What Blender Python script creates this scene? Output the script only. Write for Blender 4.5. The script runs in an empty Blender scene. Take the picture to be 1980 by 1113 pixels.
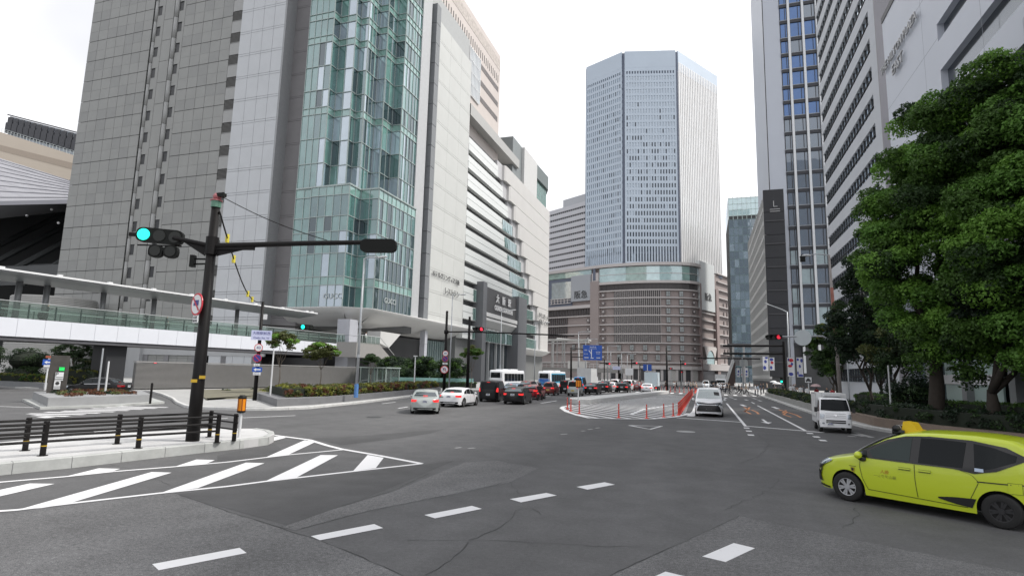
import bpy, bmesh, math, random
import numpy as np
from mathutils import Vector, Matrix
from mathutils.bvhtree import BVHTree

R_ = math.radians
SC = bpy.context.scene
COL = SC.collection

# ---------------------------------------------------------------- camera
FPX, CX, CY, HC = 1120.0, 990.0, 556.5, 2.7
ROLL, PITCH, YAW = R_(1.3896), R_(8.2232), R_(18.4269)
_fh = Vector((-math.sin(YAW), math.cos(YAW), 0)); _r0 = Vector((math.cos(YAW), math.sin(YAW), 0)); _up = Vector((0, 0, 1))
CF = _fh * math.cos(PITCH) + _up * math.sin(PITCH)
_u0 = -_fh * math.sin(PITCH) + _up * math.cos(PITCH)
CR = _r0 * math.cos(ROLL) + _u0 * math.sin(ROLL)
CU = -_r0 * math.sin(ROLL) + _u0 * math.cos(ROLL)
cam_d = bpy.data.cameras.new('camera'); cam = bpy.data.objects.new('camera', cam_d); COL.objects.link(cam)
cam_d.sensor_width = 36.0; cam_d.lens = FPX / 1980.0 * 36.0
cam_d.clip_start = 0.1; cam_d.clip_end = 6000
M = Matrix((CR, CU, -CF)).transposed().to_4x4(); M.translation = Vector((0, 0, HC))
cam.matrix_world = M
SC.camera = cam

# ---------------------------------------------------------------- world, sun, exposure
SUN_EL, SUN_AZ = R_(52), R_(72)          # azimuth measured clockwise from +Y
world = bpy.data.worlds.new('World'); SC.world = world; world.use_nodes = True
nt = world.node_tree; nt.nodes.clear()
out = nt.nodes.new('ShaderNodeOutputWorld'); bg = nt.nodes.new('ShaderNodeBackground')
sky = nt.nodes.new('ShaderNodeTexSky'); sky.sky_type = 'NISHITA'; sky.sun_disc = False
sky.sun_elevation = SUN_EL; sky.sun_rotation = SUN_AZ; sky.air_density = 1.2; sky.dust_density = 6.0
hsv = nt.nodes.new('ShaderNodeHueSaturation'); hsv.inputs['Saturation'].default_value = 0.12
tc = nt.nodes.new('ShaderNodeTexCoord'); nz = nt.nodes.new('ShaderNodeTexNoise')
nz.inputs['Scale'].default_value = 1.7; nz.inputs['Detail'].default_value = 4
rmp = nt.nodes.new('ShaderNodeValToRGB')
rmp.color_ramp.elements[0].position = 0.33; rmp.color_ramp.elements[0].color = (3.3, 3.4, 3.75, 1)
rmp.color_ramp.elements[1].position = 0.62; rmp.color_ramp.elements[1].color = (8.6, 8.6, 8.8, 1)
mx = nt.nodes.new('ShaderNodeMix'); mx.data_type = 'RGBA'; mx.inputs['Factor'].default_value = 0.80
nt.links.new(sky.outputs[0], hsv.inputs['Color']); nt.links.new(tc.outputs['Generated'], nz.inputs['Vector'])
nt.links.new(nz.outputs['Fac'], rmp.inputs['Fac']); nt.links.new(hsv.outputs[0], mx.inputs['A']); nt.links.new(rmp.outputs[0], mx.inputs['B'])
nt.links.new(mx.outputs['Result'], bg.inputs['Color']); nt.links.new(bg.outputs[0], out.inputs['Surface'])
bg.inputs['Strength'].default_value = 0.112
sun_d = bpy.data.lights.new('sun', 'SUN'); sun = bpy.data.objects.new('sun', sun_d); COL.objects.link(sun)
sun_d.energy = 2.2; sun_d.angle = R_(11); sun_d.color = (1.0, 0.96, 0.9)
_sd = Vector((math.sin(SUN_AZ) * math.cos(SUN_EL), math.cos(SUN_AZ) * math.cos(SUN_EL), math.sin(SUN_EL)))
sun.rotation_euler = _sd.to_track_quat('Z', 'Y').to_euler(); sun.location = (60, 40, 120)
SC.view_settings.view_transform = 'Standard'; SC.view_settings.look = 'None'
SC.view_settings.exposure = 0.74; SC.view_settings.gamma = 1.0; SC.view_settings.use_curve_mapping = False

# ---------------------------------------------------------------- picture-to-place measuring
def ray(px, py):
    return CF + CR * ((px - CX) / FPX) - CU * ((py - CY) / FPX)
def G(px, py, z=0.0):
    d = ray(px, py); t = (z - HC) / d.z
    return Vector((d.x * t, d.y * t, z))
def atY(px, py, Y):
    d = ray(px, py); t = Y / d.y; return Vector((d.x * t, Y, HC + d.z * t))
def atX(px, py, X):
    d = ray(px, py); t = X / d.x; return Vector((X, d.y * t, HC + d.z * t))
def zat(p, px, py):                       # height seen at pixel row py above the ground point p
    d = ray(px, py); return HC + d.z * (p.y / d.y)

# ---------------------------------------------------------------- materials
MATS = {}
def mat(name, col=(.5, .5, .5), rough=.6, metal=0., var=.08, scale=2.0, spec=.5, emit=None, estr=1., bump=0., bscale=40., detail=5, coat=0.):
    if name in MATS: return MATS[name]
    m = bpy.data.materials.new(name); m.use_nodes = True; MATS[name] = m
    n = m.node_tree.nodes; l = m.node_tree.links; b = n['Principled BSDF']
    b.inputs['Base Color'].default_value = (*col, 1); b.inputs['Roughness'].default_value = rough
    b.inputs['Metallic'].default_value = metal; b.inputs['Specular IOR Level'].default_value = spec
    b.inputs['Coat Weight'].default_value = coat
    if emit:
        b.inputs['Emission Color'].default_value = (*emit, 1); b.inputs['Emission Strength'].default_value = estr
    if var > 0 or bump > 0:
        t = n.new('ShaderNodeTexCoord')
        if var > 0:
            z = n.new('ShaderNodeTexNoise'); z.inputs['Scale'].default_value = scale; z.inputs['Detail'].default_value = detail
            z.inputs['Roughness'].default_value = .65
            r = n.new('ShaderNodeMapRange'); r.inputs['From Min'].default_value = .25; r.inputs['From Max'].default_value = .75
            r.inputs['To Min'].default_value = 1 - var; r.inputs['To Max'].default_value = 1 + var
            x = n.new('ShaderNodeMix'); x.data_type = 'RGBA'; x.blend_type = 'MULTIPLY'; x.inputs['Factor'].default_value = 1
            x.inputs['A'].default_value = (*col, 1)
            l.new(t.outputs['Object'], z.inputs['Vector']); l.new(z.outputs['Fac'], r.inputs['Value'])
            l.new(r.outputs[0], x.inputs['B']); l.new(x.outputs['Result'], b.inputs['Base Color'])
        if bump > 0:
            z2 = n.new('ShaderNodeTexNoise'); z2.inputs['Scale'].default_value = bscale; z2.inputs['Detail'].default_value = 3
            bp = n.new('ShaderNodeBump'); bp.inputs['Strength'].default_value = bump; bp.inputs['Distance'].default_value = .02
            l.new(t.outputs['Object'], z2.inputs['Vector']); l.new(z2.outputs['Fac'], bp.inputs['Height']); l.new(bp.outputs[0], b.inputs['Normal'])
    return m

def glass(name, col, mirror=.35, rough=.03, tint=(.85, .92, 1.0), var=.1, gain=.55, spec=.3):
    """facade glass: dark tinted body with a mirror coat whose share grows at grazing angles"""
    if name in MATS: return MATS[name]
    m = bpy.data.materials.new(name); m.use_nodes = True; MATS[name] = m
    n = m.node_tree.nodes; l = m.node_tree.links; b = n['Principled BSDF']
    b.inputs['Roughness'].default_value = .25; b.inputs['Specular IOR Level'].default_value = spec
    t = n.new('ShaderNodeTexCoord'); z = n.new('ShaderNodeTexNoise'); z.inputs['Scale'].default_value = .45; z.inputs['Detail'].default_value = 4
    r = n.new('ShaderNodeMapRange'); r.inputs['From Min'].default_value = .3; r.inputs['From Max'].default_value = .7
    r.inputs['To Min'].default_value = 1 - var * 2; r.inputs['To Max'].default_value = 1 + var * 2
    x = n.new('ShaderNodeMix'); x.data_type = 'RGBA'; x.blend_type = 'MULTIPLY'; x.inputs['Factor'].default_value = 1
    x.inputs['A'].default_value = (*col, 1)
    l.new(t.outputs['Object'], z.inputs['Vector']); l.new(z.outputs['Fac'], r.inputs['Value']); l.new(r.outputs[0], x.inputs['B'])
    l.new(x.outputs['Result'], b.inputs['Base Color'])
    g = n.new('ShaderNodeBsdfGlossy'); g.inputs['Roughness'].default_value = rough; g.inputs['Color'].default_value = (*tint, 1)
    z2 = n.new('ShaderNodeTexNoise'); z2.inputs['Scale'].default_value = .5; z2.inputs['Detail'].default_value = 1
    bp = n.new('ShaderNodeBump'); bp.inputs['Strength'].default_value = .06; bp.inputs['Distance'].default_value = .2
    l.new(t.outputs['Object'], z2.inputs['Vector']); l.new(z2.outputs['Fac'], bp.inputs['Height']); l.new(bp.outputs[0], g.inputs['Normal'])
    lw = n.new('ShaderNodeLayerWeight'); lw.inputs['Blend'].default_value = .35
    ma = n.new('ShaderNodeMapRange'); ma.inputs['To Min'].default_value = mirror; ma.inputs['To Max'].default_value = min(1, mirror + gain)
    ms = n.new('ShaderNodeMixShader'); l.new(lw.outputs['Fresnel'], ma.inputs['Value']); l.new(ma.outputs[0], ms.inputs['Fac'])
    l.new(b.outputs[0], ms.inputs[1]); l.new(g.outputs[0], ms.inputs[2]); l.new(ms.outputs[0], n['Material Output'].inputs['Surface'])
    return m

def clear_glass(name, col=(.75, .9, .85), opac=.3):
    if name in MATS: return MATS[name]
    m = bpy.data.materials.new(name); m.use_nodes = True; MATS[name] = m
    n = m.node_tree.nodes; l = m.node_tree.links; b = n['Principled BSDF']
    b.inputs['Base Color'].default_value = (*[c * .35 for c in col], 1); b.inputs['Roughness'].default_value = .05
    t = n.new('ShaderNodeBsdfTransparent'); t.inputs['Color'].default_value = (*col, 1)
    ms = n.new('ShaderNodeMixShader'); ms.inputs['Fac'].default_value = opac
    l.new(t.outputs[0], ms.inputs[1]); l.new(b.outputs[0], ms.inputs[2]); l.new(ms.outputs[0], n['Material Output'].inputs['Surface'])
    return m

# ---------------------------------------------------------------- mesh builder
def wloc(o):
    v = Vector((0, 0, 0))
    while o is not None: v = v + o.location; o = o.parent
    return v

class MB:
    def __init__(s): s.v = []; s.f = []; s.m = []
    def add(s, vs, fs, mi=0):
        b = len(s.v); s.v.extend([tuple(p) for p in vs])
        for f in fs: s.f.append(tuple(b + i for i in f)); s.m.append(mi)
        return s
    def quad(s, a, b, c, d, mi=0): return s.add([a, b, c, d], [(0, 1, 2, 3)], mi)
    def box(s, x0, x1, y0, y1, z0, z1, mi=0):
        return s.add([(x0, y0, z0), (x1, y0, z0), (x1, y1, z0), (x0, y1, z0), (x0, y0, z1), (x1, y0, z1), (x1, y1, z1), (x0, y1, z1)],
                     [(0, 3, 2, 1), (4, 5, 6, 7), (0, 1, 5, 4), (1, 2, 6, 5), (2, 3, 7, 6), (3, 0, 4, 7)], mi)
    def obox(s, c, ax, ay, az, mi=0):      # centre and three half-axes
        c, ax, ay, az = map(Vector, (c, ax, ay, az)); vs = []
        for k in (-1, 1):
            for i, j in ((-1, -1), (1, -1), (1, 1), (-1, 1)): vs.append(c + ax * i + ay * j + az * k)
        return s.add(vs, [(0, 3, 2, 1), (4, 5, 6, 7), (0, 1, 5, 4), (1, 2, 6, 5), (2, 3, 7, 6), (3, 0, 4, 7)], mi)
    def tube(s, p0, p1, r0, r1=None, n=8, mi=0, cap=True):
        return s.path([p0, p1], [r0, r0 if r1 is None else r1], n, mi, cap)
    def path(s, pts, rad, n=8, mi=0, cap=True):
        pts = [Vector(p) for p in pts]
        if not hasattr(rad, '__len__'): rad = [rad] * len(pts)
        vs = []; prev = None
        for i, p in enumerate(pts):
            d = (pts[min(i + 1, len(pts) - 1)] - pts[max(i - 1, 0)]).normalized()
            if prev is None:
                a = d.orthogonal().normalized() if abs(d.z) < .99 else Vector((1, 0, 0))
            else:
                a = (prev - d * prev.dot(d)).normalized()
            prev = a; b = d.cross(a)
            for k in range(n):
                t = 2 * math.pi * k / n; vs.append(p + (a * math.cos(t) + b * math.sin(t)) * rad[i])
        fs = []
        for i in range(len(pts) - 1):
            for k in range(n):
                fs.append((i * n + k, i * n + (k + 1) % n, (i + 1) * n + (k + 1) % n, (i + 1) * n + k))
        if cap: fs.append(tuple(range(n - 1, -1, -1))); fs.append(tuple((len(pts) - 1) * n + k for k in range(n)))
        return s.add(vs, fs, mi)
    def prism(s, poly, z0, z1, mi=0, mtop=None):      # vertical extrusion of an xy polygon
        n = len(poly); ar = sum(poly[i][0] * poly[(i + 1) % n][1] - poly[(i + 1) % n][0] * poly[i][1] for i in range(n))
        if ar < 0: poly = poly[::-1]
        vs = [(p[0], p[1], z0) for p in poly] + [(p[0], p[1], z1) for p in poly]
        s.add(vs, [tuple(range(n - 1, -1, -1))] + [(i, (i + 1) % n, n + (i + 1) % n, n + i) for i in range(n)], mi)
        return s.add([(p[0], p[1], z1) for p in poly], [tuple(range(n))], mi if mtop is None else mtop)
    def sheet(s, poly, z, mi=0):
        n = len(poly); ar = sum(poly[i][0] * poly[(i + 1) % n][1] - poly[(i + 1) % n][0] * poly[i][1] for i in range(n))
        if ar < 0: poly = poly[::-1]
        return s.add([(p[0], p[1], z) for p in poly], [tuple(range(n))], mi)
    def ribbon(s, pts, w, z, mi=0):
        P = [Vector((p[0], p[1], 0)) for p in pts]; L = []; Rr = []
        for i, p in enumerate(P):
            d = (P[min(i + 1, len(P) - 1)] - P[max(i - 1, 0)]).normalized(); nn = Vector((-d.y, d.x, 0)) * (w if not hasattr(w, '__len__') else w[i]) / 2
            L.append(p + nn); Rr.append(p - nn)
        for i in range(len(P) - 1):
            s.add([(Rr[i].x, Rr[i].y, z), (Rr[i + 1].x, Rr[i + 1].y, z), (L[i + 1].x, L[i + 1].y, z), (L[i].x, L[i].y, z)], [(0, 1, 2, 3)], mi)
        return s
    def ball(s, c, r, n=10, m=6, mi=0, sc=(1, 1, 1)):
        vs = [(c[0], c[1], c[2] - r * sc[2])]
        for j in range(1, m):
            t = -math.pi / 2 + math.pi * j / m
            for k in range(n):
                a = 2 * math.pi * k / n
                vs.append((c[0] + r * sc[0] * math.cos(t) * math.cos(a), c[1] + r * sc[1] * math.cos(t) * math.sin(a), c[2] + r * sc[2] * math.sin(t)))
        vs.append((c[0], c[1], c[2] + r * sc[2])); fs = []
        for k in range(n): fs.append((0, 1 + (k + 1) % n, 1 + k))
        for j in range(m - 2):
            for k in range(n): fs.append((1 + j * n + k, 1 + j * n + (k + 1) % n, 1 + (j + 1) * n + (k + 1) % n, 1 + (j + 1) * n + k))
        t = 1 + (m - 2) * n
        for k in range(n): fs.append((t + k, t + (k + 1) % n, len(vs) - 1))
        return s.add(vs, fs, mi)
    def disc(s, c, nrm, r, n=20, mi=0, th=.02, up=None):   # a short cylinder facing nrm
        nrm = Vector(nrm).normalized(); c = Vector(c); return s.path([c - nrm * th / 2, c + nrm * th / 2], [r, r], n, mi)
    def build(s, name, mats, parent=None, smooth=False):
        me = bpy.data.meshes.new(name); off = wloc(parent) if parent is not None else Vector((0, 0, 0))
        me.from_pydata([(p[0] - off.x, p[1] - off.y, p[2] - off.z) for p in s.v], [], s.f)
        if not isinstance(mats, (list, tuple)): mats = [mats]
        for m in mats: me.materials.append(m)
        if len(mats) > 1: me.polygons.foreach_set('material_index', s.m)
        if smooth: me.polygons.foreach_set('use_smooth', [True] * len(me.polygons))
        me.update()
        o = bpy.data.objects.new(name, me); COL.objects.link(o)
        if parent is not None: o.parent = parent
        return o

def thing(name, label, cat, loc=(0, 0, 0), group=None):
    o = bpy.data.objects.new(name, None); COL.objects.link(o); o.location = loc; o.empty_display_size = .3
    o['label'] = label; o['category'] = cat
    if group: o['group'] = group
    return o
def tag(o, label, cat, group=None, kind=None):
    if label: o['label'] = label
    if cat: o['category'] = cat
    if group: o['group'] = group
    if kind: o['kind'] = kind
    return o
def struct(mb, name, mats):
    o = mb.build(name, mats); o['kind'] = 'structure'; return o
def dup(root, loc, rz=None, label=None, group=None):
    def cp(o, par):
        c = o.copy(); COL.objects.link(c); c.parent = par
        for ch in o.children: cp(ch, c)
        return c
    r = cp(root, None); r.location = loc
    if rz is not None: r.rotation_euler = (0, 0, rz)
    if label: r['label'] = label
    if group: r['group'] = group
    return r
def parts_cap(name, items, mats, parent, size=None, cap=100):
    """items: list of MB; the largest `cap` become parts of their own, the rest one 'stuff' part"""
    for it in items[:cap]: it.build(name, mats, parent)
    if len(items) > cap:
        r = MB()
        for it in items[cap:]:
            b = len(r.v); r.v.extend(it.v); r.f.extend([tuple(b + i for i in f) for f in it.f]); r.m.extend(it.m)
        o = r.build(name, mats, parent); o['kind'] = 'stuff'

class Fac:
    """a flat facade: O = lower corner at z 0, U = unit run, N = outward normal"""
    def __init__(s, O, U, N): s.O = Vector(O); s.U = Vector(U).normalized(); s.N = Vector(N).normalized()
    def p(s, u, z, d=0.): return s.O + s.U * u + s.N * d + Vector((0, 0, z))
    def box(s, mb, u0, u1, z0, z1, d0, d1, mi=0):
        return mb.obox(s.p((u0 + u1) / 2, (z0 + z1) / 2, (d0 + d1) / 2), s.U * ((u1 - u0) / 2), s.N * ((d1 - d0) / 2), Vector((0, 0, (z1 - z0) / 2)), mi)
    def quad(s, mb, u0, u1, z0, z1, d=0., mi=0):
        a, b, c, e = s.p(u0, z0, d), s.p(u1, z0, d), s.p(u1, z1, d), s.p(u0, z1, d)
        if s.U.cross(Vector((0, 0, 1))).dot(s.N) < 0: a, b, c, e = b, a, e, c
        return mb.quad(a, b, c, e, mi)
    def panels(s, mb, us, zs, d0, d1, gap=.06, mi=0, pick=None):
        for i in range(len(us) - 1):
            for j in range(len(zs) - 1):
                k = pick(i, j) if pick else mi
                if k is None: continue
                s.box(mb, us[i] + gap / 2, us[i + 1] - gap / 2, zs[j] + gap / 2, zs[j + 1] - gap / 2, d0, d1, k)

_TXT = {}
def text_geo(body, size=1., ext=.05, align='CENTER'):
    k = (body, size, ext, align)
    if k in _TXT: return _TXT[k]
    c = bpy.data.curves.new('lettering', 'FONT'); c.body = body; c.size = size; c.extrude = ext; c.align_x = align; c.align_y = 'CENTER'; c.resolution_u = 2
    o = bpy.data.objects.new('lettering', c); COL.objects.link(o); bpy.context.view_layer.update()
    e = o.evaluated_get(bpy.context.evaluated_depsgraph_get()); me = e.to_mesh()
    r = ([v.co.copy() for v in me.vertices], [tuple(p.vertices) for p in me.polygons]); e.to_mesh_clear()
    bpy.data.objects.remove(o); bpy.data.curves.remove(c); _TXT[k] = r
    return r
def add_text(mb, body, size, ext, pos, U, V, N, mi=0, align='CENTER', squash=1.):
    vs, fs = text_geo(body, size, ext, align); pos, U, V, N = map(Vector, (pos, U, V, N))
    return mb.add([pos + U * (v.x * squash) + V * v.y + N * v.z for v in vs], fs, mi)
ZUP = Vector((0, 0, 1))

def frange(a, b, st):
    r = []; x = a
    while x < b - 1e-6: r.append(x); x += st
    r.append(b); return r
def lin(a, b, n): return [a + (b - a) * i / n for i in range(n + 1)]
# ================================================================ ground, roads, markings
random.seed(3)
def asphalt(name, base, speck, mixscale=.12):
    m = bpy.data.materials.new(name); m.use_nodes = True; MATS[name] = m
    n = m.node_tree.nodes; l = m.node_tree.links; b = n['Principled BSDF']; b.inputs['Roughness'].default_value = .82
    t = n.new('ShaderNodeTexCoord')
    def noise(sc, det, lo, hi, fmin=.3, fmax=.7):
        z = n.new('ShaderNodeTexNoise'); z.inputs['Scale'].default_value = sc; z.inputs['Detail'].default_value = det; z.inputs['Roughness'].default_value = .6
        r = n.new('ShaderNodeMapRange'); r.inputs['From Min'].default_value = fmin; r.inputs['From Max'].default_value = fmax
        r.inputs['To Min'].default_value = lo; r.inputs['To Max'].default_value = hi
        l.new(t.outputs['Object'], z.inputs['Vector']); l.new(z.outputs['Fac'], r.inputs['Value']); return r.outputs[0]
    def mul(a, b_):
        x = n.new('ShaderNodeMath'); x.operation = 'MULTIPLY'; l.new(a, x.inputs[0]); l.new(b_, x.inputs[1]); return x.outputs[0]
    v = mul(mul(noise(mixscale, 6, .78, 1.18), noise(1.3, 6, .86, 1.13)), mul(noise(14, 4, 1 - speck * .5, 1 + speck * .5), noise(70, 2, 1 - speck, 1 + speck)))
    # pale aggregate grains
    vo = n.new('ShaderNodeTexVoronoi'); vo.inputs['Scale'].default_value = 18; l.new(t.outputs['Object'], vo.inputs['Vector'])
    r = n.new('ShaderNodeMapRange'); r.inputs['From Min'].default_value = .0; r.inputs['From Max'].default_value = .16
    r.inputs['To Min'].default_value = 1 + speck * 2.2; r.inputs['To Max'].default_value = 1; l.new(vo.outputs['Distance'], r.inputs['Value'])
    v = mul(v, r.outputs[0])
    # tyre-darkened streaks along the travel direction
    mp = n.new('ShaderNodeMapping'); mp.inputs['Scale'].default_value = (.55, .03, 1); z = n.new('ShaderNodeTexNoise'); z.inputs['Scale'].default_value = 1; z.inputs['Detail'].default_value = 3
    l.new(t.outputs['Object'], mp.inputs['Vector']); l.new(mp.outputs[0], z.inputs['Vector'])
    r2 = n.new('ShaderNodeMapRange'); r2.inputs['From Min'].default_value = .35; r2.inputs['From Max'].default_value = .65; r2.inputs['To Min'].default_value = .9; r2.inputs['To Max'].default_value = 1.06
    l.new(z.outputs['Fac'], r2.inputs['Value']); v = mul(v, r2.outputs[0])
    x = n.new('ShaderNodeMix'); x.data_type = 'RGBA'; x.blend_type = 'MULTIPLY'; x.inputs['Factor'].default_value = 1; x.inputs['A'].default_value = (*base, 1)
    l.new(v, x.inputs['B']); l.new(x.outputs['Result'], b.inputs['Base Color'])
    z3 = n.new('ShaderNodeTexNoise'); z3.inputs['Scale'].default_value = 60; bp = n.new('ShaderNodeBump'); bp.inputs['Strength'].default_value = .35; bp.inputs['Distance'].default_value = .01
    l.new(t.outputs['Object'], z3.inputs['Vector']); l.new(z3.outputs['Fac'], bp.inputs['Height']); l.new(bp.outputs[0], b.inputs['Normal'])
    return m
A_MAIN = asphalt('asphalt_main', (.098, .098, .100), .26)
A_PALE = asphalt('asphalt_coarse', (.128, .128, .130), .6, .3)
A_DARK = asphalt('asphalt_new', (.074, .074, .076), .12, .3)
def paint(name, col, lo=.5):
    m = bpy.data.materials.new(name); m.use_nodes = True; MATS[name] = m
    n = m.node_tree.nodes; l = m.node_tree.links; b = n['Principled BSDF']; b.inputs['Roughness'].default_value = .6
    t = n.new('ShaderNodeTexCoord'); z = n.new('ShaderNodeTexNoise'); z.inputs['Scale'].default_value = 9; z.inputs['Detail'].default_value = 8; z.inputs['Roughness'].default_value = .75
    r = n.new('ShaderNodeMapRange'); r.inputs['From Min'].default_value = .60; r.inputs['From Max'].default_value = .70; r.inputs['To Min'].default_value = 1; r.inputs['To Max'].default_value = lo
    x = n.new('ShaderNodeMix'); x.data_type = 'RGBA'; x.blend_type = 'MULTIPLY'; x.inputs['Factor'].default_value = 1; x.inputs['A'].default_value = (*col, 1)
    l.new(t.outputs['Object'], z.inputs['Vector']); l.new(z.outputs['Fac'], r.inputs['Value']); l.new(r.outputs[0], x.inputs['B']); l.new(x.outputs['Result'], b.inputs['Base Color'])
    return m
W_PAINT = paint('road_paint_white', (.74, .74, .75), .62); O_PAINT = paint('road_paint_orange', (.62, .25, .10), .5)
W_OLD = paint('road_paint_worn', (.36, .36, .36), .5)

g = MB(); g.quad((-3000, -300, 0), (3000, -300, 0), (3000, 4000, 0), (-3000, 4000, 0)); struct(g, 'ground', A_MAIN)

def PX(l): return [G(*p) for p in l]
pt = MB()
for poly in ([(1430, 997), (1980, 1108), (2300, 1170), (2300, 1500), (700, 1500), (1180, 1113)],):
    pt.sheet(PX(poly), .003)
pt.sheet(PX([(335, 952), (430, 985), (540, 1020), (615, 1043), (780, 1113), (1100, 1400), (-700, 1400), (-300, 1010), (30, 989)]), .003)
pt.sheet(PX([(545, 1018), (640, 985), (760, 950), (900, 893), (960, 890), (1040, 905), (1000, 925), (985, 932), (860, 958), (720, 985), (570, 1025)]), .0034)
struct(pt, 'asphalt_patch', A_PALE)
dk = MB()
dk.sheet(PX([(600, 847), (700, 842), (860, 829), (830, 838), (765, 848), (660, 860)]), .0028)
dk.sheet(PX([(420, 880), (530, 858), (560, 878), (420, 893)]), .0028)
dk.sheet(PX([(300, 960), (440, 943), (690, 914), (800, 900), (880, 890), (700, 965), (560, 1016), (430, 980)]), .0026)
struct(dk, 'asphalt_repair', A_DARK)

# cracks
cr = MB(); CRK = mat('crack_tar', (.034, .034, .035), .7, var=.15)
def crack(l, w=.03, jit=.05, z=.0052):
    P = PX(l); o = []
    for a, b in zip(P, P[1:]):
        n = max(2, int((b - a).length / .22))
        for i in range(n): o.append(a.lerp(b, i / n) + Vector((random.uniform(-jit, jit), random.uniform(-jit, jit), 0)))
    o.append(P[-1]); cr.ribbon(o, [w * random.uniform(.15, .95) for _ in o], z)
crack([(335, 952), (430, 985), (540, 1020), (615, 1043), (700, 1078), (780, 1113), (820, 1135)], .03, .02)
crack([(540, 1020), (640, 985), (760, 948), (830, 915)], .022, .03)
crack([(575, 1024), (700, 990), (860, 958)], .014, .03)
crack([(790, 1043), (880, 1044), (960, 1045), (1060, 1049), (1150, 1055), (1240, 1058)], .018, .04)
crack([(825, 1112), (860, 1090), (880, 1075), (905, 1048)], .025, .05)
crack([(905, 1045), (950, 1025), (985, 1005), (1005, 985), (1035, 982), (1045, 995)], .018, .07)
crack([(1430, 997), (1340, 1040), (1245, 1080), (1180, 1113)], .025, .03)
crack([(1430, 997), (1550, 1022), (1700, 1052), (1860, 1085), (1980, 1110)], .014, .03)
crack([(900, 945), (945, 940), (985, 930), (1005, 955)], .02, .06)
crack([(820, 928), (860, 926), (900, 923), (960, 928)], .014, .05)
crack([(1650, 980), (1660, 995), (1645, 1015), (1630, 1020)], .018, .06)
crack([(1505, 925), (1490, 945), (1460, 960), (1400, 985)], .018, .07)
crack([(1465, 838), (1487, 858), (1470, 880), (1430, 895)], .03, .05)
crack([(1320, 828), (1380, 836), (1460, 847)], .03, .02); crack([(1480, 850), (1515, 856)], .03, .02); crack([(1528, 858), (1600, 868)], .03, .02)
crack([(940, 890), (1000, 900), (1060, 910), (1150, 925)], .012, .04)
crack([(1080, 962), (1150, 968), (1260, 976)], .01, .04)
crack([(180, 880 + 10), (250, 905), (330, 938)], .012, .03)
struct(cr, 'road_crack', CRK)
mh = MB(); c = G(723, 806); mh.disc((c.x, c.y, .004), (0, 0, 1), .42, 24, 0, .006)
tag(mh.build('manhole_cover', mat('iron_cover', (.04, .04, .042), .6)), 'dark round iron manhole cover in the asphalt behind the silver sedan', 'manhole cover')
mh = MB(); c = G(1326, 834); mh.disc((c.x, c.y, .004), (0, 0, 1), .45, 24, 0, .006)
tag(mh.build('manhole_cover', mat('steel_cover', (.3, .3, .3), .5)), 'pale round steel manhole cover right of the white triangle marking', 'manhole cover')

# white markings
mk = MB(); ZM = .0075
def poly(l, mi=0, z=ZM): mk.sheet(PX(l), z, mi)
def line(l, w=.16, mi=0, z=ZM): mk.ribbon(PX(l), w, z, mi)
for q in ([(294, 1090.6), (463, 1059), (477, 1069), (306.7, 1102.5)], [(601, 1036.4), (723.4, 1013), (741, 1020.7), (618.6, 1044.4)],
          [(820.4, 995.4), (912.6, 977.7), (932, 983.5), (841, 1002)], [(985.8, 964.6), (1056.5, 952.7), (1076.7, 957.5), (1007.3, 971)],
          [(1114.6, 941), (1169, 932), (1189, 936.6), (1136, 946.4)], [(1357.6, 1075.7), (1418.7, 1049.7), (1460, 1059.6), (1403, 1086.4)],
          [(1262, 1116), (1286.7, 1105), (1324, 1114), (1300, 1126)]): poly(q)
for a, b in (((1084, 839.4), (1097, 838.6)), ((1124, 833), (1131, 832.4)), ((1137, 830), (1146, 829)), ((1151, 827.4), (1160, 826.4)), ((880, 866), (892, 864.5)), ((905, 866.5), (918, 865.5))): line((a, b), .14, 1)
# hatching beside the island
line([(-60, 992), (0, 987.8), (33, 985.5), (133, 973.3), (306.7, 953.3), (440, 940), (513, 930.4), (684.4, 910.7), (815.5, 896)], .14)
line([(815, 896), (731, 880), (660, 867.8), (633, 861), (598, 850), (529, 841)], .19, z=.0081)
line([(-60, 937), (0, 932), (129, 921), (218, 911.5), (338, 902), (440, 893), (506.7, 885), (558, 879), (662, 869.3)], .13, z=.0087)
for q in ([(-80, 968), (0, 946.7), (57.8, 934.4), (105.6, 935), (0, 959), (-80, 979)], [(37.8, 984.4), (293, 912.2), (332, 913.3), (133, 973), (80, 982)],
          [(309, 953.3), (475.5, 894), (511.5, 895), (382, 943.5)], [(513, 930), (620, 879.3), (653.3, 879.6), (573.3, 922.7)],
          [(683, 910), (711, 879), (742, 884.4), (726.7, 904.4)], [(129, 920.4), (191, 905), (232, 906), (213, 912)],
          [(338, 901.8), (380, 888), (415.5, 889), (400, 895.5)], [(515.5, 883), (589, 850.7), (609, 854.4), (555.5, 879.6)],
          [(526.7, 844.4), (544, 843.3), (553, 845.6), (529, 852)]): poly(q, 0, .0066)
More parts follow.
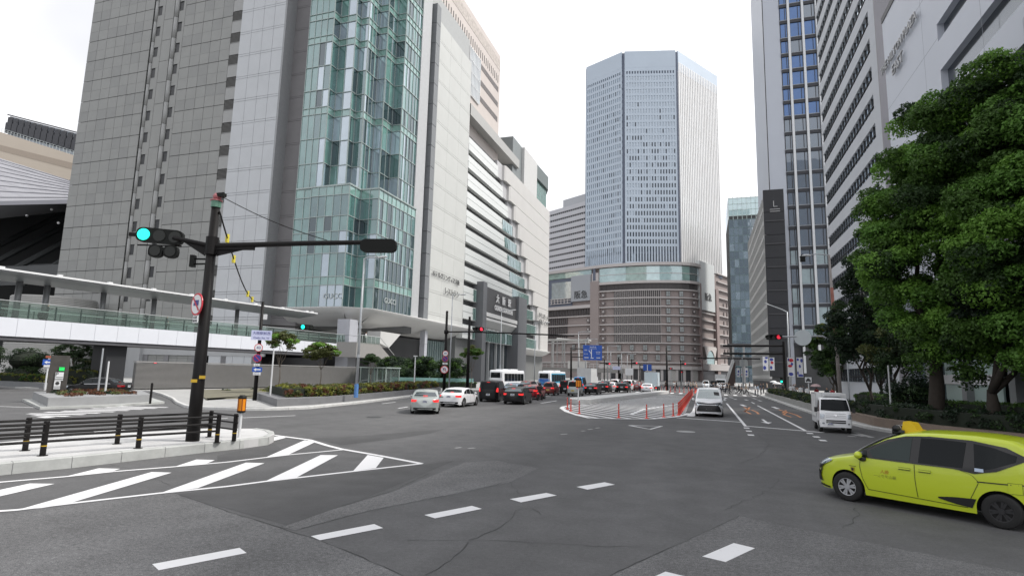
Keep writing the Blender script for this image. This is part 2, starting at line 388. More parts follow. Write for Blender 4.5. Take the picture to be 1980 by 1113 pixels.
# left-hand road behind the island
for a, b in (((96, 853.6), (170.5, 848.6)), ((57, 842), (123.6, 838)), ((-20, 862), (22.6, 859)), ((182, 834.5), (241, 830.8)), ((232.7, 844), (295, 840)),
             ((290, 827), (343, 824)), ((346.7, 836), (406.7, 833.5)), ((106.7, 828), (345, 813.5)), ((380, 811.5), (440, 808)), ((469, 807.3), (571, 803)),
             ((-40, 784), (97, 788.5)), ((0, 816), (50, 813.5)), ((770, 789), (789, 786)), ((738, 780), (765, 777))): line((a, b), .15)
for x0, y, x1 in ((490, 405, 600), (400, 388, 820), (340, 368, 1010), (545, 350, 1190), (745, 335, 1370), (920, 320, 1540), (1100, 306, 1710), (1265, 294, 1870), (1420, 283, 2000)):
    a = (x0 / 6.1875, 740 + y / 6.1875); b = (x1 / 6.1875, 740 + (y + 10) / 6.1875); line((a, b), .45)
# right-hand carriageway
line([(1405, 779.4), (1442, 824)], .17); line([(1464.8, 783.6), (1557, 832)], .17); line([(1453, 777), (1459, 780)], .17)
line([(1444, 823.3), (1593.6, 835.8)], .30); line([(1308.5, 807), (1434, 815.8)], .30)
for a in ((1443.6, 827), (1448, 833), (1452, 840.6), (1566, 837.3), (1578.5, 844.2), (1591, 851)):
    c = G(*a); mk.sheet([(c.x - .14, c.y - .3), (c.x + .14, c.y - .3), (c.x + .14, c.y + .3), (c.x - .14, c.y + .3)], ZM)
def arrow(px, py, L=2.6, w=.16):
    c = G(px, py); mk.sheet([(c.x - w / 2, c.y), (c.x + w / 2, c.y), (c.x + w / 2, c.y + L), (c.x - w / 2, c.y + L)], ZM)
    mk.sheet([(c.x - .33, c.y + .1), (c.x, c.y - 1.2), (c.x + .33, c.y + .1)], .0081)
arrow(1482, 816)
line([(1433, 781.6), (1441, 785)], .35); line([(1494, 786), (1505, 790)], .35)
for l in ([(1438, 787), (1448, 791), (1440, 794), (1452, 800), (1467, 800), (1463, 796), (1453, 792), (1445, 793)], [(1440, 795), (1450, 787)],
          [(1506, 792), (1522, 796), (1515, 801), (1530, 806), (1549, 807), (1540, 802), (1524, 797)], [(1513, 798), (1520, 793)]): line(l, .16, 2)
for a, b in (((1410, 767.5), (1418, 769)), ((1420, 771), (1424, 772)), ((1455, 769.5), (1463, 771)), ((1466, 773.5), (1472, 775)), ((1400, 768), (1405, 770)), ((1440, 772), (1446, 773.5)),
             ((1640, 843), (1655, 843.5)), ((1648, 839), (1672, 843.5)), ((1660, 838), (1686, 845.5)), ((1650, 836), (1663, 836.5))): line((a, b), .3, 0 if a[0] < 1600 else 1)
# far crosswalk (two rows of bars across the street)
for k in range(26):
    x = -25 + k * 1.32
    if -1.9 < x < -.6: continue
    mk.sheet([(x, 93.5), (x + .5, 93.5), (x + .5, 97.5), (x, 97.5)], ZM)
line([(1240, 769.8), (1330, 770.8)], .3)
# left carriageway lanes
for X in (-21.6, -17.6, -13.9):
    y = 57.5 if X < -20 else 50.6
    while y < 240: mk.sheet([(X - .08, y), (X + .08, y), (X + .08, y + 6), (X - .08, y + 6)], ZM); y += 12.
for a, b in (((1048.3, 777.8), (1076.5, 772.3)), ((1074, 777.8), (1097, 773.2)), ((1044, 768.6), (1064, 766)), ((1101, 770), (1115, 766.7))): pass
for X in (2.35, 5.8):
    y = 103
    while y < 250: mk.sheet([(X - .08, y), (X + .08, y), (X + .08, y + 5), (X - .08, y + 5)], ZM); y += 10.
# triangle
tri = [(1217, 822), (1279, 823.5), (1257, 829.5)]
line(tri + [tri[0]], .22)
struct(mk, 'road_marking', [W_PAINT, W_OLD, O_PAINT])

# hatched traffic island bounded by red posts
rk = MB(); out_l = [(380, 213), (230, 213), (150, 225), (128, 240), (180, 275), (290, 310), (390, 335), (700, 343), (1000, 343), (1200, 325), (1310, 305), (1345, 290)]
OUT = PX([(1060 + x / 4.95, 740 + y / 4.95) for x, y in out_l])
rk.ribbon(OUT, .34, .0085)
REG = [Vector((p.x, p.y, 0)) for p in OUT[2:11]] + [Vector((-1.7, 46, 0)), Vector((-1.7, 82, 0)), Vector((-5.4, 88, 0)), Vector((-9.6, 52, 0))]
def clip(poly, a, b):
    o = []; n = len(poly)
    d = lambda p: (b.x - a.x) * (p.y - a.y) - (b.y - a.y) * (p.x - a.x)
    for i in range(n):
        p, q = poly[i], poly[(i + 1) % n]; dp, dq = d(p), d(q)
        if dp >= 0: o.append(p)
        if dp * dq < 0: o.append(p.lerp(q, dp / (dp - dq)))
    return o
from mathutils.geometry import convex_hull_2d
HUL = [REG[i] for i in convex_hull_2d([p.to_2d() for p in REG])]
dv = (G(1241.8, 806.7) - G(1120.6, 788.5)); dv.normalize(); nv = Vector((-dv.y, dv.x, 0))
if nv.y < 0: nv = -nv
s0 = min(p.dot(nv) for p in HUL); s1 = max(p.dot(nv) for p in HUL); s = s0 + .4
while s < s1:
    q = [nv * s - dv * 80, nv * s + dv * 80, nv * (s + .3) + dv * 80, nv * (s + .3) - dv * 80]
    for i in range(len(HUL)): q = clip(q, HUL[i], HUL[(i + 1) % len(HUL)]) if q else q
    if len(q) > 2: rk.sheet(q, .0072)
    s += 1.0
rk.ribbon(PX([(1220, 801), (1245, 790.5), (1265, 788), (1312, 781)]), .3, .0091)
rk.ribbon([(-1.0, 42), (-.75, 48), (-.75, 75), (-.8, 92)], .5, .0095)
struct(rk, 'island_hatching', W_PAINT)
isl = MB(); isl.sheet([(p.x, p.y) for p in HUL], .0045); struct(isl, 'island_surface', asphalt('asphalt_grey', (.13, .13, .13), .2, .3))

# pavements and kerbs
CONC = mat('concrete_pale', (.50, .50, .50), .85, var=.12, scale=1.2, bump=.15)
KERB = mat('kerb_concrete', (.40, .41, .40), .8, var=.16, scale=2.5, bump=.2)
PAVE = mat('paving_grey', (.36, .36, .355), .85, var=.14, scale=.8)
IS = PX([(-260, 948), (0, 918), (130, 905), (300, 885), (480, 865)]) + PX([(518, 859.5), (529, 854), (528, 848), (516, 844), (495, 841.5)]) + PX([(400, 842), (140, 858), (0, 872), (-260, 897)])
mb = MB(); mb.prism([(p.x, p.y) for p in IS], -.05, .27, 0); o = struct(mb, 'island_pavement', CONC)
mb = MB(); front = IS[:8]
def poly_len(P):
    acc = [0]
    for a, b in zip(P, P[1:]): acc.append(acc[-1] + (b - a).length)
    return acc
def along(P, s):
    acc = poly_len(P); s = max(0, min(acc[-1], s))
    for i in range(len(P) - 1):
        if s <= acc[i + 1] + 1e-9: return P[i].lerp(P[i + 1], (s - acc[i]) / max(1e-6, acc[i + 1] - acc[i]))
def kerbstones(mb, P, w, z1, seg=1.2, gap=.02, z0=-.05, side=1):
    T = poly_len(P)[-1]; s = 0
    while s < T - .1:
        a, b = along(P, s + gap / 2), along(P, min(T, s + seg) - gap / 2); d = (b - a).normalized(); nn = Vector((-d.y, d.x, 0)) * side
        ch = .025
        A = [a + nn * 0, b + nn * 0]
        vs = []
        for off, z in ((0, z0), (0, z1 - ch), (ch, z1), (w, z1), (w, z0)):
            vs += [(a.x + nn.x * off, a.y + nn.y * off, z), (b.x + nn.x * off, b.y + nn.y * off, z)]
        fs = [(2 * i, 2 * i + 1, 2 * i + 3, 2 * i + 2) for i in range(4)] + [(0, 2, 4, 6, 8), (9, 7, 5, 3, 1)]
        mb.add(vs, fs); s += seg
FK = [p - Vector((0, 0, 0)) for p in IS[:10]]
FK2 = []
for i, p in enumerate(FK):
    d = (FK[min(i + 1, len(FK) - 1)] - FK[max(i - 1, 0)]).normalized(); FK2.append(p + Vector((d.y, -d.x, 0)) * .02)
kerbstones(mb, FK2, .2, .285); struct(mb, 'island_kerb', KERB)

# left pavement in front of the station
LP = [(-25.3, 30.6), (-24.6, 32), (-24.9, 34.5), (-25.6, 40.6), (-27.6, 52), (-30.4, 68), (-31.2, 90), (-31.2, 330), (-140, 330), (-140, 40), (-62, 38.2), (-57, 39.2), (-50, 42.3), (-44, 38.5), (-38, 34.2), (-34.3, 31.2), (-30, 28.2)]
mb = MB(); mb.prism(LP, -.05, .15); struct(mb, 'pavement', PAVE)
mb = MB(); K = [Vector((x, y, 0)) for x, y in [(-62, 38.1), (-57, 39.1), (-50, 42.1), (-44, 38.3), (-38, 34), (-34.3, 31), (-30, 28), (-26.2, 28.9), (-25.1, 30.4), (-24.4, 32), (-24.7, 34.5), (-25.4, 40.6), (-27.4, 52), (-30.2, 68), (-31.0, 90), (-31.0, 200)]]
kerbstones(mb, K, .18, .165, 1.5); struct(mb, 'kerb', mat('kerb_white', (.55, .55, .54), .8, var=.15, scale=2))
# right pavement
RP = [(8.0, 330), (8.0, 60), (8.1, 48), (8.8, 38), (10.2, 33), (13, 28), (17, 23), (60, 10), (120, 10), (120, 330)]
mb = MB(); mb.prism(RP, -.05, .15); struct(mb, 'pavement', PAVE)
mb = MB(); K = [Vector((x, y, 0)) for x, y in [(17, 22.8), (12.9, 27.9), (10.0, 33), (8.6, 38), (7.9, 48), (7.8, 60), (7.8, 200)]]
kerbstones(mb, K, .18, .165, 1.5, side=-1); struct(mb, 'kerb', MATS['kerb_white'])
# concrete median block
mb = MB(); MD = [(-12.2, 54.6), (-11.6, 52.2), (-10.6, 51.3), (-9.8, 52), (-8.2, 66), (-6.4, 80), (-5.6, 90), (-5.3, 93), (-6.6, 93), (-7.4, 85), (-9.6, 72), (-11.9, 57)]
mb.prism(MD, -.05, .42); tag(struct(mb, 'median_kerb', mat('median_concrete', (.56, .56, .55), .8, var=.12)), None, None)
MD2 = [(-5.2, 84), (-4.6, 90), (-4.4, 93), (-5.1, 93)]
# ================================================================ station hotel block (left)
random.seed(11)
GREYP = mat('grey_cladding', (.285, .29, .28), .45, var=.07, scale=.35, spec=.4)
GREYP2 = mat('grey_cladding_alt', (.262, .267, .26), .45, var=.07, scale=.35, spec=.4)
LIGHTP = mat('light_cladding', (.52, .54, .56), .4, var=.05, scale=.4)
STONE = mat('pale_stone', (.50, .51, .495), .6, var=.04, scale=.3)
JOINT = mat('joint_dark', (.06, .062, .065), .7, var=0); CJNT = mat('cladding_joint', (.085, .087, .087), .7, var=0)
DARKW = mat('window_dark', (.02, .022, .024), .3, var=.2)
RECESS = mat('recess_grey', (.20, .195, .20), .6, var=.1, scale=.3)
SOFF = mat('soffit_white', (.55, .55, .54), .55, var=.05, scale=.3)
TEAL = [glass('teal_glass_light', (.10, .225, .19), .16), glass('teal_glass_mid', (.045, .125, .11), .16), glass('teal_glass_dark', (.010, .032, .033), .10), glass('teal_glass_sky', (.22, .29, .33), .34)]
SPAN = glass('teal_spandrel', (.16, .30, .255), .14)
MULL = mat('mullion_grey', (.36, .42, .41), .4, metal=.3, var=.05)
LOUV = mat('louvre_grey', (.13, .13, .125), .6, var=.1)
ALU = mat('aluminium_trim', (.62, .63, .64), .35, metal=.5, var=.05)

YW, XS, FH = 80.0, -52.0, 4.48
XW = lambda v, y=0: atY(120 + v / 3.975, y, YW).x
hotel = thing('hotel_tower', 'tall grey panelled station hotel tower with zigzag teal glass corner and pale stone street wall', 'building', (-85, 100, 0))
xl, xr = XW(258), XW(1735)
ZT = 124
core = MB(); core.prism([(xl + .2, YW + .25), (xr - .05, YW + .25), (xr - .05, 83.5), (-58.6, 83.9), (-56.9, 87.4), (-55.1, 90.8), (-53.3, 96.6), (-53.3, 99.5), (-58, 101), (xl + .2, 101)], 9.4, ZT)
core.build('wall', CJNT, hotel)
F = Fac((0, YW, 0), (1, 0, 0), (0, -1, 0))
zw0 = atY(313.7, 22, YW).z                     # height of one small window
zfl = zw0 - FH * math.floor((zw0 - 12) / FH)   # lowest
zs_line = atY(151, 278, YW).z; zs0 = zs_line - FH * math.floor((zs_line - 9) / FH)
left = [XW(v) for v in (258, 325, 392, 460, 528, 590, 655, 722)]
mid = [XW(v) for v in (808, 878)]; right_ = [XW(v) for v in (965, 1037, 1110, 1180, 1255, 1330)]
zl = frange(zs0 - FH * 2, ZT, FH / 2)
def halfgap(xs, zs, strong):
    pan = MB()
    for i in range(len(xs) - 1):
        for j in range(len(zs) - 1):
            gb = .10 if j % 2 == strong else .014
            F.box(pan, xs[i] + .038, xs[i + 1] - .038, zs[j] + gb, zs[j + 1] - .014, 0, .14, random.choice((0, 0, 1)))
    pan.build('cladding', [GREYP, GREYP2], hotel)
halfgap(left, zl, 0)
zr_line = atY(372, 255, YW).z; zr0 = zr_line - FH * math.floor((zr_line - 9) / FH); zr = frange(zr0 - FH * 2, ZT, FH / 2)
halfgap(right_, zr, 0)
for xs in (mid,):
    pan = MB()
    for z in frange(zfl - FH * 1.5, ZT - 2, FH):
        F.box(pan, xs[0] + .04, xs[1] - .04, z + .04, min(ZT, z + FH - .04), 0, .14, 0)
    pan.build('cladding', [GREYP, GREYP2], hotel)
pl = [(730, 757), (880, 916)]
for a, b in pl:
    m = MB(); xa, xb = XW(a), XW(b); r = (xb - xa) / 2
    z = zfl - FH * 1.5
    while z < ZT:
        m.path([((xa + xb) / 2, YW - .02, z + .03), ((xa + xb) / 2, YW - .02, z + FH - .03)], r * .72, 14); z += FH
    m.build('pilaster', mat('pilaster_grey', (.31, .315, .31), .4, var=.06), hotel, True)
wm = []
for a, b in ((757, 786), (918, 947)):
    xa, xb = XW(a), XW(b); x2 = XW(808) if a == 757 else XW(965); off = 0 if a == 757 else atY(352.5, 13, YW).z - zw0
    surround = MB()
    for k in range(30):
        z = zfl + off + k * FH - FH
        if z > ZT: break
        w = MB(); F.box(w, xa, xb, z - .95, z + .95, -.2, .02); F.box(w, xa, xb, z + .97, z + 1.05, -.1, .16)
        wm.append(w)
        F.box(surround, xa, x2 - .04, z + 1.05, z + FH - 1.0, 0, .14); F.box(surround, xb + .02, x2 - .04, z - .98, z + 1.03, 0, .14)
    surround.build('cladding_strip', GREYP, hotel)
for w in wm: w.build('window', DARKW, hotel)
# louvre column and light wing
xa, xb = XW(1330), XW(1405); c0 = MB(); zv0 = atY(120 + 1358 / 3.975, 125 / 3.975, YW).z; zv0 -= FH * math.floor((zv0 - 10) / FH)
for k in range(30):
    z = zv0 + (k - 1) * FH
    if z > ZT: break
    lv = MB()
    for q in range(8): F.box(lv, xa + .08, xb - .08, z - .95 + q * .24, z - .95 + q * .24 + .13, -.06, .1)
    lv.build('louvre_vent', LOUV, hotel)
    F.box(c0, xa + .05, xb - .05, z + 1.02, z + FH - 1.1, 0, .15); F.box(c0, xa + .05, xb - .05, z + FH - 1.04, z + FH - .98, .0, .2)
c0.build('cladding', LIGHTP if False else mat('grey_cladding_pale', (.33, .335, .33), .45, var=.06), hotel)
lw = MB(); lx = [XW(v) for v in (1405, 1490, 1573, 1655, 1735)]
zz = []; z = zv0 - 3 * FH + .2
while z < ZT: zz += [z, z + .42]; z += FH
for i in range(4):
    for j in range(len(zz) - 1): F.box(lw, lx[i] + .03, lx[i + 1] - .03, zz[j] + .03, zz[j + 1] - .03, .1, .3)
lw.build('light_cladding', LIGHTP, hotel)
ed = MB(); F.box(ed, xr - .02, xr + .35, 9, ZT, -3, .35); ed.build('edge_fin', mat('fin_grey', (.30, .31, .32), .4), hotel)
# recess between the wing and the glass
gx0 = atY(601, 27, YW).x
rc = MB(); FR = Fac((0, YW + 2.2, 0), (1, 0, 0), (0, -1, 0))
z = zs0 - FH
while z < ZT: FR.box(rc, xr, gx0 + .1, z + .04, z + FH * .93, -1, 0); FR.box(rc, xr, gx0 + .1, z + FH * .93 + .04, z + FH - .01, -1, .02); z += FH
rc.build('recess_wall', RECESS, hotel)

# zigzag curtain wall
up = [(gx0, 80), (-61.19, 80), (-61.19, 81.9), (-57.9, 81.9), (-57.9, 83.38), (-56.2, 83.38), (-56.2, 86.88), (-54.43, 86.88), (-54.43, 90.15), (-52.51, 90.15), (-52.51, 96.24)]
lo = [(gx0, 79.96), (-62.9, 79.96), (-62.9, 79.6), (-55.38, 79.6), (-55.38, 83.0), (-51.82, 83.0), (-51.82, 96.04)]
ZB = atY(590, 594, YW).z; ZBAY = zat(Vector((-55.4, 80, 0)), 677, 390)
gl = MB(); mu = MB()
def curtain(path, rows, pane=1.35):
    """rows: list of (z0, z1, kind) ; kind 'v' vision, 's' spandrel"""
    for (x0, y0), (x1, y1) in zip(path, path[1:]):
        a, b = Vector((x0, y0, 0)), Vector((x1, y1, 0)); L = (b - a).length
        if L < .5: n = 1
        else: n = max(1, round(L / pane))
        U = (b - a).normalized(); N = Vector((U.y, -U.x, 0)); f = Fac(a, U, N); east = U.y > .5
        for i in range(n):
            u0, u1 = L * i / n, L * (i + 1) / n; streak = random.random()
            for z0, z1, k in rows:
                if k == 's': mi = 4
                elif k == 'd': mi = 2 if (z0 > ZB + 4 or east) else (0 if i < 2 else 3)
                elif not east: mi = 0 if (x0 < -66 and i < 2) else random.choices((0, 1, 3, 2), (4, 3, 3, 2))[0] if streak < .7 else 3  # pale panes carry the reflected sky in their glass colour
                else: mi = random.choices((0, 1, 2), (1.5, 4, 4))[0]
                f.quad(gl, u0, u1, z0, z1, random.uniform(-.02, .02), mi)
                if k == 'v' and east and random.random() < .5:     # random upright strips in other glass tones
                    f.quad(gl, u0 + .15, u0 + .5, z0 + .1, z1 - .1, .03, random.choice((3, 0, 2)))
        for i in range(n + 1): f.box(mu, L * i / n - .045, L * i / n + .045, rows[0][0], rows[-1][1], -.04, .1)
        for z0, z1, k in rows: f.box(mu, 0, L, z0 - .06, z0 + .06, -.04, .14)
        f.box(mu, 0, L, rows[-1][1] - .06, rows[-1][1] + .08, -.04, .14)
rows = []; z = ZB
for k in range(5): rows += [(z, z + 1.1, 's'), (z + 1.1, z + FH, 'v')] if k in (0, 4) else [(z, z + FH, 'v')]; z += FH
ZBAY = z
rows_lo = [(ZB, ZB + 3.6, 'd'), (ZB + 3.6, ZB + 5.0, 's'), (ZB + 5, ZB + 8.9, 'v'), (ZB + 8.9, ZB + 12.6, 'v'), (ZB + 12.6, ZB + 15.2, 'v'), (ZB + 15.2, ZB + 18.8, 'v'), (ZB + 18.8, ZB + 20.4, 's')]
ZBAY = ZB + 20.4
curtain(lo, rows_lo, 1.5)
rows = []; z = ZBAY
pat = 'tttpttptttpppppppppppppppppppp'
for k in range(24):
    if z > ZT: break
    if k < 1: rows.append((z, z + FH, 'v'))
    elif k in (1, 2, 4, 5): rows.append((z, z + FH, 'v'))
    else:
        rows += [(z, z + 1.25, 's'), (z + 1.25, z + FH, 'd' if k in (9, 12) else 'v')]
    z += FH
curtain(up, rows)
gl.build('curtain_glass', TEAL + [SPAN], hotel); mu.build('mullion', MULL, hotel)
cap = MB(); cap.prism([(gx0, 81), (gx0, 79.8), (-55.2, 79.4), (-55.2, 82.8), (-51.6, 82.8), (-51.6, 96.2), (-54.5, 96.2), (-60, 84)], ZBAY + .02, ZBAY + .25)
cap.build('bay_roof', MULL, hotel)
tx = MB()
p0, p1 = atY(623, 573, 79.5), atY(665, 575, 79.5)
add_text(tx, 'GUCCI', (p1.x - p0.x) / 3.3, .03, ((p0.x + p1.x) / 2, 79.47, p0.z), (1, 0, 0), ZUP, (0, -1, 0)); tx.build('lettering', mat('letter_pale', (.5, .54, .54), .5, var=0), hotel); tx = MB()
p0, p1 = atX(742, 580, -51.7), atX(766, 588, -51.7)
add_text(tx, 'GUCCI', (p1.y - p0.y) / 3.3, .03, (-51.65, (p0.y + p1.y) / 2, p0.z), (0, 1, 0), ZUP, (1, 0, 0))
tx.build('lettering', MATS['letter_pale'], hotel); mat('letter_white', (.8, .8, .8), .4, var=0)

# stone street wall
FS = Fac((XS, 0, 0), (0, 1, 0), (1, 0, 0))
Y1, Y2 = 103.2, 121.0; ZS = atX(836, 20, XS).z
ZSB = atX(824, 622, XS).z
st = MB(); FS.box(st, 96.2, 99.9, ZSB, ZT, -1.2, -.25); st.build('side_strip', mat('strip_grey', (.42, .43, .44), .5), hotel)
gv = MB(); FS.box(gv, 99.9, 101.2, ZSB, ZT, -1.4, -.9); 
z = ZSB
while z < ZS: FS.box(gv, 101.2, Y1 - .1, z + .05, z + FH - .05, -1.2, .25); z += FH
gv.build('corner_fin', mat('fin_dark', (.19, .2, .21), .5), hotel)
sw = MB(); z = ZS
while z > ZSB + .5:
    z0 = max(ZSB, z - FH)
    ys = lin(Y1, Y2, 3)
    for a, b in zip(ys, ys[1:]):
        FS.box(sw, a + .015, b - .015, z0 + .46, z - .03, -1, .02); FS.box(sw, a + .015, b - .015, z0 + .03, z0 + .42, -1, .02)
    z -= FH
sw.build('stone_wall', STONE, hotel)
sb = MB(); FS.box(sb, Y1 + .05, Y2 - .05, ZSB + .02, ZS - .05, -1.5, -.05); sb.build('joint_backing', mat('joint_grey', (.3, .3, .3), .7, var=0), hotel)
def wall_text(parent, s, pa, pb, X, ext=.3, m=None, d=.3):
    a, b = atX(*pa, X), atX(*pb, X); t = MB(); vs, _ = text_geo(s, 1., 0.05); w = max(v.x for v in vs) - min(v.x for v in vs)
    sz = abs(b.y - a.y) / w; add_text(t, s, sz, ext / 2, (X + d, (a.y + b.y) / 2, (a.z + b.z) / 2), (0, 1, 0), ZUP, (1, 0, 0))
    return t.build('lettering', m or MATS['letter_grey'], parent)
mat('letter_grey', (.14, .14, .14), .4, metal=.2, var=0); mat('letter_metal', (.4, .4, .4), .35, metal=.5, var=0)
wall_text(hotel, 'ホテルグランヴィア大阪', (834, 527), (886, 549), XS + .05, .1)
wall_text(hotel, 'レストラン', (858, 561), (885, 572), XS + .05, .1)

# upper block behind the stone wall: shaded wall, glazed fins, punched windows, cream parapet
XU = -54.2; FU = Fac((XU, 0, 0), (0, 1, 0), (1, 0, 0)); CREAM = mat('cream_wall', (.52, .47, .44), .6, var=.05, scale=.3)
ub = MB(); Ye = atX(968, 110, XU).y; Zp = atX(968, 110, XU).z; Zsl0 = atX(958, 143, XU).z
FU.box(ub, 100.5, Ye, ZSB, Zp, -45, 0); ub.build('upper_wall', CREAM, hotel)
gy0, gy1 = atX(905, 140, XU).y, atX(926, 140, XU).y
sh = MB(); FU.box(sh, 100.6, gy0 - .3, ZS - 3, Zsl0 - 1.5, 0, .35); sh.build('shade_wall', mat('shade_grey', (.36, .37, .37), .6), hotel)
gf = MB(); gz1 = atX(905, 86, XU).z; gz0 = atX(926, 205, XU).z
FU.box(gf, gy0, gy1, gz0, gz1, -.2, .1); gf.build('fin_glazing', glass('white_glass', (.5, .54, .56), .4), hotel)
gf = MB(); 
for i in range(9): FU.box(gf, gy0 + (gy1 - gy0) * i / 8 - .09, gy0 + (gy1 - gy0) * i / 8 + .09, gz0, gz1, .1, .5)
for z in lin(gz0, gz1, 4): FU.box(gf, gy0, gy1, z - .08, z + .08, .1, .35)
gf.build('fin', mat('fin_white', (.75, .76, .76), .4, var=0), hotel)
sl = MB(); y = 102.
while y < Ye - 1.5: FU.box(sl, y, y + .3, Zsl0 - 1.6, Zsl0 + .6, -.3, .06); y += 1.35
sl.build('wall_slit', JOINT, hotel)
pb = MB(); FU.box(pb, 100.4, Ye - .1, Zp - 4.6, Zp - 1.6, -.2, .05); pb.build('parapet_frieze', mat('cream_rough', (.45, .41, .38), .8, var=.35, scale=1.2), hotel)
zbt = atX(960, 165, XU).z; zbb = atX(960, 240, XU).z; nb = 6
for i in range(nb):
    z1 = zbt - i * FH
    if z1 < zbb: break
    b = MB(); y0 = gy1 + .6
    n = 16; yy = lin(y0, Ye - 1.2, n)
    for a, c in zip(yy, yy[1:]): FU.box(b, a + .08, c - .08, z1 - 1.5, z1, -.25, .05)
    b.build('window_band', mat('band_window', (.10, .085, .08), .3, var=.3), hotel)

# curved soffit under the upper storeys
def soffit(path, prof, name, m, parent):
    """path: plan points of the outer edge; prof: (inset, z) list; mitred"""
    mb_ = MB(); P = [Vector((x, y, 0)) for x, y in path]; nrm = []
    for i in range(len(P)):
        ns = []
        if i > 0: d = (P[i] - P[i - 1]).normalized(); ns.append(Vector((-d.y, d.x, 0)))
        if i < len(P) - 1: d = (P[i + 1] - P[i]).normalized(); ns.append(Vector((-d.y, d.x, 0)))
        a = sum(ns, Vector((0, 0, 0))).normalized(); nrm.append(a / max(.3, a.dot(ns[0])))
    vs = [(p + n_ * ins) + Vector((0, 0, z)) for p, n_ in zip(P, nrm) for ins, z in prof]; k = len(prof); fs = []
    for i in range(len(P) - 1):
        for j in range(k - 1): fs.append((i * k + j, i * k + j + 1, (i + 1) * k + j + 1, (i + 1) * k + j))
    mb_.add(vs, fs); return mb_.build(name, m, parent, True)
EDZ = ZB - .25
ep = [(-67.5, 78.8), (-55.2, 78.9), (-54.6, 79.1), (-51.3, 82.3), (-51.1, 83.2), (-51.0, 100), (-51.0, 127), (-52.2, 131), (-57, 134)]
soffit(ep, [(6, EDZ + .25), (0, EDZ + .2), (0, EDZ), (1.0, EDZ - .75), (2.6, EDZ - 1.7), (5, EDZ - 2.6), (9, EDZ - 3.2), (16, EDZ - 3.4)], 'soffit', SOFF, hotel)
# columns, dark undercroft
cm = mat('column_panel', (.42, .43, .47), .4, var=.06)
for px, wpx in ((668, 21), (817, 7)):
    c = atX(px, 700, -54.5 if px < 700 else -53.5); w = 1.15 if px < 700 else .55
    m = MB()
    for k in range(4): m.box(c.x - w, c.x + w, c.y - w, c.y + w, k * 2.6 + .02, k * 2.6 + 2.58)
    m.build('column', cm, hotel)
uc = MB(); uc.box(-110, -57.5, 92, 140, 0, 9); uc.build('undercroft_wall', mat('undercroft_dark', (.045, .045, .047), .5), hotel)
gw = MB(); fm = MB(); Fg = Fac((-56.5, 0, 0), (0, 1, 0), (1, 0, 0)); Fg.quad(gw, 112, 137, 0, 9); gw.build('entrance_glass', glass('entrance_glass', (.09, .14, .14), .2), hotel)
for y in lin(112, 137, 22): Fg.box(fm, y - .07, y + .07, 0, 9, 0, .25)
fm.build('entrance_fin', mat('fin_green', (.3, .36, .35), .4), hotel)

# ================================================================ station gate building
gate = thing('station_gate_building', 'white station building with black slat bands, stepped white panels and grey portal over the entrance', 'building', (-70, 160, 0))
YE = 199.0; WP = mat('white_panel', (.53, .52, .505), .5, var=.04, scale=.25)
zt = [atX(903.5, y, XS).z for y in (214, 286, 322, 358, 394, 430, 467.6, 503.5, 541.5, 579.5, 616.7)]
ZG0 = atX(1063, 682, XS).z; ZG1 = atX(1066, 362, XS).z; zpar0 = zt[0]; zpar1 = atX(905, 195, XS).z
bod = MB(); bod.box(-105, XS - 1.6, Y2 + .1, YE - 3, 0, zt[1] + (zt[1] - zt[-1]) / 9.0 * 1.1 - .4); bod.build('wall', mat('gate_body', (.16, .165, .165), .6), gate)
PE = mat('parapet_shade_grey', (.40, .40, .39), .6, var=.05)  # grey that also holds the shade on the parapet band
par = MB(); zpe = atX(1003, 322, XS).z
Yp = atX(1003, 322, XS).y; par.add([(XS + .2, Y2, zpar0 - .2), (XS + .2, Yp, zpar0 - .2), (XS + .2, Yp, zpar1 - .2), (XS + .2, Y2, zpar1), (XS - 6, Y2, zpar0), (XS - 6, Yp, zpar0), (XS - 6, Yp, zpar1), (XS - 6, Y2, zpar1)],
        [(0, 1, 2, 3), (3, 2, 6, 7), (0, 4, 5, 1), (1, 5, 6, 2)]); par.build('parapet', PE, gate)
pit = (zt[1] - zt[-1]) / 9.0
edge_px = [(964, 298.6), (973, 341), (983, 381), (991, 419), (998.6, 455.8), (1007, 491.7), (1014, 522.5), (1022, 556), (1030, 588), (1036.6, 622)]
eY = [atX(*p, XS).y for p in edge_px]
WG = glass('sky_glass', (.55, .58, .58), .55); TG = glass('green_glass', (.09, .19, .155), .10, gain=.3)
BLK = mat('band_dark', (.035, .036, .038), .5)
for i in range(11):
    z1 = zt[1] + pit - i * pit                     # top of dark band
    ye = eY[min(i, 9)] if i < 10 else eY[9]
    d = MB(); FS.box(d, Y2 + .1, ye, z1 - pit * .30, z1, -1.6, -.9); d.build('shadow_gap', BLK, gate)
    w = MB(); FS.box(w, Y2 + .1, ye, z1 - pit * .62, z1 - pit * .30, -1.5, .0); FS.box(w, Y2 + .1, ye, z1 - pit, z1 - pit * .66, -1.5, .06)
    FS.box(w, Y2 + .1, ye, z1 - pit * .66, z1 - pit * .62, -1.5, -.15)
    w.build('white_slat', WP if i < 0 else mat('slat_sky_white', (.62, .64, .63), .25, var=.03, spec=.8), gate)  # one white for the fascia and for sky reflected in its glass
    if i > 2:
        t = MB(); y0 = max(Y2 + 2, eY[min(i, 9)] - (3 + i * 1.9)) if i < 8 else Y2 + 6
        FS.box(t, y0, ye - .05, z1 - pit * .98, z1 - pit * .34, -.2, .09)
        t.build('green_glazing', TG, gate)
        m = MB()
        for y in frange(y0, ye - .1, 1.4): FS.box(m, y - .04, y + .04, z1 - pit * .98, z1 - pit * .34, .09, .16)
        m.build('mullion', MULL, gate)
sp = mat('side_panel_grey', (.45, .45, .46), .5)
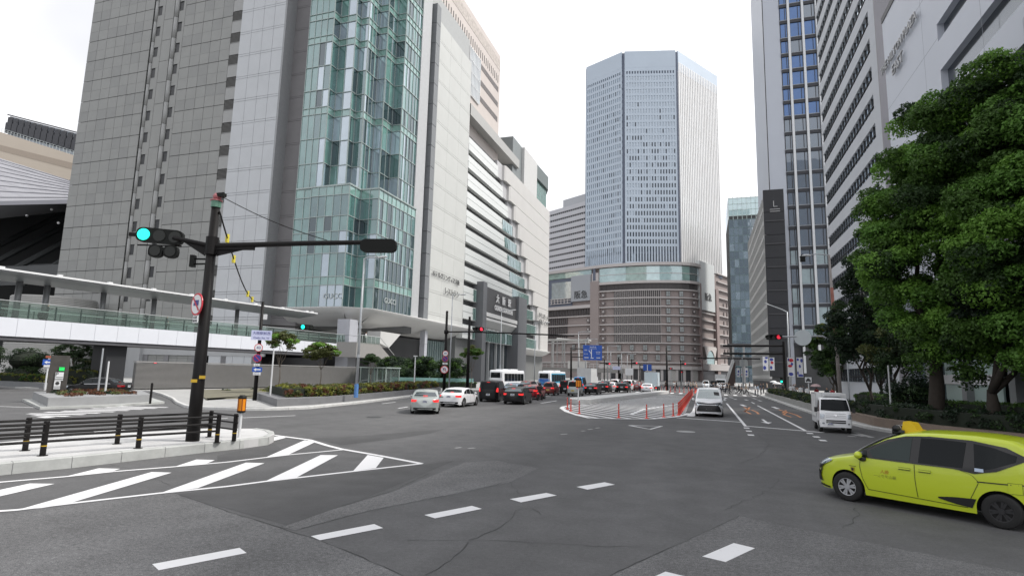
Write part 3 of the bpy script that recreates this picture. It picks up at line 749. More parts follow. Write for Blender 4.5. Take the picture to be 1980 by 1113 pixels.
for i in range(10):
    z1 = zt[1] + pit - i * pit + pit * .1; z0 = z1 - pit
    if i == 9: z0 = ZG0
    nxt = eY[i] + 4.0
    s_ = MB(); FS.box(s_, eY[i] - .1, nxt + .2, z0, z1, -1.2, -.25); s_.build('step_panel', sp, gate)
    p = MB(); pts = [(XS - .4, nxt), (XS + .35, nxt + .15), (XS + .7, nxt + 1.0)]
    ye = YE
    pts += [(XS + .7, ye - 6), (XS + .3, ye - 3), (XS - .9, ye - 1), (XS - 3, ye), (XS - 30, ye), (XS - 30, nxt)]
    p.prism(pts, z0 + .06, z1 - .06); p.build('white_panel', WP, gate)
# top course right of the parapet
ztop = zt[1] + pit * 1.1
zH1 = atX(1037, 315, XS).z; zr1 = atX(1066, 377, XS).z; h0, h1, h2, h3 = atX(995, 300, XS).y, atX(1012.5, 300, XS).y, atX(1037, 330, XS).y, YE - 1
pe = MB(); pe.box(XS - 14, XS - .6, h0, h1, ztop - 4, zH1); pe.build('roof_house', mat('roof_house_grey', (.20, .22, .225), .5), gate)
pe = MB(); pe.box(XS - 14, XS + .3, h1, h2, ztop - 1, zH1 - .1); pe.build('roof_house', mat('roof_house_pale', (.56, .56, .55), .5), gate)
pe = MB(); pe.prism([(XS + .1, h2), (XS + .4, h3 - 5), (XS - 1.5, h3), (XS - 12, h3), (XS - 12, h2)], zr1, zH1 - .2); pe.build('roof_rim', mat('roof_rim_grey', (.14, .165, .165), .5), gate)
pe = MB(); pe.prism([(XS - .6, h2), (XS - .3, h3 - 5), (XS - 2.2, h3 - .8), (XS - 12, h3 - .8), (XS - 12, h2)], ztop - .2, zr1); pe.build('roof_glazing', TG, gate)
soffit([(XS + 1.2, 165), (XS + 1.6, YE - 6), (XS + .4, YE - .5), (XS - 5, YE + 2)], [(4, ZG0 + .3), (0, ZG0 + .2), (0, ZG0), (1.2, ZG0 - .8), (3.5, ZG0 - 1.7), (8, ZG0 - 2.2), (14, ZG0 - 2.2)], 'soffit', SOFF, gate)
wall_text(gate, 'サウスゲート', (1041, 608), (1058, 617), XS + .8, .1, None, .3); wall_text(gate, 'ビルディング', (1041, 620), (1058, 629), XS + .8, .1, None, .3)
# portal
XP = -50.2; FP = Fac((XP, 0, 0), (0, 1, 0), (1, 0, 0)); PG = mat('portal_grey', (.135, .14, .15), .5, var=.06, scale=.4); PG2 = mat('portal_panel', (.075, .075, .078), .5, var=.05)
ya, yb, yc, yd = atX(935, 560, XP).y, atX(941, 600, XP).y, atX(1003, 600, XP).y, atX(1019, 600, XP).y
zp1 = atX(941, 546, XP).z; zs1 = atX(941, 551, XP).z; zs0_ = atX(941, 602, XP).z
for a, b, n in ((ya, yb, 0), (yc, yd, 1)):
    m = MB(); FP.box(m, a, b, 0, zp1, -7, 0); m.build('portal_pillar', PG, gate)
m = MB(); FP.box(m, yb, yc, zs0_, zs1, -6, -.8); m.build('sign_panel', PG2, gate)
m = MB(); FP.box(m, yb + .05, yc - .05, zs0_ - 1.0, zs0_ - .02, -6, -.3); FP.box(m, yb + .05, yc - .05, zs0_ - 1.9, zs0_ - 1.3, -6, -.5); m.build('portal_trim', mat('trim_white', (.68, .68, .67), .4, var=.03), gate)
zc = zs0_ - 1.9
vs = []; prof = [(-.6, zc), (-2, zc - 1.4), (-4, zc - 2.7), (-7, zc - 3.4)]
m = MB()
for (d0, z0), (d1, z1) in zip(prof, prof[1:]): m.quad(FP.p(yb, z0, d0), FP.p(yc, z0, d0), FP.p(yc, z1, d1), FP.p(yb, z1, d1))
m.build('portal_soffit', SOFF, gate, True)
m = MB()
for k in range(8):
    y = yb + (yc - yb) * (k + .5) / 8; FP.box(m, y - 1.0, y + 1.0, zc - 1.95, zc - 1.8, -2.4, -2.1)
m.build('portal_lamp', mat('portal_lamp', (.8, .8, .78), .4, var=0), gate)
m = MB(); FP.quad(m, yb, yc, 0, zc - 3, -3.3); m.build('entrance_glass', glass('portal_glass', (.04, .05, .055), .12), gate)
for k in range(4):
    m = MB(); FP.box(m, yb + (yc - yb) * (k + .6) / 4.4 - .25, yb + (yc - yb) * (k + .6) / 4.4 + .25, 0, zc - 2.6, -3.2, -2.6); m.build('portal_mullion', mat('portal_mullion', (.4, .41, .41), .4), gate)
wall_text(gate, '大　阪　駅', (957, 577), (985, 589), XP - .8, .2, MATS['letter_white'], .4)
wall_text(gate, 'OSAKA STATION', (954, 594), (988, 606), XP - .8, .2, MATS['letter_white'], .4)
# ================================================================ department store with office tower (street end)
random.seed(21)
TPAN = mat('tower_panel', (.50, .575, .66), .5, var=.04, scale=.1); TPAN2 = mat('tower_fin', (.72, .72, .72), .5, var=.03, scale=.1)
TEDGE = mat('tower_edge', (.12, .14, .19), .5); WIN_D = glass('tower_win_dark', (.028, .042, .062), .04, gain=.35); WIN_SKY = glass('tower_win_sky', (.22, .28, .34), .18)
MAU = mat('mauve_wall', (.315, .268, .257), .7, var=.05, scale=.15); LEDGE = mat('ledge_pale', (.52, .49, .48), .6, var=.04); FIND = mat('store_slot', (.085, .08, .082), .5); FING = mat('store_fin', (.42, .395, .385), .6)
SG = glass('store_glass', (.30, .46, .42), .25); PANL = mat('store_panel', (.37, .39, .42), .4, var=.03, scale=.1); PANW = mat('store_panel_white', (.60, .63, .63), .4, var=.03)
store = thing('department_store', 'mauve department store with curved front, pale ledges and tall grey blue tower on top', 'building', (-30, 330, 0))
TC = [G(1133, 133, 187), G(1205, 102, 187), G(1308, 99.5, 187), G(1386, 150, 187)]
back = [Vector((TC[3].x - 26, TC[3].y + 28, 187)), Vector((TC[0].x + 4, TC[0].y + 42, 187))]
zb = 60
tb = MB(); tb.prism([(p.x, p.y) for p in TC + back], zb, 186.6); tb.build('tower_core', TEDGE, store)
wins = []
for k, (ncol, style) in enumerate(((17, 'w'), (18, 'w'), (23, 'f'))):
    a, b = TC[k], TC[k + 1]; a = Vector((a.x, a.y, 0)); b = Vector((b.x, b.y, 0)); U = (b - a).normalized(); N = Vector((U.y, -U.x, 0)); L = (b - a).length
    f = Fac(a, U, N); m = MB(); rows = [(zz_, zz_ + 3.98) for zz_ in [70 + 3.98 * i for i in range(27)]]
    m0, m1 = .7, L - .7; cw = (m1 - m0 - 1.2) / ncol
    f.box(m, m0, m1, rows[-1][1], 187.4, -.5, .55); f.box(m, m0, m1, rows[-1][1] - 2.4 + .1, rows[-1][1], -.5, .5)
    if style == 'w':
        for z0, z1 in rows[:-1]: f.box(m, m0, m1, z1 - 1.45, z1 + .0, -.5, .5)
        f.box(m, m0, m1, 62, 64, -.5, .5)
        for i in range(ncol + 1):
            u = m0 + .6 + cw * i; f.box(m, u - cw * .24, u + cw * .24, 64, rows[-1][1], -.5, .52)
        f.box(m, m0, m0 + .5, 62, 187, -.5, .54); f.box(m, m1 - .5, m1, 62, 187, -.5, .54)
        m.build('tower_face', TPAN, store)
        for j, (z0, z1) in enumerate(rows[:-1] + [(64, 69.8)]):
            for i in range(ncol):
                u0 = m0 + .6 + cw * i + cw * .22; w = MB()
                fr = (z0 - 70) / 107.
                dark = random.random() < (.85 - fr * .95 + (i / ncol) * .35 * (fr < .55)) if k == 1 else random.random() < .12 + .1 * (i > ncol * .6) * (fr < .5)  # windows pale with height: reflected sky put into the glass colour
                if k == 1 and z0 < 95: dark = dark or random.random() < .4
                f.quad(w, u0, u0 + cw * .56, z0 - .05 if z0 > 66 else 64.2, z1 - 1.4, .2, 0 if dark else 1); wins.append((0 if k == 1 else 1, w))
    else:
        m.build('tower_face', TPAN, store)
        m = MB()
        for i in range(ncol + 1):
            u = m0 + .5 + cw * i; f.box(m, u - cw * .27, u + cw * .27, 62, rows[-1][1] + 3, -.4, .75)
        m.build('tower_fins', TPAN2, store)
        for z0, z1 in rows[:-1]:
            for i in range(ncol):
                u0 = m0 + .5 + cw * i + cw * .27; w = MB(); f.quad(w, u0, u0 + cw * .46, z0 + .2, z1 - .1, .1, 1 if random.random() < .7 else 0); wins.append((2, w))
wins.sort(key=lambda t: t[0])
parts_cap('window', [w for _, w in wins], [WIN_D, WIN_SKY], store)
m = MB()
for px in (1240, 1250): p = G(px, 95, 190); m.tube((p.x, p.y + 6, 187), (p.x, p.y + 6, 191), .12)
p = TC[0].lerp(TC[1], .75); m.tube((p.x, p.y + 3, 187), (p.x + 4, p.y + 3, 190.5), .2); p = TC[2].lerp(TC[3], .5); m.tube((p.x - 3, p.y + 3, 187), (p.x - 1, p.y + 3, 191), .2)
m.build('roof_mast', mat('mast_grey', (.3, .3, .32), .5), store)

# podium
PODc = [(1160, 513), (1175, 511.5), (1190, 510.3), (1210, 508.9), (1230, 507.8), (1250, 507), (1275, 506.6), (1300, 506.6), (1318, 507), (1332, 507.8), (1341, 509), (1347, 510.8), (1350, 513)]
CV = [G(x, y, 63) for x, y in PODc]; CV = [Vector((p.x, p.y, 0)) for p in CV]
PLft = [Vector((-150, 363, 0)), Vector((-86.6, 334.3, 0)), Vector((CV[0].x, CV[0].y, 0))]
PR = [Vector((CV[-1].x, CV[-1].y, 0)), Vector((13.8, 367.3, 0)), Vector((20, 384, 0))]
pc = CV[5]
zr = lambda y: zat(pc, 1250, y)
base = MB(); poly_ = [PLft[0]] + [PLft[1]] + CV + PR[1:] + [Vector((0, 420, 0)), Vector((-150, 420, 0))]
base.prism([(p.x, p.y + .6) for p in poly_], 0, 61.5); base.build('wall', MAU, store)
def band(pathv, z0, z1, d0, d1, name, m, parent=store):
    mb_ = MB()
    for a, b in zip(pathv, pathv[1:]):
        U = (b - a).normalized(); N = Vector((U.y, -U.x, 0)); f = Fac(a, U, N); f.box(mb_, -.12, (b - a).length + .12, z0, z1, d0, d1)
    return mb_.build(name, m, parent)
ledges = [560, 575, 592, 609, 626.4, 645, 662.6, 681, 700]
band([PLft[0]] + [PLft[1]] + CV, zr(513), zr(507.5), -1, 1.6, 'cornice', LEDGE); band(CV, zr(542), zr(514.5), -.5, .3, 'sky_lounge_glass', SG); band(CV, zr(528.6), zr(527.6), .3, .5, 'glass_rail', LEDGE)
band(CV, zr(547), zr(542), -.5, 1.0, 'cornice', LEDGE)
for y in ledges: band(CV, zr(y + 1.1), zr(y - 1.1), -.5, .75, 'ledge', LEDGE)
band(CV, zr(713), zr(706), -.5, 1.2, 'canopy_band', LEDGE)
CL = [0.]
for a, b in zip(CV, CV[1:]): CL.append(CL[-1] + (b - a).length)
def onc(px, P=None):
    """facade frame of the curved front at picture column px"""
    for i in range(len(CV) - 1):
        xa, xb = PODc[i][0], PODc[i + 1][0]
        if xa <= px <= xb:
            a, b = CV[i], CV[i + 1]; U = (b - a).normalized(); return Fac(a.lerp(b, (px - xa) / (xb - xa)), U, Vector((U.y, -U.x, 0)))
sl_ = MB(); px = 1162.
while px < 1346: onc(px).box(sl_, -.25, .25, zr(558.5), zr(547.5), -.2, .25); px += 2.55
sl_.build('louvre_slot', FIND, store)
tops = [560] + ledges[1:]
for r in range(6):
    y0, y1 = ledges[r] + 1.2, ledges[r + 1] - 1.2
    m = MB(); q = MB(); px = 1188.
    while px < 1277: onc(px).box(m, -.2, .28, zr(y1), zr(y0), -.2, .2); onc(px + 1.9).box(q, -.14, .14, zr(y1), zr(y0), -.2, .6); px += 3.75
    m.build('slot_window', FIND, store); q.build('stone_fin', FING, store)
store_win = mat('store_window', (.30, .33, .33), .2, var=.3, scale=.5); FRAME = mat('store_frame', (.17, .15, .15), .6)
def swin(f, zc, w=1.15, h=1.5):
    m = MB(); f.box(m, -w, w, zc - h, zc + h, -.2, .2); o = m.build('window', FRAME, store); q = MB()
    for a, b in ((-w + .2, -.08), (.08, w - .2)):
        for c, e in ((-h + .2, -.08), (.08, h - .2)): f.box(q, a, b, zc + c, zc + e, .1, .26)
    q.build('pane', store_win, o)
for r in range(8):
    zc = (zr(ledges[r]) + zr(ledges[r + 1])) / 2
    for px in (1291, 1316): swin(onc(px), zc)
    if r >= 6:
        for px in (1197, 1221, 1246, 1270): swin(onc(px), zc)
    for px in (1167, 1339.5):
        f = onc(px); m = MB(); m.disc(f.p(0, zc, .2), f.N, 1.2, 16, 0, .3); o = m.build('medallion', FRAME, store); q = MB(); q.disc(f.p(0, zc, .42), f.N, .55, 12, 0, .2); q.build('boss', LEDGE, o)
# left wing
UL = (PLft[2] - PLft[1]).normalized(); NL = Vector((UL.y, -UL.x, 0)); FL = Fac(PLft[1], UL, NL); LL = (PLft[2] - PLft[1]).length
uL = lambda px: LL * (px - 1066) / (1160 - 1066); zL = lambda y: zat(PLft[1].lerp(PLft[2], .5), 1113, y)
m = MB(); FL.box(m, uL(1145), LL, 0, zL(549), -1, 1.4); m.build('corner_pier', MAU, store)
m = MB(); FL.box(m, uL(1147), LL - .5, zL(549), zL(533), -1, 1.0); m.build('pier_head', LEDGE, store)
m = MB(); FL.box(m, uL(1149.5), uL(1154), zL(547), zL(520), 1.0, 1.2); m.build('pier_slot', TEDGE, store)
m = MB(); FL.quad(m, -40, uL(1145), zL(536), zL(519), .2); m.build('sky_lounge_glass', SG, store)
m = MB(); FL.box(m, -20, uL(1108), zL(594), zL(537), -1, .2); m.build('void', TEDGE, store)
m = MB(); FL.quad(m, uL(1068), uL(1107), zL(577), zL(543), .4); m.build('display_glass', glass('store_blue_glass', (.30, .38, .42), .35), store)
m = MB()
for i in range(6): FL.box(m, uL(1068) + i * 2.4, uL(1068) + i * 2.4 + .45, zL(586), zL(575), .4, .8)
for y in (576, 580, 585): FL.box(m, uL(1066), uL(1107), zL(y + .6), zL(y - .6), .4, .9)
m.build('lattice', LEDGE, store)
m = MB(); FL.box(m, uL(1108), uL(1145), zL(583), zL(534), -.5, 1.0); m.build('sign_panel', PANL, store)
def fac_text(parent, f, s, u0, u1, zc, m, d, ext=.15):
    t = MB(); vs, _ = text_geo(s, 1., 0.05); w = max(v.x for v in vs) - min(v.x for v in vs)
    add_text(t, s, (u1 - u0) / w, ext, f.p((u0 + u1) / 2, zc, d), f.U, ZUP, f.N); return t.build('lettering', m, parent)
fac_text(store, FL, '阪急', uL(1115), uL(1139), zL(572), JOINT, 1.1)
m = MB(); FL.box(m, -40, uL(1145), zL(597), zL(591), -1, 1.2); m.build('cornice', LEDGE, store)
m = MB(); u = -10.
while u < uL(1144): FL.box(m, u, u + .5, zL(610), zL(598), -.3, .15); u += 1.15
m.build('louvre_slot', FIND, store)
lys = [612, 629, 646, 662.6, 681, 700]
for y in lys: m = MB(); FL.box(m, -40, uL(1145), zL(y + 1), zL(y - 1), -1, .75); m.build('ledge', LEDGE, store)
for r in range(3):
    m = MB(); u = -10.
    while u < uL(1101): FL.box(m, u, u + .6, zL(lys[r + 1] - 1.2), zL(lys[r] + 1.2), -.3, .15); u += 1.45
    m.build('slot_window', FIND, store)
    zc = zL(lys[r] / 2 + lys[r + 1] / 2); f = Fac(FL.p(uL(1139.5), 0), FL.U, FL.N); m = MB(); m.disc(f.p(0, zc, .15), f.N, 1.25, 16, 0, .3); o = m.build('medallion', FRAME, store); q = MB(); q.disc(f.p(0, zc, .4), f.N, .55, 12, 0, .2); q.build('boss', LEDGE, o)
for px in (1072, 1092, 1112, 1130): swin(Fac(FL.p(uL(px), 0), FL.U, FL.N), zL(671)); 
# right wing with glass sign panel and arch
UR = (PR[1] - PR[0]).normalized(); NR = Vector((UR.y, -UR.x, 0)); FRt = Fac(PR[0], UR, NR); LR = (PR[1] - PR[0]).length
def uR(px, y=600):
    d = ray(px, y); p = PR[0]; den = d.x * UR.y - d.y * UR.x; return (p.x * d.y - p.y * d.x) / -den if den else 0
def uR(px, y=600):
    d = ray(px, y); A = np.array([[d.x, -UR.x], [d.y, -UR.y]]); t = np.linalg.solve(A, np.array([PR[0].x, PR[0].y])); return float(t[1])
zR = lambda px, y: zat(FRt.p(uR(px, y), 0), px, y)
m = MB(); FRt.box(m, uR(1350), uR(1352.5), 0, zR(1351, 548), -1, 1.4); FRt.box(m, uR(1381), uR(1386), 0, zR(1383, 560), -1, 1.4); m.build('pilaster', mat('mauve_light', (.33, .26, .25), .7, var=.04), store)
m = MB(); FRt.box(m, uR(1350), uR(1379), zR(1365, 601), zR(1365, 510), -1, 1.2); m.build('sign_panel', PANW, store)
fac_text(store, FRt, '阪急', uR(1359.5), uR(1372), zR(1366, 576), MATS['letter_grey'], 1.3)
for y in (606, 620, 636, 654, 670): m = MB(); FRt.box(m, uR(1353), uR(1380), zR(1366, y + 1.2), zR(1366, y - 1.2), -1, .8); m.build('ledge', LEDGE, store)
for y in (530, 545, 560, 575, 592, 609, 626.4, 645, 662.6, 681, 700): m = MB(); FRt.box(m, uR(1387), uR(1412), zR(1398, y + 4.4), zR(1398, y + 2.4), -1, .9); m.build('ledge', LEDGE, store)
for y in (590, 607, 624, 641, 659, 678, 697):
    for px in (1399.5, 1406): m = MB(); FRt.box(m, uR(px) - .6, uR(px) + .6, zR(px, y + 5), zR(px, y - 3), -.5, .15); m.build('window', FRAME, store)
# arch
uc = (uR(1357) + uR(1381)) / 2; hw = (uR(1381) - uR(1357)) / 2; za = zR(1369, 677); zb0 = zR(1369, 716); r_ = hw * .62
m = MB(); ring = [(uc - hw, zb0)] + [(uc - hw, zR(1369, 671)), (uc + hw, zR(1369, 671)), (uc + hw, zb0), (uc + r_, zb0)]
arc = [(uc + r_ * math.cos(t), za - r_ + r_ * math.sin(t)) for t in lin(0, math.pi, 12)]
outl = ring[:4]
top = [(uc + hw * math.cos(t) * 1.0, zR(1369, 671)) for t in lin(0, math.pi, 12)]
vs = [FRt.p(u, z, 1.0) for u, z in arc] + [FRt.p(u, z, 1.0) for u, z in top]
m.add(vs, [(i, i + 13, i + 14, i + 1) for i in range(12)])
FRt.box(m, uc + r_, uc + hw, zb0, za - r_, -.5, 1.0); FRt.box(m, uc - hw, uc - r_, zb0, za - r_, -.5, 1.0)
m.build('arch_surround', mat('arch_white', (.66, .62, .60), .6, var=.03), store)
m = MB(); m.add([FRt.p(u, z, .7) for u, z in arc] + [FRt.p(uc - r_, zb0, .7), FRt.p(uc + r_, zb0, .7)], [tuple(range(15))]); m.build('arch_glass', SG, store)
# street level
m = MB()
for px in range(1165, 1345, 14): onc(px).box(m, -.7, .7, 0, zr(713), -.3, .5)
m.build('street_column', LEDGE, store)
for k, px in enumerate(range(1172, 1342, 14)):
    m = MB(); onc(px).box(m, -1.6, 1.6, 0, zr(714), -.3, .15); m.build('shop_front', mat('shop_dark', (.05, .05, .055), .3, var=.3) if k % 3 else mat('shop_pale', (.45, .44, .42), .4, var=.3), store)  # every third shop front is paler
m = MB(); FRt.box(m, uR(1353), uR(1410), zR(1380, 716), zR(1380, 704), -1, 1.8); m.build('canopy_band', LEDGE, store)
m = MB(); FRt.box(m, uR(1353), uR(1410), 0, zR(1380, 718), -1, .3); m.build('shop_front', MATS['shop_dark'], store)
fac_text(store, FRt, 'HANKYU', uR(1359), uR(1378), zR(1369, 710), MATS['letter_grey'], 2.0) if False else None

# striped office block behind
WST = mat('stripe_white', (.60, .61, .64), .5, var=.03, scale=.1); off = thing('office_block', 'white office block with dark horizontal window strips standing behind the department store', 'building', (-95, 400, 0))
B = atY(1136, 395, 385); B = Vector((B.x, B.y, 0)); Ul = Vector((-.843, .537, 0)); A = B + Ul * 70
f = Fac(A, -Ul, Vector((-.537, -.843, 0))); zT = zat(B + Ul * 20, 1103, 399); m = MB(); m.prism([(A.x, A.y), (B.x, B.y), (B.x + 20, B.y + 30), (A.x + 20, A.y + 30)], 0, zT - 1.5); m.build('wall', FRAME if False else mat('strip_dark', (.05, .055, .06), .4), off)
z = zT
k = 0
while z > 55:
    m = MB(); f.box(m, -.3, 70.3, z - 3.0, z, -1, .5); m.build('spandrel', WST, off)
    m = MB(); 
    for u in frange(1, 69, 2.1): f.box(m, u, u + .35, z - 4.4, z - 3.0, -.3, .2)
    m.build('window_post', WST, off); z -= 4.4; k += 1
m = MB(); f.box(m, 46, 75, zT, zT + 5.5, -18, .2); m.build('roof_house', mat('roof_house_white', (.5, .52, .55), .5), off)

# ================================================================ right-hand side
tw = thing('glass_tower', 'dark teal glass high-rise with pale glazed crown far down the street', 'building', (25, 300, 0))
m = MB(); m.box(13, 60, 300, 340, 0, 82); m.build('wall', JOINT, tw)
f = Fac((13, 300, 0), (1, 0, 0), (0, -1, 0)); g_ = MB(); mu_ = MB(); f2 = Fac((13, 340, 0), (0, -1, 0), (-1, 0, 0))
GT = [glass('tower_teal_a', (.05, .095, .115), .22), glass('tower_teal_b', (.03, .06, .075), .16), glass('tower_teal_c', (.10, .16, .18), .3)]
for i in range(22):
    for j in range(21):
        z0 = j * 4.0
        if z0 > 79: break
        f.quad(g_, i * 2.1, i * 2.1 + 2.1, z0, z0 + 4, .1, random.choices((0, 1, 2), (5, 3 + 3 * (j < 8), 1))[0])
for i in range(23): f.box(mu_, i * 2.1 - .08, i * 2.1 + .08, 0, 82, .1, .25)
for j in range(21): f.box(mu_, 0, 47, j * 4 - .15, j * 4 + .15, .1, .22)
g_.build('curtain_glass', GT, tw); mu_.build('mullion', mat('teal_mullion', (.13, .19, .2), .4), tw)
g_ = MB(); f.quad(g_, 0, 47, 82, 91, .1); f2.quad(g_, 0, 40, 82, 91, .1); g_.build('crown_glass', glass('crown_glass', (.38, .55, .52), .3), tw)
mu_ = MB()
for i in range(24): f.box(mu_, i * 2.1 - .1, i * 2.1 + .1, 80, 92, .1, .3)
for z in (82, 85, 88, 91): f.box(mu_, 0, 47, z - .12, z + .12, .1, .3)
mu_.build('crown_frame', mat('crown_frame', (.55, .66, .64), .4), tw)

# planted office block with black end wall
pb = thing('planted_office_block', 'pale grid office block with plants on its balconies and a black end wall', 'building', (16, 150, 0))
XP_ = 13.3; m = MB(); m.box(XP_ + .4, 17.9, 140.4, 190, 0, 44); m.build('wall', JOINT, pb)
bk = mat('black_panel', (.022, .023, .027), .45, var=.2, scale=.3); m = MB(); f = Fac((XP_ + .3, 140, 0), (1, 0, 0), (0, -1, 0))
for z in frange(3, 44.2, 5.3)[:-1]: f.box(m, 0, 4.3, z + .05, z + 5.25, -.5, .1)
m.build('black_end_wall', bk, pb)
for z in (6.2, 11.5, 16.8, 22.1, 27.4, 32.7, 38): m = MB(); f.box(m, .2, 4.3, z - .12, z + .12, .1, .35); m.build('trim', mat('black_trim', (.06, .06, .065), .5), pb)
t = MB(); add_text(t, 'Ｌ', 1.9, .05, f.p(2.4, 41.8, .25), f.U, ZUP, f.N); t.build('lettering', MATS['letter_metal'], pb)
m = MB()
for z in (40.6, 40.1): f.box(m, 1.3, 3.4, z, z + .16, .1, .25)
m.build('sign_line', MATS['letter_metal'], pb)
f = Fac((XP_ + .3, 190, 0), (0, -1, 0), (-1, 0, 0)); gm = mat('grid_white', (.50, .50, .49), .6, var=.06)
for j in range(13):
    z = 2.5 + j * 3.2; m = MB(); f.box(m, 0, 50, z, z + .85, -.4, .0); m.build('floor_band', gm, pb)
for i in range(18): m = MB(); f.box(m, i * 2.85, i * 2.85 + .75, 2, 44, -.4, .03); m.build('pier', gm, pb)

# blue windowed high-rise
bt = thing('blue_window_tower', 'slim pale high-rise with columns of blue reflecting windows between white ribs', 'building', (23, 155, 0))
YB = 150.0; LW = mat('pale_blue_wall', (.47, .50, .56), .45, var=.03, scale=.15)
m = MB(); m.prism([(16.1, YB + .3), (31.5, YB + .3), (31.5, YB + 30), (16.1, YB + 30)], 0, 118); m.build('wall', LW, bt)
f = Fac((16.1, YB + .3, 0), (1, 0, 0), (0, -1, 0)); xb_ = lambda px: atY(px, 35, YB).x - 16.1
m = MB(); f.box(m, 0.15, xb_(1506.5), 0, 118, -.2, .1); m.build('pale_pier', LW, bt); m = MB(); f.box(m, -.05, .15, 0, 118, 0, .05); m.build('wall_joint', JOINT, bt)
cols = [(1507.6, 1521), (1526.3, 1548.6), (1553.8, 1575.5), (1580, 1594)]; ribs = [(1521.5, 1525.8), (1549, 1553.3), (1576, 1579.6)]
rowz = [atY(1540, y, YB).z for y in (8, 39.5, 73.7, 104, 134.7, 167, 196, 226, 257, 291, 334, 368, 400, 440, 480, 516, 553, 590, 632, 665)]
rowz = [rowz[0] + 4.4 * i for i in (5, 4, 3, 2, 1)] + rowz
m = MB(); f.box(m, xb_(1506.8), xb_(1595) + 1, 0, 118, -.2, .02); m.build('window_backing', JOINT, bt)
BG = [glass('blue_reflect_glass', (.025, .07, .18), .20, tint=(.32, .48, .85)), glass('blue_glass_b', (.03, .055, .09), .16), glass('blue_glass_c', (.25, .33, .33), .2)]  # first glass holds the blue reflection of the upper floors in its colour
for j in range(len(rowz) - 1):
    zt_, zb_ = rowz[j], rowz[j + 1]
    for a, b in cols:
        w = MB(); k = 0 if zb_ > 66 and random.random() < .93 else (1 if zb_ > 38 else random.choice((2, 1, 2)))
        f.quad(w, xb_(a) + .1, xb_(b) - .1, zb_ + .55, zt_ - .45, .06, k)
        o = w.build('window', BG, bt); q = MB(); um = xb_(a) + (xb_(b) - xb_(a)) * .74; f.box(q, um - .07, um + .07, zb_ + .55, zt_ - .45, .05, .16); q.build('window_bar', bk, o)
    q = MB(); f.box(q, xb_(1506.8), xb_(1595), zb_ - .42, zb_ + .32, 0, .32); q.build('spandrel', mat('spandrel_dark', (.035, .037, .045), .5), bt)
    q = MB(); f.box(q, xb_(1506.8), xb_(1595), zb_ + .34, zb_ + .5, 0, .38); q.build('sill', mat('sill_grey', (.3, .32, .35), .4), bt)
for a, b in ribs: m = MB(); f.box(m, xb_(a), xb_(b), 4, 118, 0, .9); m.build('white_rib', mat('rib_white', (.66, .68, .70), .4, var=.03), bt)

# grey banded office
gb = thing('banded_office_block', 'grey concrete office block with slanting rows of ribbon windows beside the high-rise', 'building', (22, 80, 0))
XG = 17.5; GW = mat('grey_blue_wall', (.52, .54, .58), .6, var=.04, scale=.3); m = MB(); m.box(XG + .52, 40, 64.9, 94, 0, 75); m.build('wall', GW, gb)
f = Fac((XG + .3, 94, 0), (0, -1, 0), (-1, 0, 0)); zb1 = atX(1687, 269.5, XG).z; ptc = atX(1675, 300, XG).z - atX(1675, 358, XG).z
j = -8; GBG = [glass('ribbon_glass', (.17, .22, .22), .34), glass('ribbon_glass_pale', (.25, .31, .31), .3)]
while True:
    z = zb1 + ptc * j; j += 1
    if z < 2: continue
    if z > 74: break
    w = MB(); e = MB()
    f.box(e, 0, 29.1, z + ptc * .5, z + ptc * 1.0 - .02, -.2, .12); e.build('spandrel', GW, gb)
    f.box(w, 0, 26.9, z - .02, z + ptc * .52, -.2, -.1, random.choice((0, 0, 1)) if z < 40 else 1); o = w.build('window_band', GBG, gb)
    q = MB()
    for u in frange(.6, 26.9, 1.32): f.box(q, u - .05, u + .05, z, z + ptc * .5, -.12, .02)
    f.box(q, 0, 26.9, z + ptc * .18, z + ptc * .2, -.12, .0); q.build('window_bar', bk, o)
    e = MB(); f.box(e, 27., 29.1, z, z + ptc * .5, -.2, .12); e.build('end_pier', GW, gb)
m = MB(); m.box(XG + .18, 40, 64.6, 64.88, 0, 75); m.build('end_wall', mat('end_wall_shade', (.29, .285, .305), .6, var=.05, scale=.3), gb)  # shade on the end wall put into a darker mauve grey

# white plaza building, far right
pz = thing('plaza_building', 'white shopping plaza building with long dark window slots and round corner drums', 'building', (20, 40, 0))
XH = 15.0; HW = mat('plaza_wall', (.58, .61, .68), .45, var=.03, scale=.2); zH = atX(1705, 48, XH).z
sl1 = [atX(1811, 48.5, XH), atX(1813, 82.6, XH)]; sl2 = [atX(1818.4, 136.5, XH), atX(1824.5, 156, XH)]
f = Fac((XH, 53, 0), (0, -1, 0), (-1, 0, 0)); uH = lambda y: 53 - y
m = MB(); m.box(XH + .9, 45, 12, 52.8, 0, zH - .5); m.build('wall', mat('plaza_inner', (.03, .032, .036), .5), pz)
s1a, s1b = sl1[0].z, sl1[1].z; s2a, s2b = sl2[0].z, sl2[1].z - .9
us1, us2 = uH(sl1[0].y), uH(sl2[0].y); s3a = s2b - (s1b - s2a); s3b = s3a - (s2a - s2b)
m = MB(); f.box(m, 0, us1, s1b, zH, -1, 0); f.box(m, us1, 42, s1a, zH, -1, 0); f.box(m, 0, us2, s2b, s1b, -1, 0); f.box(m, us2, 42, s2a, s1b, -1, 0)
f.box(m, 0, us2 + .4, s3b, s2b, -1, 0); f.box(m, us2 + .4, 42, s3a, s2b, -1, 0); f.box(m, 0, 42, 9.5, s3b, -1, 0)
m.build('white_wall', HW, pz)
m = MB(); m.box(XH + .05, 45, 52.8, 53, 0, zH); m.build('end_wall', HW, pz)
m = MB()
for u in (8.4, 16.8, 25.2): f.box(m, u, u + .03, 9.5, zH, 0, .004)
for z in (13.4, 20.9, 25, 29): f.box(m, 0, us1, z, z + .03, 0, .004)
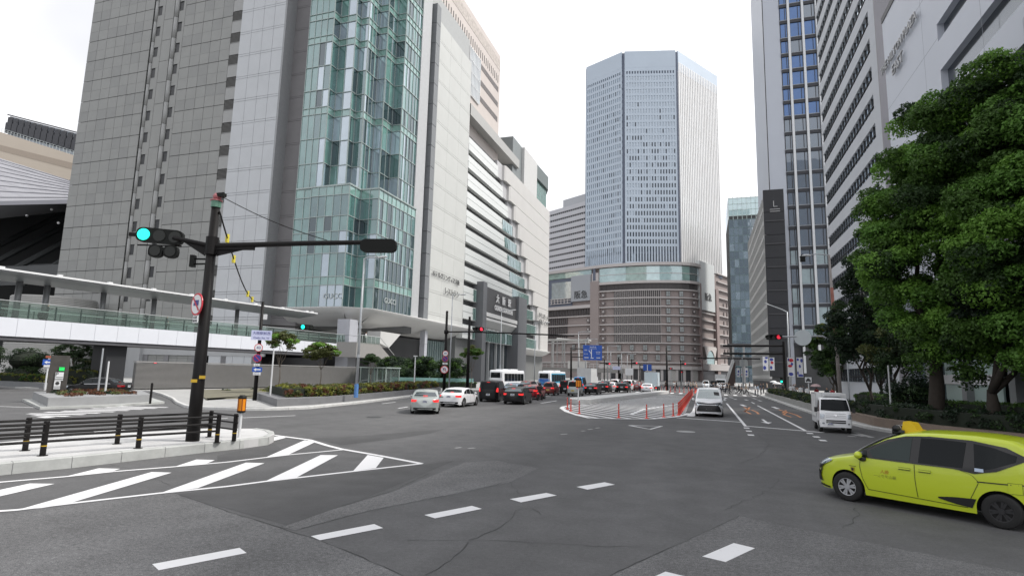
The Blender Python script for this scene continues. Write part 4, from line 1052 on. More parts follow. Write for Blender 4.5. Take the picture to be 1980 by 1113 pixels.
m.build('panel_joint', mat('joint_soft', (.30, .32, .36), .6, var=0), pz)
m = MB(); f.box(m, 0, 42, zH, zH + .5, -1, .06); m.build('roof_edge', bk, pz)
for a, b, c in ((s1a, s1b, us1), (s2a, s2b, us2), (s3a, s3b, us2 + .4)):
    m = MB(); f.quad(m, c, 42, b, a, -.4); m.build('slot_window', glass('slot_glass', (.015, .018, .022), .08), pz)
for z0, z1, r in ((atX(1945, 40, 14).z + 1.2, zH - 1, 2.5), (9, atX(1945, 60, 14).z - .2, 2.3)):
    m = MB(); m.path([(16.3, 29.6, z0), (16.3, 29.6, z0 + .4), (16.3, 29.6, z1)], [r - .05, r, r], 40); m.build('corner_drum', mat('drum_grey', (.33, .35, .40), .4, var=.05), pz)
def wt2(s, pa, pb, size_mul=1.):
    a, b = atX(*pa, XH), atX(*pb, XH); t = MB(); vs, _ = text_geo(s, 1., 0.05); w = max(v.x for v in vs) - min(v.x for v in vs)
    add_text(t, s, abs(a.y - b.y) / w, .06, (XH - .2, (a.y + b.y) / 2, (a.z + b.z) / 2), (0, -1, 0), ZUP, (-1, 0, 0)); t.build('lettering', MATS['letter_metal'], pz)
wt2('THE HILTON PLAZA', (1709, 139), (1778, 30)); wt2('EAST', (1731, 136), (1751, 110))
# street level under the plaza building: shop fronts
m = MB(); f.quad(m, 0, 42, .15, 9.4, -.85); m.build('shop_glass', glass('plaza_shop_glass', (.05, .08, .08), .15), pz)
for y in (49, 43, 37, 31, 25): m = MB(); m.box(XH + .1, XH + .9, y - .35, y + .35, 0, 9.5); m.build('column', mat('plaza_column', (.3, .31, .32), .5), pz)
m = MB(); f.box(m, 6, 14, .2, 2.6, -.6, -.5); f.box(m, 6, 14, 3.2, 5, -.6, -.5); m.build('shop_panel', mat('shop_pale_green', (.42, .53, .50), .4, var=.05), pz)
m = MB(); f.box(m, 6, 14, 2.6, 3.2, -.6, -.4); m.build('shop_sign', mat('shop_sign_white', (.7, .7, .72), .4, var=0), pz)
m = MB(); f.box(m, 20, 24, .2, 3.4, -.6, -.4); m.build('shop_awning', mat('shop_red', (.28, .05, .03), .5), pz)

# ================================================================ far left: station roof and blocks behind it
sr = thing('station_roof', 'vast sloping silver station roof with a dark underside left of the hotel tower', 'station roof', (-180, 110, 0))
a, b, c, d = atY(-120, 392, 108), atY(190, 384, 108), atY(190, 366, 150), atY(-120, 268, 150)
m = MB(); m.quad(a, b, c, d); m.quad(a - ZUP * 1.2, d - ZUP * 1.2, c - ZUP * 1.2, b - ZUP * 1.2); m.quad(a - ZUP * 1.2, b - ZUP * 1.2, b, a); m.build('roof_sheet', mat('roof_silver', (.32, .32, .345), .4, metal=.3, var=.08, scale=.1), sr)
for i in range(9):
    t = (i + .5) / 9; p, q = a.lerp(d, t), b.lerp(c, t); m = MB(); m.tube(p + ZUP * .12, q + ZUP * .12, .16, n=5); m.build('roof_rib', mat('roof_rib', (.16, .16, .18), .5), sr)
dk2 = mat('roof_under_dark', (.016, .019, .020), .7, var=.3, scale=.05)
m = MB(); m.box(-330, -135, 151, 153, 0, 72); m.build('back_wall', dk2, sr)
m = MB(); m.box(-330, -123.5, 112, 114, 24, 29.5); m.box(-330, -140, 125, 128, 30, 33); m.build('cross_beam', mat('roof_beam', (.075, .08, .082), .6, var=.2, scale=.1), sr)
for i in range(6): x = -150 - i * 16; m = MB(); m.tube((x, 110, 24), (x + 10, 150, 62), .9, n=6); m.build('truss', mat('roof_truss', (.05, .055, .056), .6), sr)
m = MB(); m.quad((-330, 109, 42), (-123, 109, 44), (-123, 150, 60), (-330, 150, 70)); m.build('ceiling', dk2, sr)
for px, py in ((52, 417), (113, 431), (100, 405)): p = atY(px, py, 111); m = MB(); m.ball(p, .35); m.build('ceiling_lamp', mat('small_lamp', (.8, .8, .8), .5, var=0), sr)
cb = thing('cream_block', 'long cream station block with a brown stripe behind the silver roof', 'building', (-320, 200, 0))
a, b = atY(-60, 236, 200), atY(190, 315, 200); zl_, zr_ = a.z, b.z; f = None; cm_ = mat('cream_block_wall', (.66, .57, .46), .6, var=.04, scale=.05)
m = MB(); m.add([(a.x, 200, 0), (b.x, 200, 0), (b.x, 200, zr_), (a.x, 200, zl_), (a.x, 220, 0), (b.x, 220, 0), (b.x, 220, zr_), (a.x, 220, zl_)], [(0, 1, 2, 3), (3, 2, 6, 7), (1, 5, 6, 2), (0, 3, 7, 4)]); m.build('wall', cm_, cb)
p, q = atY(-60, 276, 199.8), atY(190, 340, 199.8); m = MB(); m.add([p, q, q + ZUP * 3.2, p + ZUP * 3.2], [(0, 1, 2, 3)]); m.build('stripe', mat('cream_stripe', (.45, .37, .29), .6), cb)
m = MB(); p, q = Vector((a.x, 200, zl_)), Vector((b.x, 200, zr_))
for i in range(41): t = i / 40; m.tube(p.lerp(q, t), p.lerp(q, t) + ZUP * 2.2, .12, n=4)
m.tube(p + ZUP * 2.2, q + ZUP * 2.2, .12, n=4); m.tube(p + ZUP * 1.1, q + ZUP * 1.1, .1, n=4); m.build('roof_railing', mat('railing_pale', (.5, .55, .55), .5), cb)
vb = thing('grey_roofed_block', 'grey glass block with a row of dark roof vents rising above the cream block', 'building', (-420, 260, 0))
a, b = atY(20, 225, 260), atY(210, 274, 260); c = atY(3, 252, 262)
m = MB(); m.add([(a.x, 260, 60), (b.x, 260, 60), (b.x, 260, b.z), (a.x, 260, a.z), (c.x - 16, 285, 60), (c.x - 16, 285, a.z - 6)], [(0, 1, 2, 3), (0, 3, 5, 4)]); m.build('wall', mat('vent_block_wall', (.34, .38, .42), .5, var=.1, scale=.05), vb)
for i in range(16):
    t = (i + .35) / 16; p = Vector((a.x, 259.6, a.z)).lerp(Vector((b.x, 259.6, b.z)), t)
    m = MB(); m.box(p.x - 3.5, p.x + 3.4, 258.5, 259.9, p.z - 12, p.z - 4.5); m.box(p.x - 1.8, p.x + 1.8, 258.5, 259.9, p.z - 4.5, p.z - .8); m.build('roof_vent', mat('vent_dark', (.03, .032, .04), .5, var=.2), vb)
    m = MB(); m.box(p.x - 3, p.x + 1, 258.9, 259.9, p.z - 26, p.z - 15); m.build('window', mat('vent_window', (.5, .58, .6), .3, var=.3), vb)
m = MB(); m.add([(a.x, 258, a.z), (b.x, 258, b.z), (b.x, 258, b.z + .9), (a.x, 258, a.z + .9)], [(0, 1, 2, 3)]); m.build('roof_edge', MATS['vent_dark'], vb)
# ribbed drum beside the hotel
dr = thing('ribbed_drum', 'round grey ribbed ventilation drum behind the footbridge railing', 'drum', (-115, 74, 0))
c = atY(106, 590, 73); m = MB(); zz = [.0]; rr = [6.2]
for k in range(36): z = 3 + k * .3; zz += [z, z + .16, z + .17, z + .29]; rr += [6.3, 6.3, 6.15, 6.15]
m.path([(c.x, 73, z) for z in zz], rr, 40); m.build('drum_wall', mat('drum_ribs', (.38, .38, .37), .5, var=.06, scale=.3), dr)
# ================================================================ elevated walkway, garden, planters, trees
rng = np.random.default_rng(5); random.seed(31)
wk = thing('elevated_walkway', 'elevated pedestrian walkway with white fascia, glass railing and thin canopy roof', 'footbridge', (-57, 50, 0))
WA, WB = Vector((-60.9, 9., 0)), Vector((-53.9, 79., 0)); UW = (WB - WA).normalized(); NW = Vector((UW.y, -UW.x, 0)); FW = Fac(WA, UW, NW); LWk = (WB - WA).length
uw = lambda px, y=610: (lambda t: t)(float(np.linalg.solve(np.array([[ray(px, y).x, -UW.x], [ray(px, y).y, -UW.y]]), np.array([WA.x, WA.y]))[1]))
us = frange(0, LWk, 2.2)
m = MB()
for a, b in zip(us, us[1:]): FW.box(m, a + .012, b - .012, 4.75, 6.38, -.25, 0)
m.build('fascia', mat('fascia_white', (.66, .68, .73), .35, var=.03, scale=.5), wk)
m = MB(); FW.box(m, 0, LWk, 5.3, 6.3, -5.4, -.25); FW.box(m, 0, LWk, 4.4, 4.75, -5.4, -.15); FW.box(m, 0, LWk, 4.5, 5.3, -5, -.6); m.build('deck', mat('deck_under', (.10, .10, .11), .6), wk)
RG = clear_glass('rail_glass', (.72, .86, .80), .22)
for off in (-.12, -5.2):
    m = MB(); FW.quad(m, 0, LWk, 6.45, 7.85, off); m.build('rail_glass', RG, wk)
    m = MB(); FW.box(m, 0, LWk, 7.85, 7.92, off - .04, off + .04); FW.box(m, 0, LWk, 7.12, 7.2, off - .12, off - .06); m.build('handrail', mat('rail_metal', (.55, .57, .57), .35, metal=.5, var=.04), wk)
for i, u in enumerate(frange(.8, LWk - .5, 2.2)): m = MB(); FW.box(m, u - .05, u + .05, 6.38, 7.7, -.2, -.1); FW.box(m, u - .05 + .5, u + .03 + .5, 6.38, 7.2, -.32, -.24); m.build('rail_post', mat('post_dark', (.03, .05, .045), .5, var=0), wk)
prof = [(0.1, 10.55), (.35, 10.35), (-.9, 10.1), (-3, 9.85), (-5.6, 10.15), (-5.6, 10.4), (-3, 10.6), (0.1, 10.55)]
m = MB()
for (d0, z0), (d1, z1) in zip(prof, prof[1:]): m.quad(FW.p(0, z0, d0), FW.p(LWk - 7, z0, d0), FW.p(LWk - 7, z1, d1), FW.p(0, z1, d1))
m.add([FW.p(LWk - 7, z, d) for d, z in prof[:-1]], [tuple(range(7))])
m.build('canopy', mat('canopy_metal', (.40, .41, .42), .4, metal=.2, var=.06, scale=.4), wk)
m = MB(); FW.box(m, 0, LWk - 7, 10.45, 10.62, .22, .42); m.build('canopy_edge', mat('canopy_edge', (.70, .71, .72), .4, var=.05), wk)
for u in frange(1.5, LWk - 8, 4.6): m = MB(); FW.box(m, u - .2, u + .2, 10.62, 10.75, .1, .4); m.build('canopy_lamp', MATS['canopy_edge'], wk)
for px in (60, 115, 226, 325, 411, 486): u = uw(px); m = MB(); p = FW.p(u, 0, -2.6); m.tube((p.x, p.y, 6.3), (p.x, p.y, 9.95), .26, n=12); m.build('canopy_column', mat('column_steel', (.20, .205, .21), .4, metal=.2), wk, True)
for px, w in ((236, 1.0), (-200, 1.2)):
    u = uw(px, 700); m = MB(); FW.box(m, u - w, u + w, 0, 4.5, -3.4, -1.0); m.build('pier', mat('pier_black', (.022, .023, .026), .5), wk)

# lower storey of the hotel, behind the walkway
lo_ = MB(); lo_.box(-124, -97, 79, 80.2, 0, 9.4); lo_.box(-97, -70, 79.6, 80, 4.2, 9.4); lo_.build('lower_wall', mat('lower_wall_grey', (.40, .41, .42), .5, var=.06, scale=.2), hotel)
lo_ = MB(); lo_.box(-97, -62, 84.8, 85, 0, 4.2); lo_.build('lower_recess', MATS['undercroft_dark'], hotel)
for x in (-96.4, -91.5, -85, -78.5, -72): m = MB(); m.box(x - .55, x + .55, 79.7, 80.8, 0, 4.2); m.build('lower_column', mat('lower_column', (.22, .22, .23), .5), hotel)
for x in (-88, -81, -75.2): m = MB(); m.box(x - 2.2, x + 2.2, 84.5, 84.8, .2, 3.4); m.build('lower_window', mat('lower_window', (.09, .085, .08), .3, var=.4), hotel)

# louvred wall
lvw = thing('louvred_wall', 'long low grey louvred wall standing below the walkway in front of the hotel', 'wall', (-48, 58, 0))
LA, LB = Vector((-51.2, 41.5, 0)), Vector((-46.2, 71.2, 0)); Ul_ = (LB - LA).normalized(); FLv = Fac(LA, Ul_, Vector((Ul_.y, -Ul_.x, 0))); Ll = (LB - LA).length
m = MB(); FLv.box(m, 0, Ll, .1, 2.7, -.4, -.15); m.build('backing', LOUV, lvw)
m = MB(); z = .3
while z < 2.72: FLv.box(m, 0, Ll, z, z + .055, -.15, .02); z += .11
FLv.box(m, -.05, Ll + .05, 2.74, 2.86, -.45, .06); m.build('louvre', mat('louvre_slat', (.30, .295, .29), .4, metal=.2, var=.05), lvw)

# ---- foliage makers
def leafmat(name, col, var=.3, tr=.35):
    m = bpy.data.materials.new(name); m.use_nodes = True; MATS[name] = m
    n = m.node_tree.nodes; l = m.node_tree.links; b = n['Principled BSDF']; b.inputs['Roughness'].default_value = .5; b.inputs['Specular IOR Level'].default_value = .3
    gi = n.new('ShaderNodeNewGeometry'); r = n.new('ShaderNodeMapRange'); r.inputs['To Min'].default_value = 1 - var; r.inputs['To Max'].default_value = 1 + var
    l.new(gi.outputs['Random Per Island'], r.inputs['Value'])
    x = n.new('ShaderNodeMix'); x.data_type = 'RGBA'; x.blend_type = 'MULTIPLY'; x.inputs['Factor'].default_value = 1; x.inputs['A'].default_value = (*col, 1)
    l.new(r.outputs[0], x.inputs['B']); l.new(x.outputs['Result'], b.inputs['Base Color'])
    t = n.new('ShaderNodeBsdfTranslucent'); l.new(x.outputs['Result'], t.inputs['Color'])
    ms = n.new('ShaderNodeMixShader'); ms.inputs['Fac'].default_value = tr; l.new(b.outputs[0], ms.inputs[1]); l.new(t.outputs[0], ms.inputs[2]); l.new(ms.outputs[0], n['Material Output'].inputs['Surface'])
    return m
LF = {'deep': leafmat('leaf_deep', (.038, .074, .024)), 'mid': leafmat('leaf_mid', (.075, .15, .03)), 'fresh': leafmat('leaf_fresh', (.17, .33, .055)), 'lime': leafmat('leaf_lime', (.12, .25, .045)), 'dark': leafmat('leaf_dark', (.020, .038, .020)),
      'yellow': leafmat('leaf_yellow', (.20, .21, .035)), 'rust': leafmat('leaf_rust', (.13, .055, .03)), 'olive': leafmat('leaf_olive', (.095, .11, .035)), 'grey': leafmat('leaf_grey', (.05, .075, .04))}
def leaves(name, clumps, mats, parent=None, size=.14, flat=.7, up=.35, asp=.55):
    """clumps: (x, y, z, r, n, material index)"""
    V = []; MI = []
    for x, y, z, r, n, mi in clumps:
        n = int(n)
        d = rng.normal(size=(n, 3)); d /= np.linalg.norm(d, axis=1)[:, None]
        low = d[:, 2] < 0; d[low & (rng.random(n) < .55), 2] *= -1
        rad = r * (.5 + .5 * rng.random(n) ** .45)[:, None]; lump = 1 + .22 * np.sin(d[:, :1] * 5 + x) * np.cos(d[:, 1:2] * 4 + y)
        p = d * rad * lump; p[:, 2] *= flat; p += np.array([x, y, z])
        nr = d * .8 + rng.normal(size=(n, 3)) * .6; nr[:, 2] += up; nr /= np.linalg.norm(nr, axis=1)[:, None]
        t = np.cross(nr, rng.normal(size=(n, 3))); t /= np.linalg.norm(t, axis=1)[:, None]; b = np.cross(nr, t)
        s = (size * (.6 + .8 * rng.random(n)))[:, None]
        V.append(np.stack([p - t * s, p + b * s * asp - nr * s * .15, p + t * s, p - b * s * asp - nr * s * .15], 1)); MI.append(np.full(n, mi))
    V = np.concatenate(V); MI = np.concatenate(MI).astype(np.int32); k = len(V)
    off = np.array(wloc(parent)) if parent is not None else np.zeros(3); V = V - off
    me = bpy.data.meshes.new(name); me.vertices.add(k * 4); me.loops.add(k * 4); me.polygons.add(k)
    me.vertices.foreach_set('co', V.reshape(-1).astype(np.float32)); me.loops.foreach_set('vertex_index', np.arange(k * 4, dtype=np.int32))
    me.polygons.foreach_set('loop_start', np.arange(0, k * 4, 4, dtype=np.int32)); me.polygons.foreach_set('loop_total', np.full(k, 4, dtype=np.int32))
    for m in mats: me.materials.append(m)
    me.polygons.foreach_set('material_index', MI); me.update(); me.validate()
    o = bpy.data.objects.new(name, me); COL.objects.link(o)
    if parent is not None: o.parent = parent
    return o
BARK = mat('bark_dark', (.035, .028, .022), .9, var=.3, scale=4, bump=.5, bscale=12); BARK2 = mat('bark_grey', (.12, .10, .08), .9, var=.25, scale=4, bump=.4, bscale=14)
def limb(mb, p0, p1, r0, r1, k=5, wob=.12):
    p0, p1 = Vector(p0), Vector(p1); L = (p1 - p0).length; pts = []
    for i in range(k + 1):
        t = i / k; p = p0.lerp(p1, t)
        if 0 < i < k: p += Vector((random.uniform(-1, 1), random.uniform(-1, 1), random.uniform(-.5, .5))) * L * wob * .5
        pts.append(p)
    mb.path(pts, [r0 + (r1 - r0) * i / k for i in range(k + 1)], 8); return pts
def tree(name, label, base, lobes, mats, weights, r0=.22, size=.14, dens=260, clump=.75, fork=1.8, group=None, bark=BARK, cat='tree', trunk_to=None, flat=.7, limbs=None):
    """lobes: list of (x, y, z, R) crown volumes filled with leaf clumps"""
    t = thing(name, label, cat, base, group); b = Vector(base); tr = MB()
    cen = sum((Vector(l[:3]) for l in lobes), Vector((0, 0, 0))) / len(lobes)
    fk = Vector(trunk_to) if trunk_to else Vector((b.x + (cen.x - b.x) * .3, b.y + (cen.y - b.y) * .3, b.z + fork))
    tr.path([b - ZUP * .1, b.lerp(fk, .12), b.lerp(fk, .5) + Vector((.06, .03, 0)), fk], [r0 * 1.5, r0 * 1.1, r0, r0 * .6], 10)
    for l in (limbs or lobes): limb(tr, fk - ZUP * .15, Vector(l[:3]) - ZUP * .2 * l[3], r0 * .62, r0 * .12)
    tr.build('trunk', bark, t, True)
    cl = []
    for x, y, z, R in lobes:
        n = max(3, int((R / clump) ** 2 * 3.2))
        for i in range(n):
            d = rng.normal(size=3); d /= np.linalg.norm(d); rr = R * (.35 + .65 * rng.random() ** .5)
            if d[2] < -.2 and rng.random() < .5: d[2] *= -1
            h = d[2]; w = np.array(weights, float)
            w[-1] *= max(.05, .3 + 1.2 * h); w /= w.sum()  # last leaf tone gathers upward: young growth plus light from above in the colour
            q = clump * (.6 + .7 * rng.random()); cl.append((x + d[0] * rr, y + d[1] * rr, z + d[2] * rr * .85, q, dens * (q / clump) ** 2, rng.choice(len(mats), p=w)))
    leaves('crown', cl, mats, t, size, flat); return t
def hedge(name, label, poly, z0, z1, mats, w, dens=900, size=.07, group=None, cat='hedge', core='dark'):
    """clipped hedge over a strip polygon: list of (a, b) cross pairs along its run"""
    m = MB()
    for (a0, b0), (a1, b1) in zip(poly, poly[1:]):
        e = .08
        m.add([(a0[0], a0[1], z0), (b0[0], b0[1], z0), (b1[0], b1[1], z0), (a1[0], a1[1], z0), (a0[0], a0[1], z1 - e), (b0[0], b0[1], z1 - e), (b1[0], b1[1], z1 - e), (a1[0], a1[1], z1 - e)],
              [(4, 5, 6, 7), (0, 1, 5, 4), (1, 2, 6, 5), (2, 3, 7, 6), (3, 0, 4, 7)])
    t = thing(name, label, cat, (poly[0][0][0], poly[0][0][1], z0), group); m.build('shade_core', mat('hedge_core', (.012, .018, .010), .9, var=.3), t)  # solid near-black core: the shade inside the hedge put into colour
    cl = []
    for (a0, b0), (a1, b1) in zip(poly, poly[1:]):
        a0, b0, a1, b1 = [Vector(q) for q in (a0, b0, a1, b1)]; L = (a1 - a0).length; W = (b0 - a0).length; n = max(2, int(L * W * 3.5) + int(L * (z1 - z0) * 3.5))
        for i in range(n):
            s, tt = random.random(), random.choice((0, 0, 1, 1)) if random.random() < .5 else random.random()
            p = a0.lerp(a1, s).lerp(b0.lerp(b1, s), tt); edge = tt in (0, 1); z = random.uniform(z0 + .1, z1) if edge else z1
            cl.append((p.x, p.y, z - .08, random.uniform(.2, .36), dens / 14, rng.choice(len(mats), p=w)))
    leaves('foliage', cl, mats, t, size, .7); return t

# ---- left garden
hedge('clipped_hedge', 'low bright clipped hedge along the road at the left edge of the photo', [((-76, 39.2), (-76, 40.6)), ((-66, 39.2), (-66, 40.6)), ((-59.2, 39.6), (-59.2, 40.8))], .6, 1.25, [LF['mid'], LF['yellow']], [.5, .5])
hedge('clipped_hedge', 'yellow topped clipped hedge behind the parked black saloon', [((-66, 43.5), (-66, 44.6)), ((-59.5, 43.5), (-59.5, 44.6))], .3, 1.75, [LF['grey'], LF['yellow']], [.45, .55])
m = MB(); m.box(-80, -58.9, 38.6, 39.1, .1, .62); tag(m.build('low_wall', mat('low_wall_grey', (.25, .26, .27), .7)), 'low grey stone wall in front of the left edge hedge', 'wall')
m = MB(); m.box(-58.5, -52.6, 41.9, 42.4, .1, .8); tag(m.build('low_wall', MATS['low_wall_grey']), 'low grey wall between the black walkway pier and the louvred wall', 'wall')
c = Vector((-67.5, 47.0, .1))
lob = [(c.x + dx, c.y + dy, z, r) for dx, dy, z, r in ((-2.2, 0, 3.9, .9), (-.6, .3, 4.5, 1.0), (1.2, 0, 4.1, .9), (2.4, .2, 3.2, .9), (.6, -.5, 3.3, .8), (-1.6, -.3, 3.0, .8), (2.9, 0, 2.3, .8), (1.6, -.4, 2.2, .9), (-2.6, .2, 2.4, .7))]
tree('cloud_pine', 'loosely layered garden pine behind the parked black saloon under the walkway', c, lob, [LF['grey'], LF['deep'], LF['olive']], [.5, .4, .3], r0=.18, size=.09, dens=150, clump=.5, fork=1.6, bark=BARK2, flat=.5)
def shrub(label, c, R, sc, mats, w, n=26, size=.07, name='round_shrub', cat='shrub', group=None):
    t = thing(name, label, cat, c, group); m = MB(); m.ball((c[0], c[1], c[2] + R * sc * .9), R * .86, 12, 8, 0, (1, 1, sc)); m.build('shade_core', MATS['hedge_core'], t)  # near-black ball standing for the shade among the leaves
    cl = []
    for i in range(n):
        d = rng.normal(size=3); d /= np.linalg.norm(d); d[2] = abs(d[2]) if rng.random() < .7 else d[2]
        cl.append((c[0] + d[0] * R * .9, c[1] + d[1] * R * .9, c[2] + R * sc * .9 + d[2] * R * sc * .9, R * .3, 120, rng.choice(len(mats), p=w)))
    leaves('foliage', cl, mats, t, size); return t
shrub('dark mushroom shaped clipped shrub left of the garden pine', (-70.8, 44.5, 1.5), 2.0, .62, [LF['dark'], LF['deep']], [.6, .4])
shrub('dark low dome shaped clipped shrub under the mushroom shaped one', (-70.2, 43.8, .1), 1.9, .5, [LF['dark'], LF['deep']], [.7, .3])
shrub('tall dark garden shrub cut off by the left edge of the photo', (-73.6, 41.6, .1), 1.9, 1.35, [LF['dark'], LF['deep'], LF['grey']], [.4, .4, .2], 40)
shrub('dark rounded shrub right of the garden pine beside the black pier', (-64.2, 47.0, .1), 1.7, .75, [LF['dark'], LF['deep']], [.6, .4])

# ---- planter island in the left road
m = MB(); PI = [(-42.6, 27.3), (-35.2, 23.4), (-34.7, 26.6), (-35.2, 29.9), (-40.6, 33.6)]; m.prism(PI, -.05, .62)
pli = tag(m.build('stone_planter', mat('planter_stone', (.27, .275, .28), .7, var=.1, scale=1)), 'grey stone planter island with brown ground cover and a parking sign on it', 'planter')
m = MB(); m.prism([(-42.9, 26.9), (-35, 22.9), (-34.2, 26.6), (-34.8, 30.5), (-34.8, 30.6), (-40.6, 34.2)], -.05, .14); struct(m, 'kerb', KERB)
cl = [(random.uniform(-41.5, -36), 0, .68, .3, 60, random.choice((0, 0, 1, 2))) for i in range(70)]
cl = [(x, 27.2 - (x + 42) * .48 + random.uniform(.6, 5.0), z, r, n, k) for x, _, z, r, n, k in cl]
tag(leaves('ground_cover', cl, [LF['rust'], LF['dark'], LF['olive']], None, .07, .5), 'brown red ground cover plants filling the stone planter island', 'ground cover', None, 'stuff')
m = MB(); PT = [(-60, 12.), (-37.6, 20.1), (-36.2, 21.6), (-38.4, 22.2), (-60, 17)]; m.prism(PT, -.05, .15); struct(m, 'traffic_island', KERB)
shrub('low dark round bush on the traffic island at the left edge', (-40.6, 20.0, .1), 1.2, .35, [LF['dark'], LF['olive']], [.7, .3], 14, .06)

# ---- kerbside planter with the red green hedge
SP = [(-33.4, 37.4), (-25.9, 31.0), (-25.5, 34.5), (-26.2, 40.6), (-28.2, 52), (-30.9, 66), (-33.4, 66), (-31.8, 52), (-30.4, 44), (-33.2, 39.5)]
m = MB(); m.prism(SP, .1, .62); tag(m.build('stone_planter', mat('planter_wall', (.17, .172, .18), .7, var=.12, scale=1.2)), 'long dark grey stone planter curving along the left kerb under the red green hedge', 'planter')
hedge('roadside_hedge', 'roadside hedge with green tips and red brown base on the curving planter', [((-27.0, 33.2), (-32.6, 38.0)), ((-26.3, 36.5), (-29.6, 41.0)), ((-27.0, 42), (-29.6, 44.5)), ((-28.5, 51), (-30.9, 52)), ((-31.0, 65), (-32.6, 65))], .6, 1.25, [LF['rust'], LF['olive'], LF['yellow']], [.26, .44, .30], 1500, .07)
m = MB(); m.prism([(-34.8, 34), (-33.9, 33.3), (-46.8, 44), (-47.4, 58), (-45, 70), (-41.5, 70), (-39, 58), (-37, 46), (-33.2, 39.8)][::-1], .1, .24); struct(m, 'planting_bed', mat('bed_soil', (.16, .15, .11), .9, var=.3, scale=1.5))
cl = [(-45 + 10 * random.random(), 46 + 20 * random.random(), .26, .25, 30, random.choice((0, 1, 2))) for i in range(120)]
tag(leaves('ground_cover', cl, [LF['yellow'], LF['olive'], LF['grey']], None, .08, .4), 'dry yellow green ground cover in front of the louvred wall', 'ground cover', None, 'stuff')
def small_tree(label, c, h, R, mats, w, lean=0, group=None, dens=110, size=.09):
    lob = [(c[0] + lean + R * math.cos(a) * .62, c[1] + R * math.sin(a) * .62, c[2] + h - R * .55 + .25 * math.sin(a * 3), R * .55) for a in lin(0, 5.0, 4)] + [(c[0] + lean, c[1], c[2] + h - R * .3, R * .5)]
    return tree('street_tree', label, c, lob, mats, w, r0=.05, size=size, dens=dens, clump=.38, fork=h * .42, bark=BARK2, group=group, flat=.45)
small_tree('young street tree with thin pale crown behind the left road sign pole', (-37.6, 45.0, .5), 5.3, 1.3, [LF['olive'], LF['fresh']], [.6, .4])
small_tree('young street tree with flat green crown standing before the louvred wall', (-41.3, 56.2, .5), 4.9, 1.75, [LF['olive'], LF['fresh']], [.6, .4])
small_tree('young tree with sparse crown beside the glass lift shelter', (-43.4, 70.0, .15), 4.4, 1.2, [LF['deep'], LF['grey']], [.6, .4])
small_tree('slender young tree behind the black signal pole before the station portal', (-32.6, 80.0, .15), 6.0, 1.5, [LF['mid'], LF['olive']], [.6, .4])
for i, (lab, x, y, h, R) in enumerate((('dense dark green tree right of the walkway stair', -45.5, 80, 4.6, 2.3), ('dense dark green tree in the middle of the clump below the soffit', -42.2, 83.5, 4.8, 2.5),
        ('dense dark green tree at the right end of the clump below the soffit', -39.2, 88, 4.7, 2.4), ('low dark green tree in front of the clump below the soffit', -43.5, 77.5, 3.2, 1.8))):
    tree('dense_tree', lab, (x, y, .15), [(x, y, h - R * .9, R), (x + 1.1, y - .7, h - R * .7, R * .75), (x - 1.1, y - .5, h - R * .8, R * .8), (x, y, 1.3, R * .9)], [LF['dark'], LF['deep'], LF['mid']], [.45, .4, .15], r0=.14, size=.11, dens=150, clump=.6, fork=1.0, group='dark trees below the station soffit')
hedge('low_hedge', 'low dark hedge below the teal glass screen before the dark trees', [((-41.2, 73.0), (-42.2, 73.8)), ((-36.5, 76), (-37.2, 77)), ((-32.6, 82), (-33.4, 83))], .15, .95, [LF['deep'], LF['mid']], [.6, .4], 700)
m = MB()
for a, b in zip([(-42.6, 74.2), (-39.6, 75.8), (-36.8, 77.8)], [(-39.62, 75.8), (-36.82, 77.8), (-33.5, 83)]): 
    d = (Vector(b) - Vector(a)).normalized(); f = Fac((a[0], a[1], 0), (d.x, d.y, 0), (d.y, -d.x, 0)); f.box(m, .02, (Vector(b) - Vector(a)).length - .03, .95, 1.55, 0, .06)
tag(m.build('glass_screen', glass('screen_teal', (.28, .50, .46), .15)), 'low teal glass screen above the hedge before the dark trees', 'glass screen')
# glass shelter
gs = thing('glass_shelter', 'small green framed glass lift shelter at the right end of the louvred wall', 'shelter', (-43.8, 72, .1)); gfm = mat('shelter_frame', (.40, .47, .44), .4, metal=.3)
x0, x1, y0, y1 = -45.6, -41.6, 71, 74.6
for x in (x0, (x0 * 2 + x1) / 3, (x0 + 2 * x1) / 3, x1):
    for y in (y0, y1): m = MB(); m.box(x - .07, x + .07, y - .07, y + .07, .1, 2.75); m.build('frame_post', gfm, gs)
m = MB(); m.box(x0 - .2, x1 + .2, y0 - .2, y1 + .2, 2.75, 2.92); m.build('roof', gfm, gs)
m = MB(); m.quad((x0, y0, .2), (x1, y0, .2), (x1, y0, 2.7), (x0, y0, 2.7)); m.quad((x1, y0, .2), (x1, y1, .2), (x1, y1, 2.7), (x1, y0, 2.7)); m.build('glass_pane', clear_glass('shelter_glass', (.62, .75, .72), .35), gs)
for x in (x0 + .6, x1 - 1.2): m = MB(); m.path([(x, y0 - .6, .1), (x, y0 - .6, 1.0), (x + 1.0, y0 + .5, 1.25)], .035, 6); m.build('handrail', MATS['rail_metal'], gs)
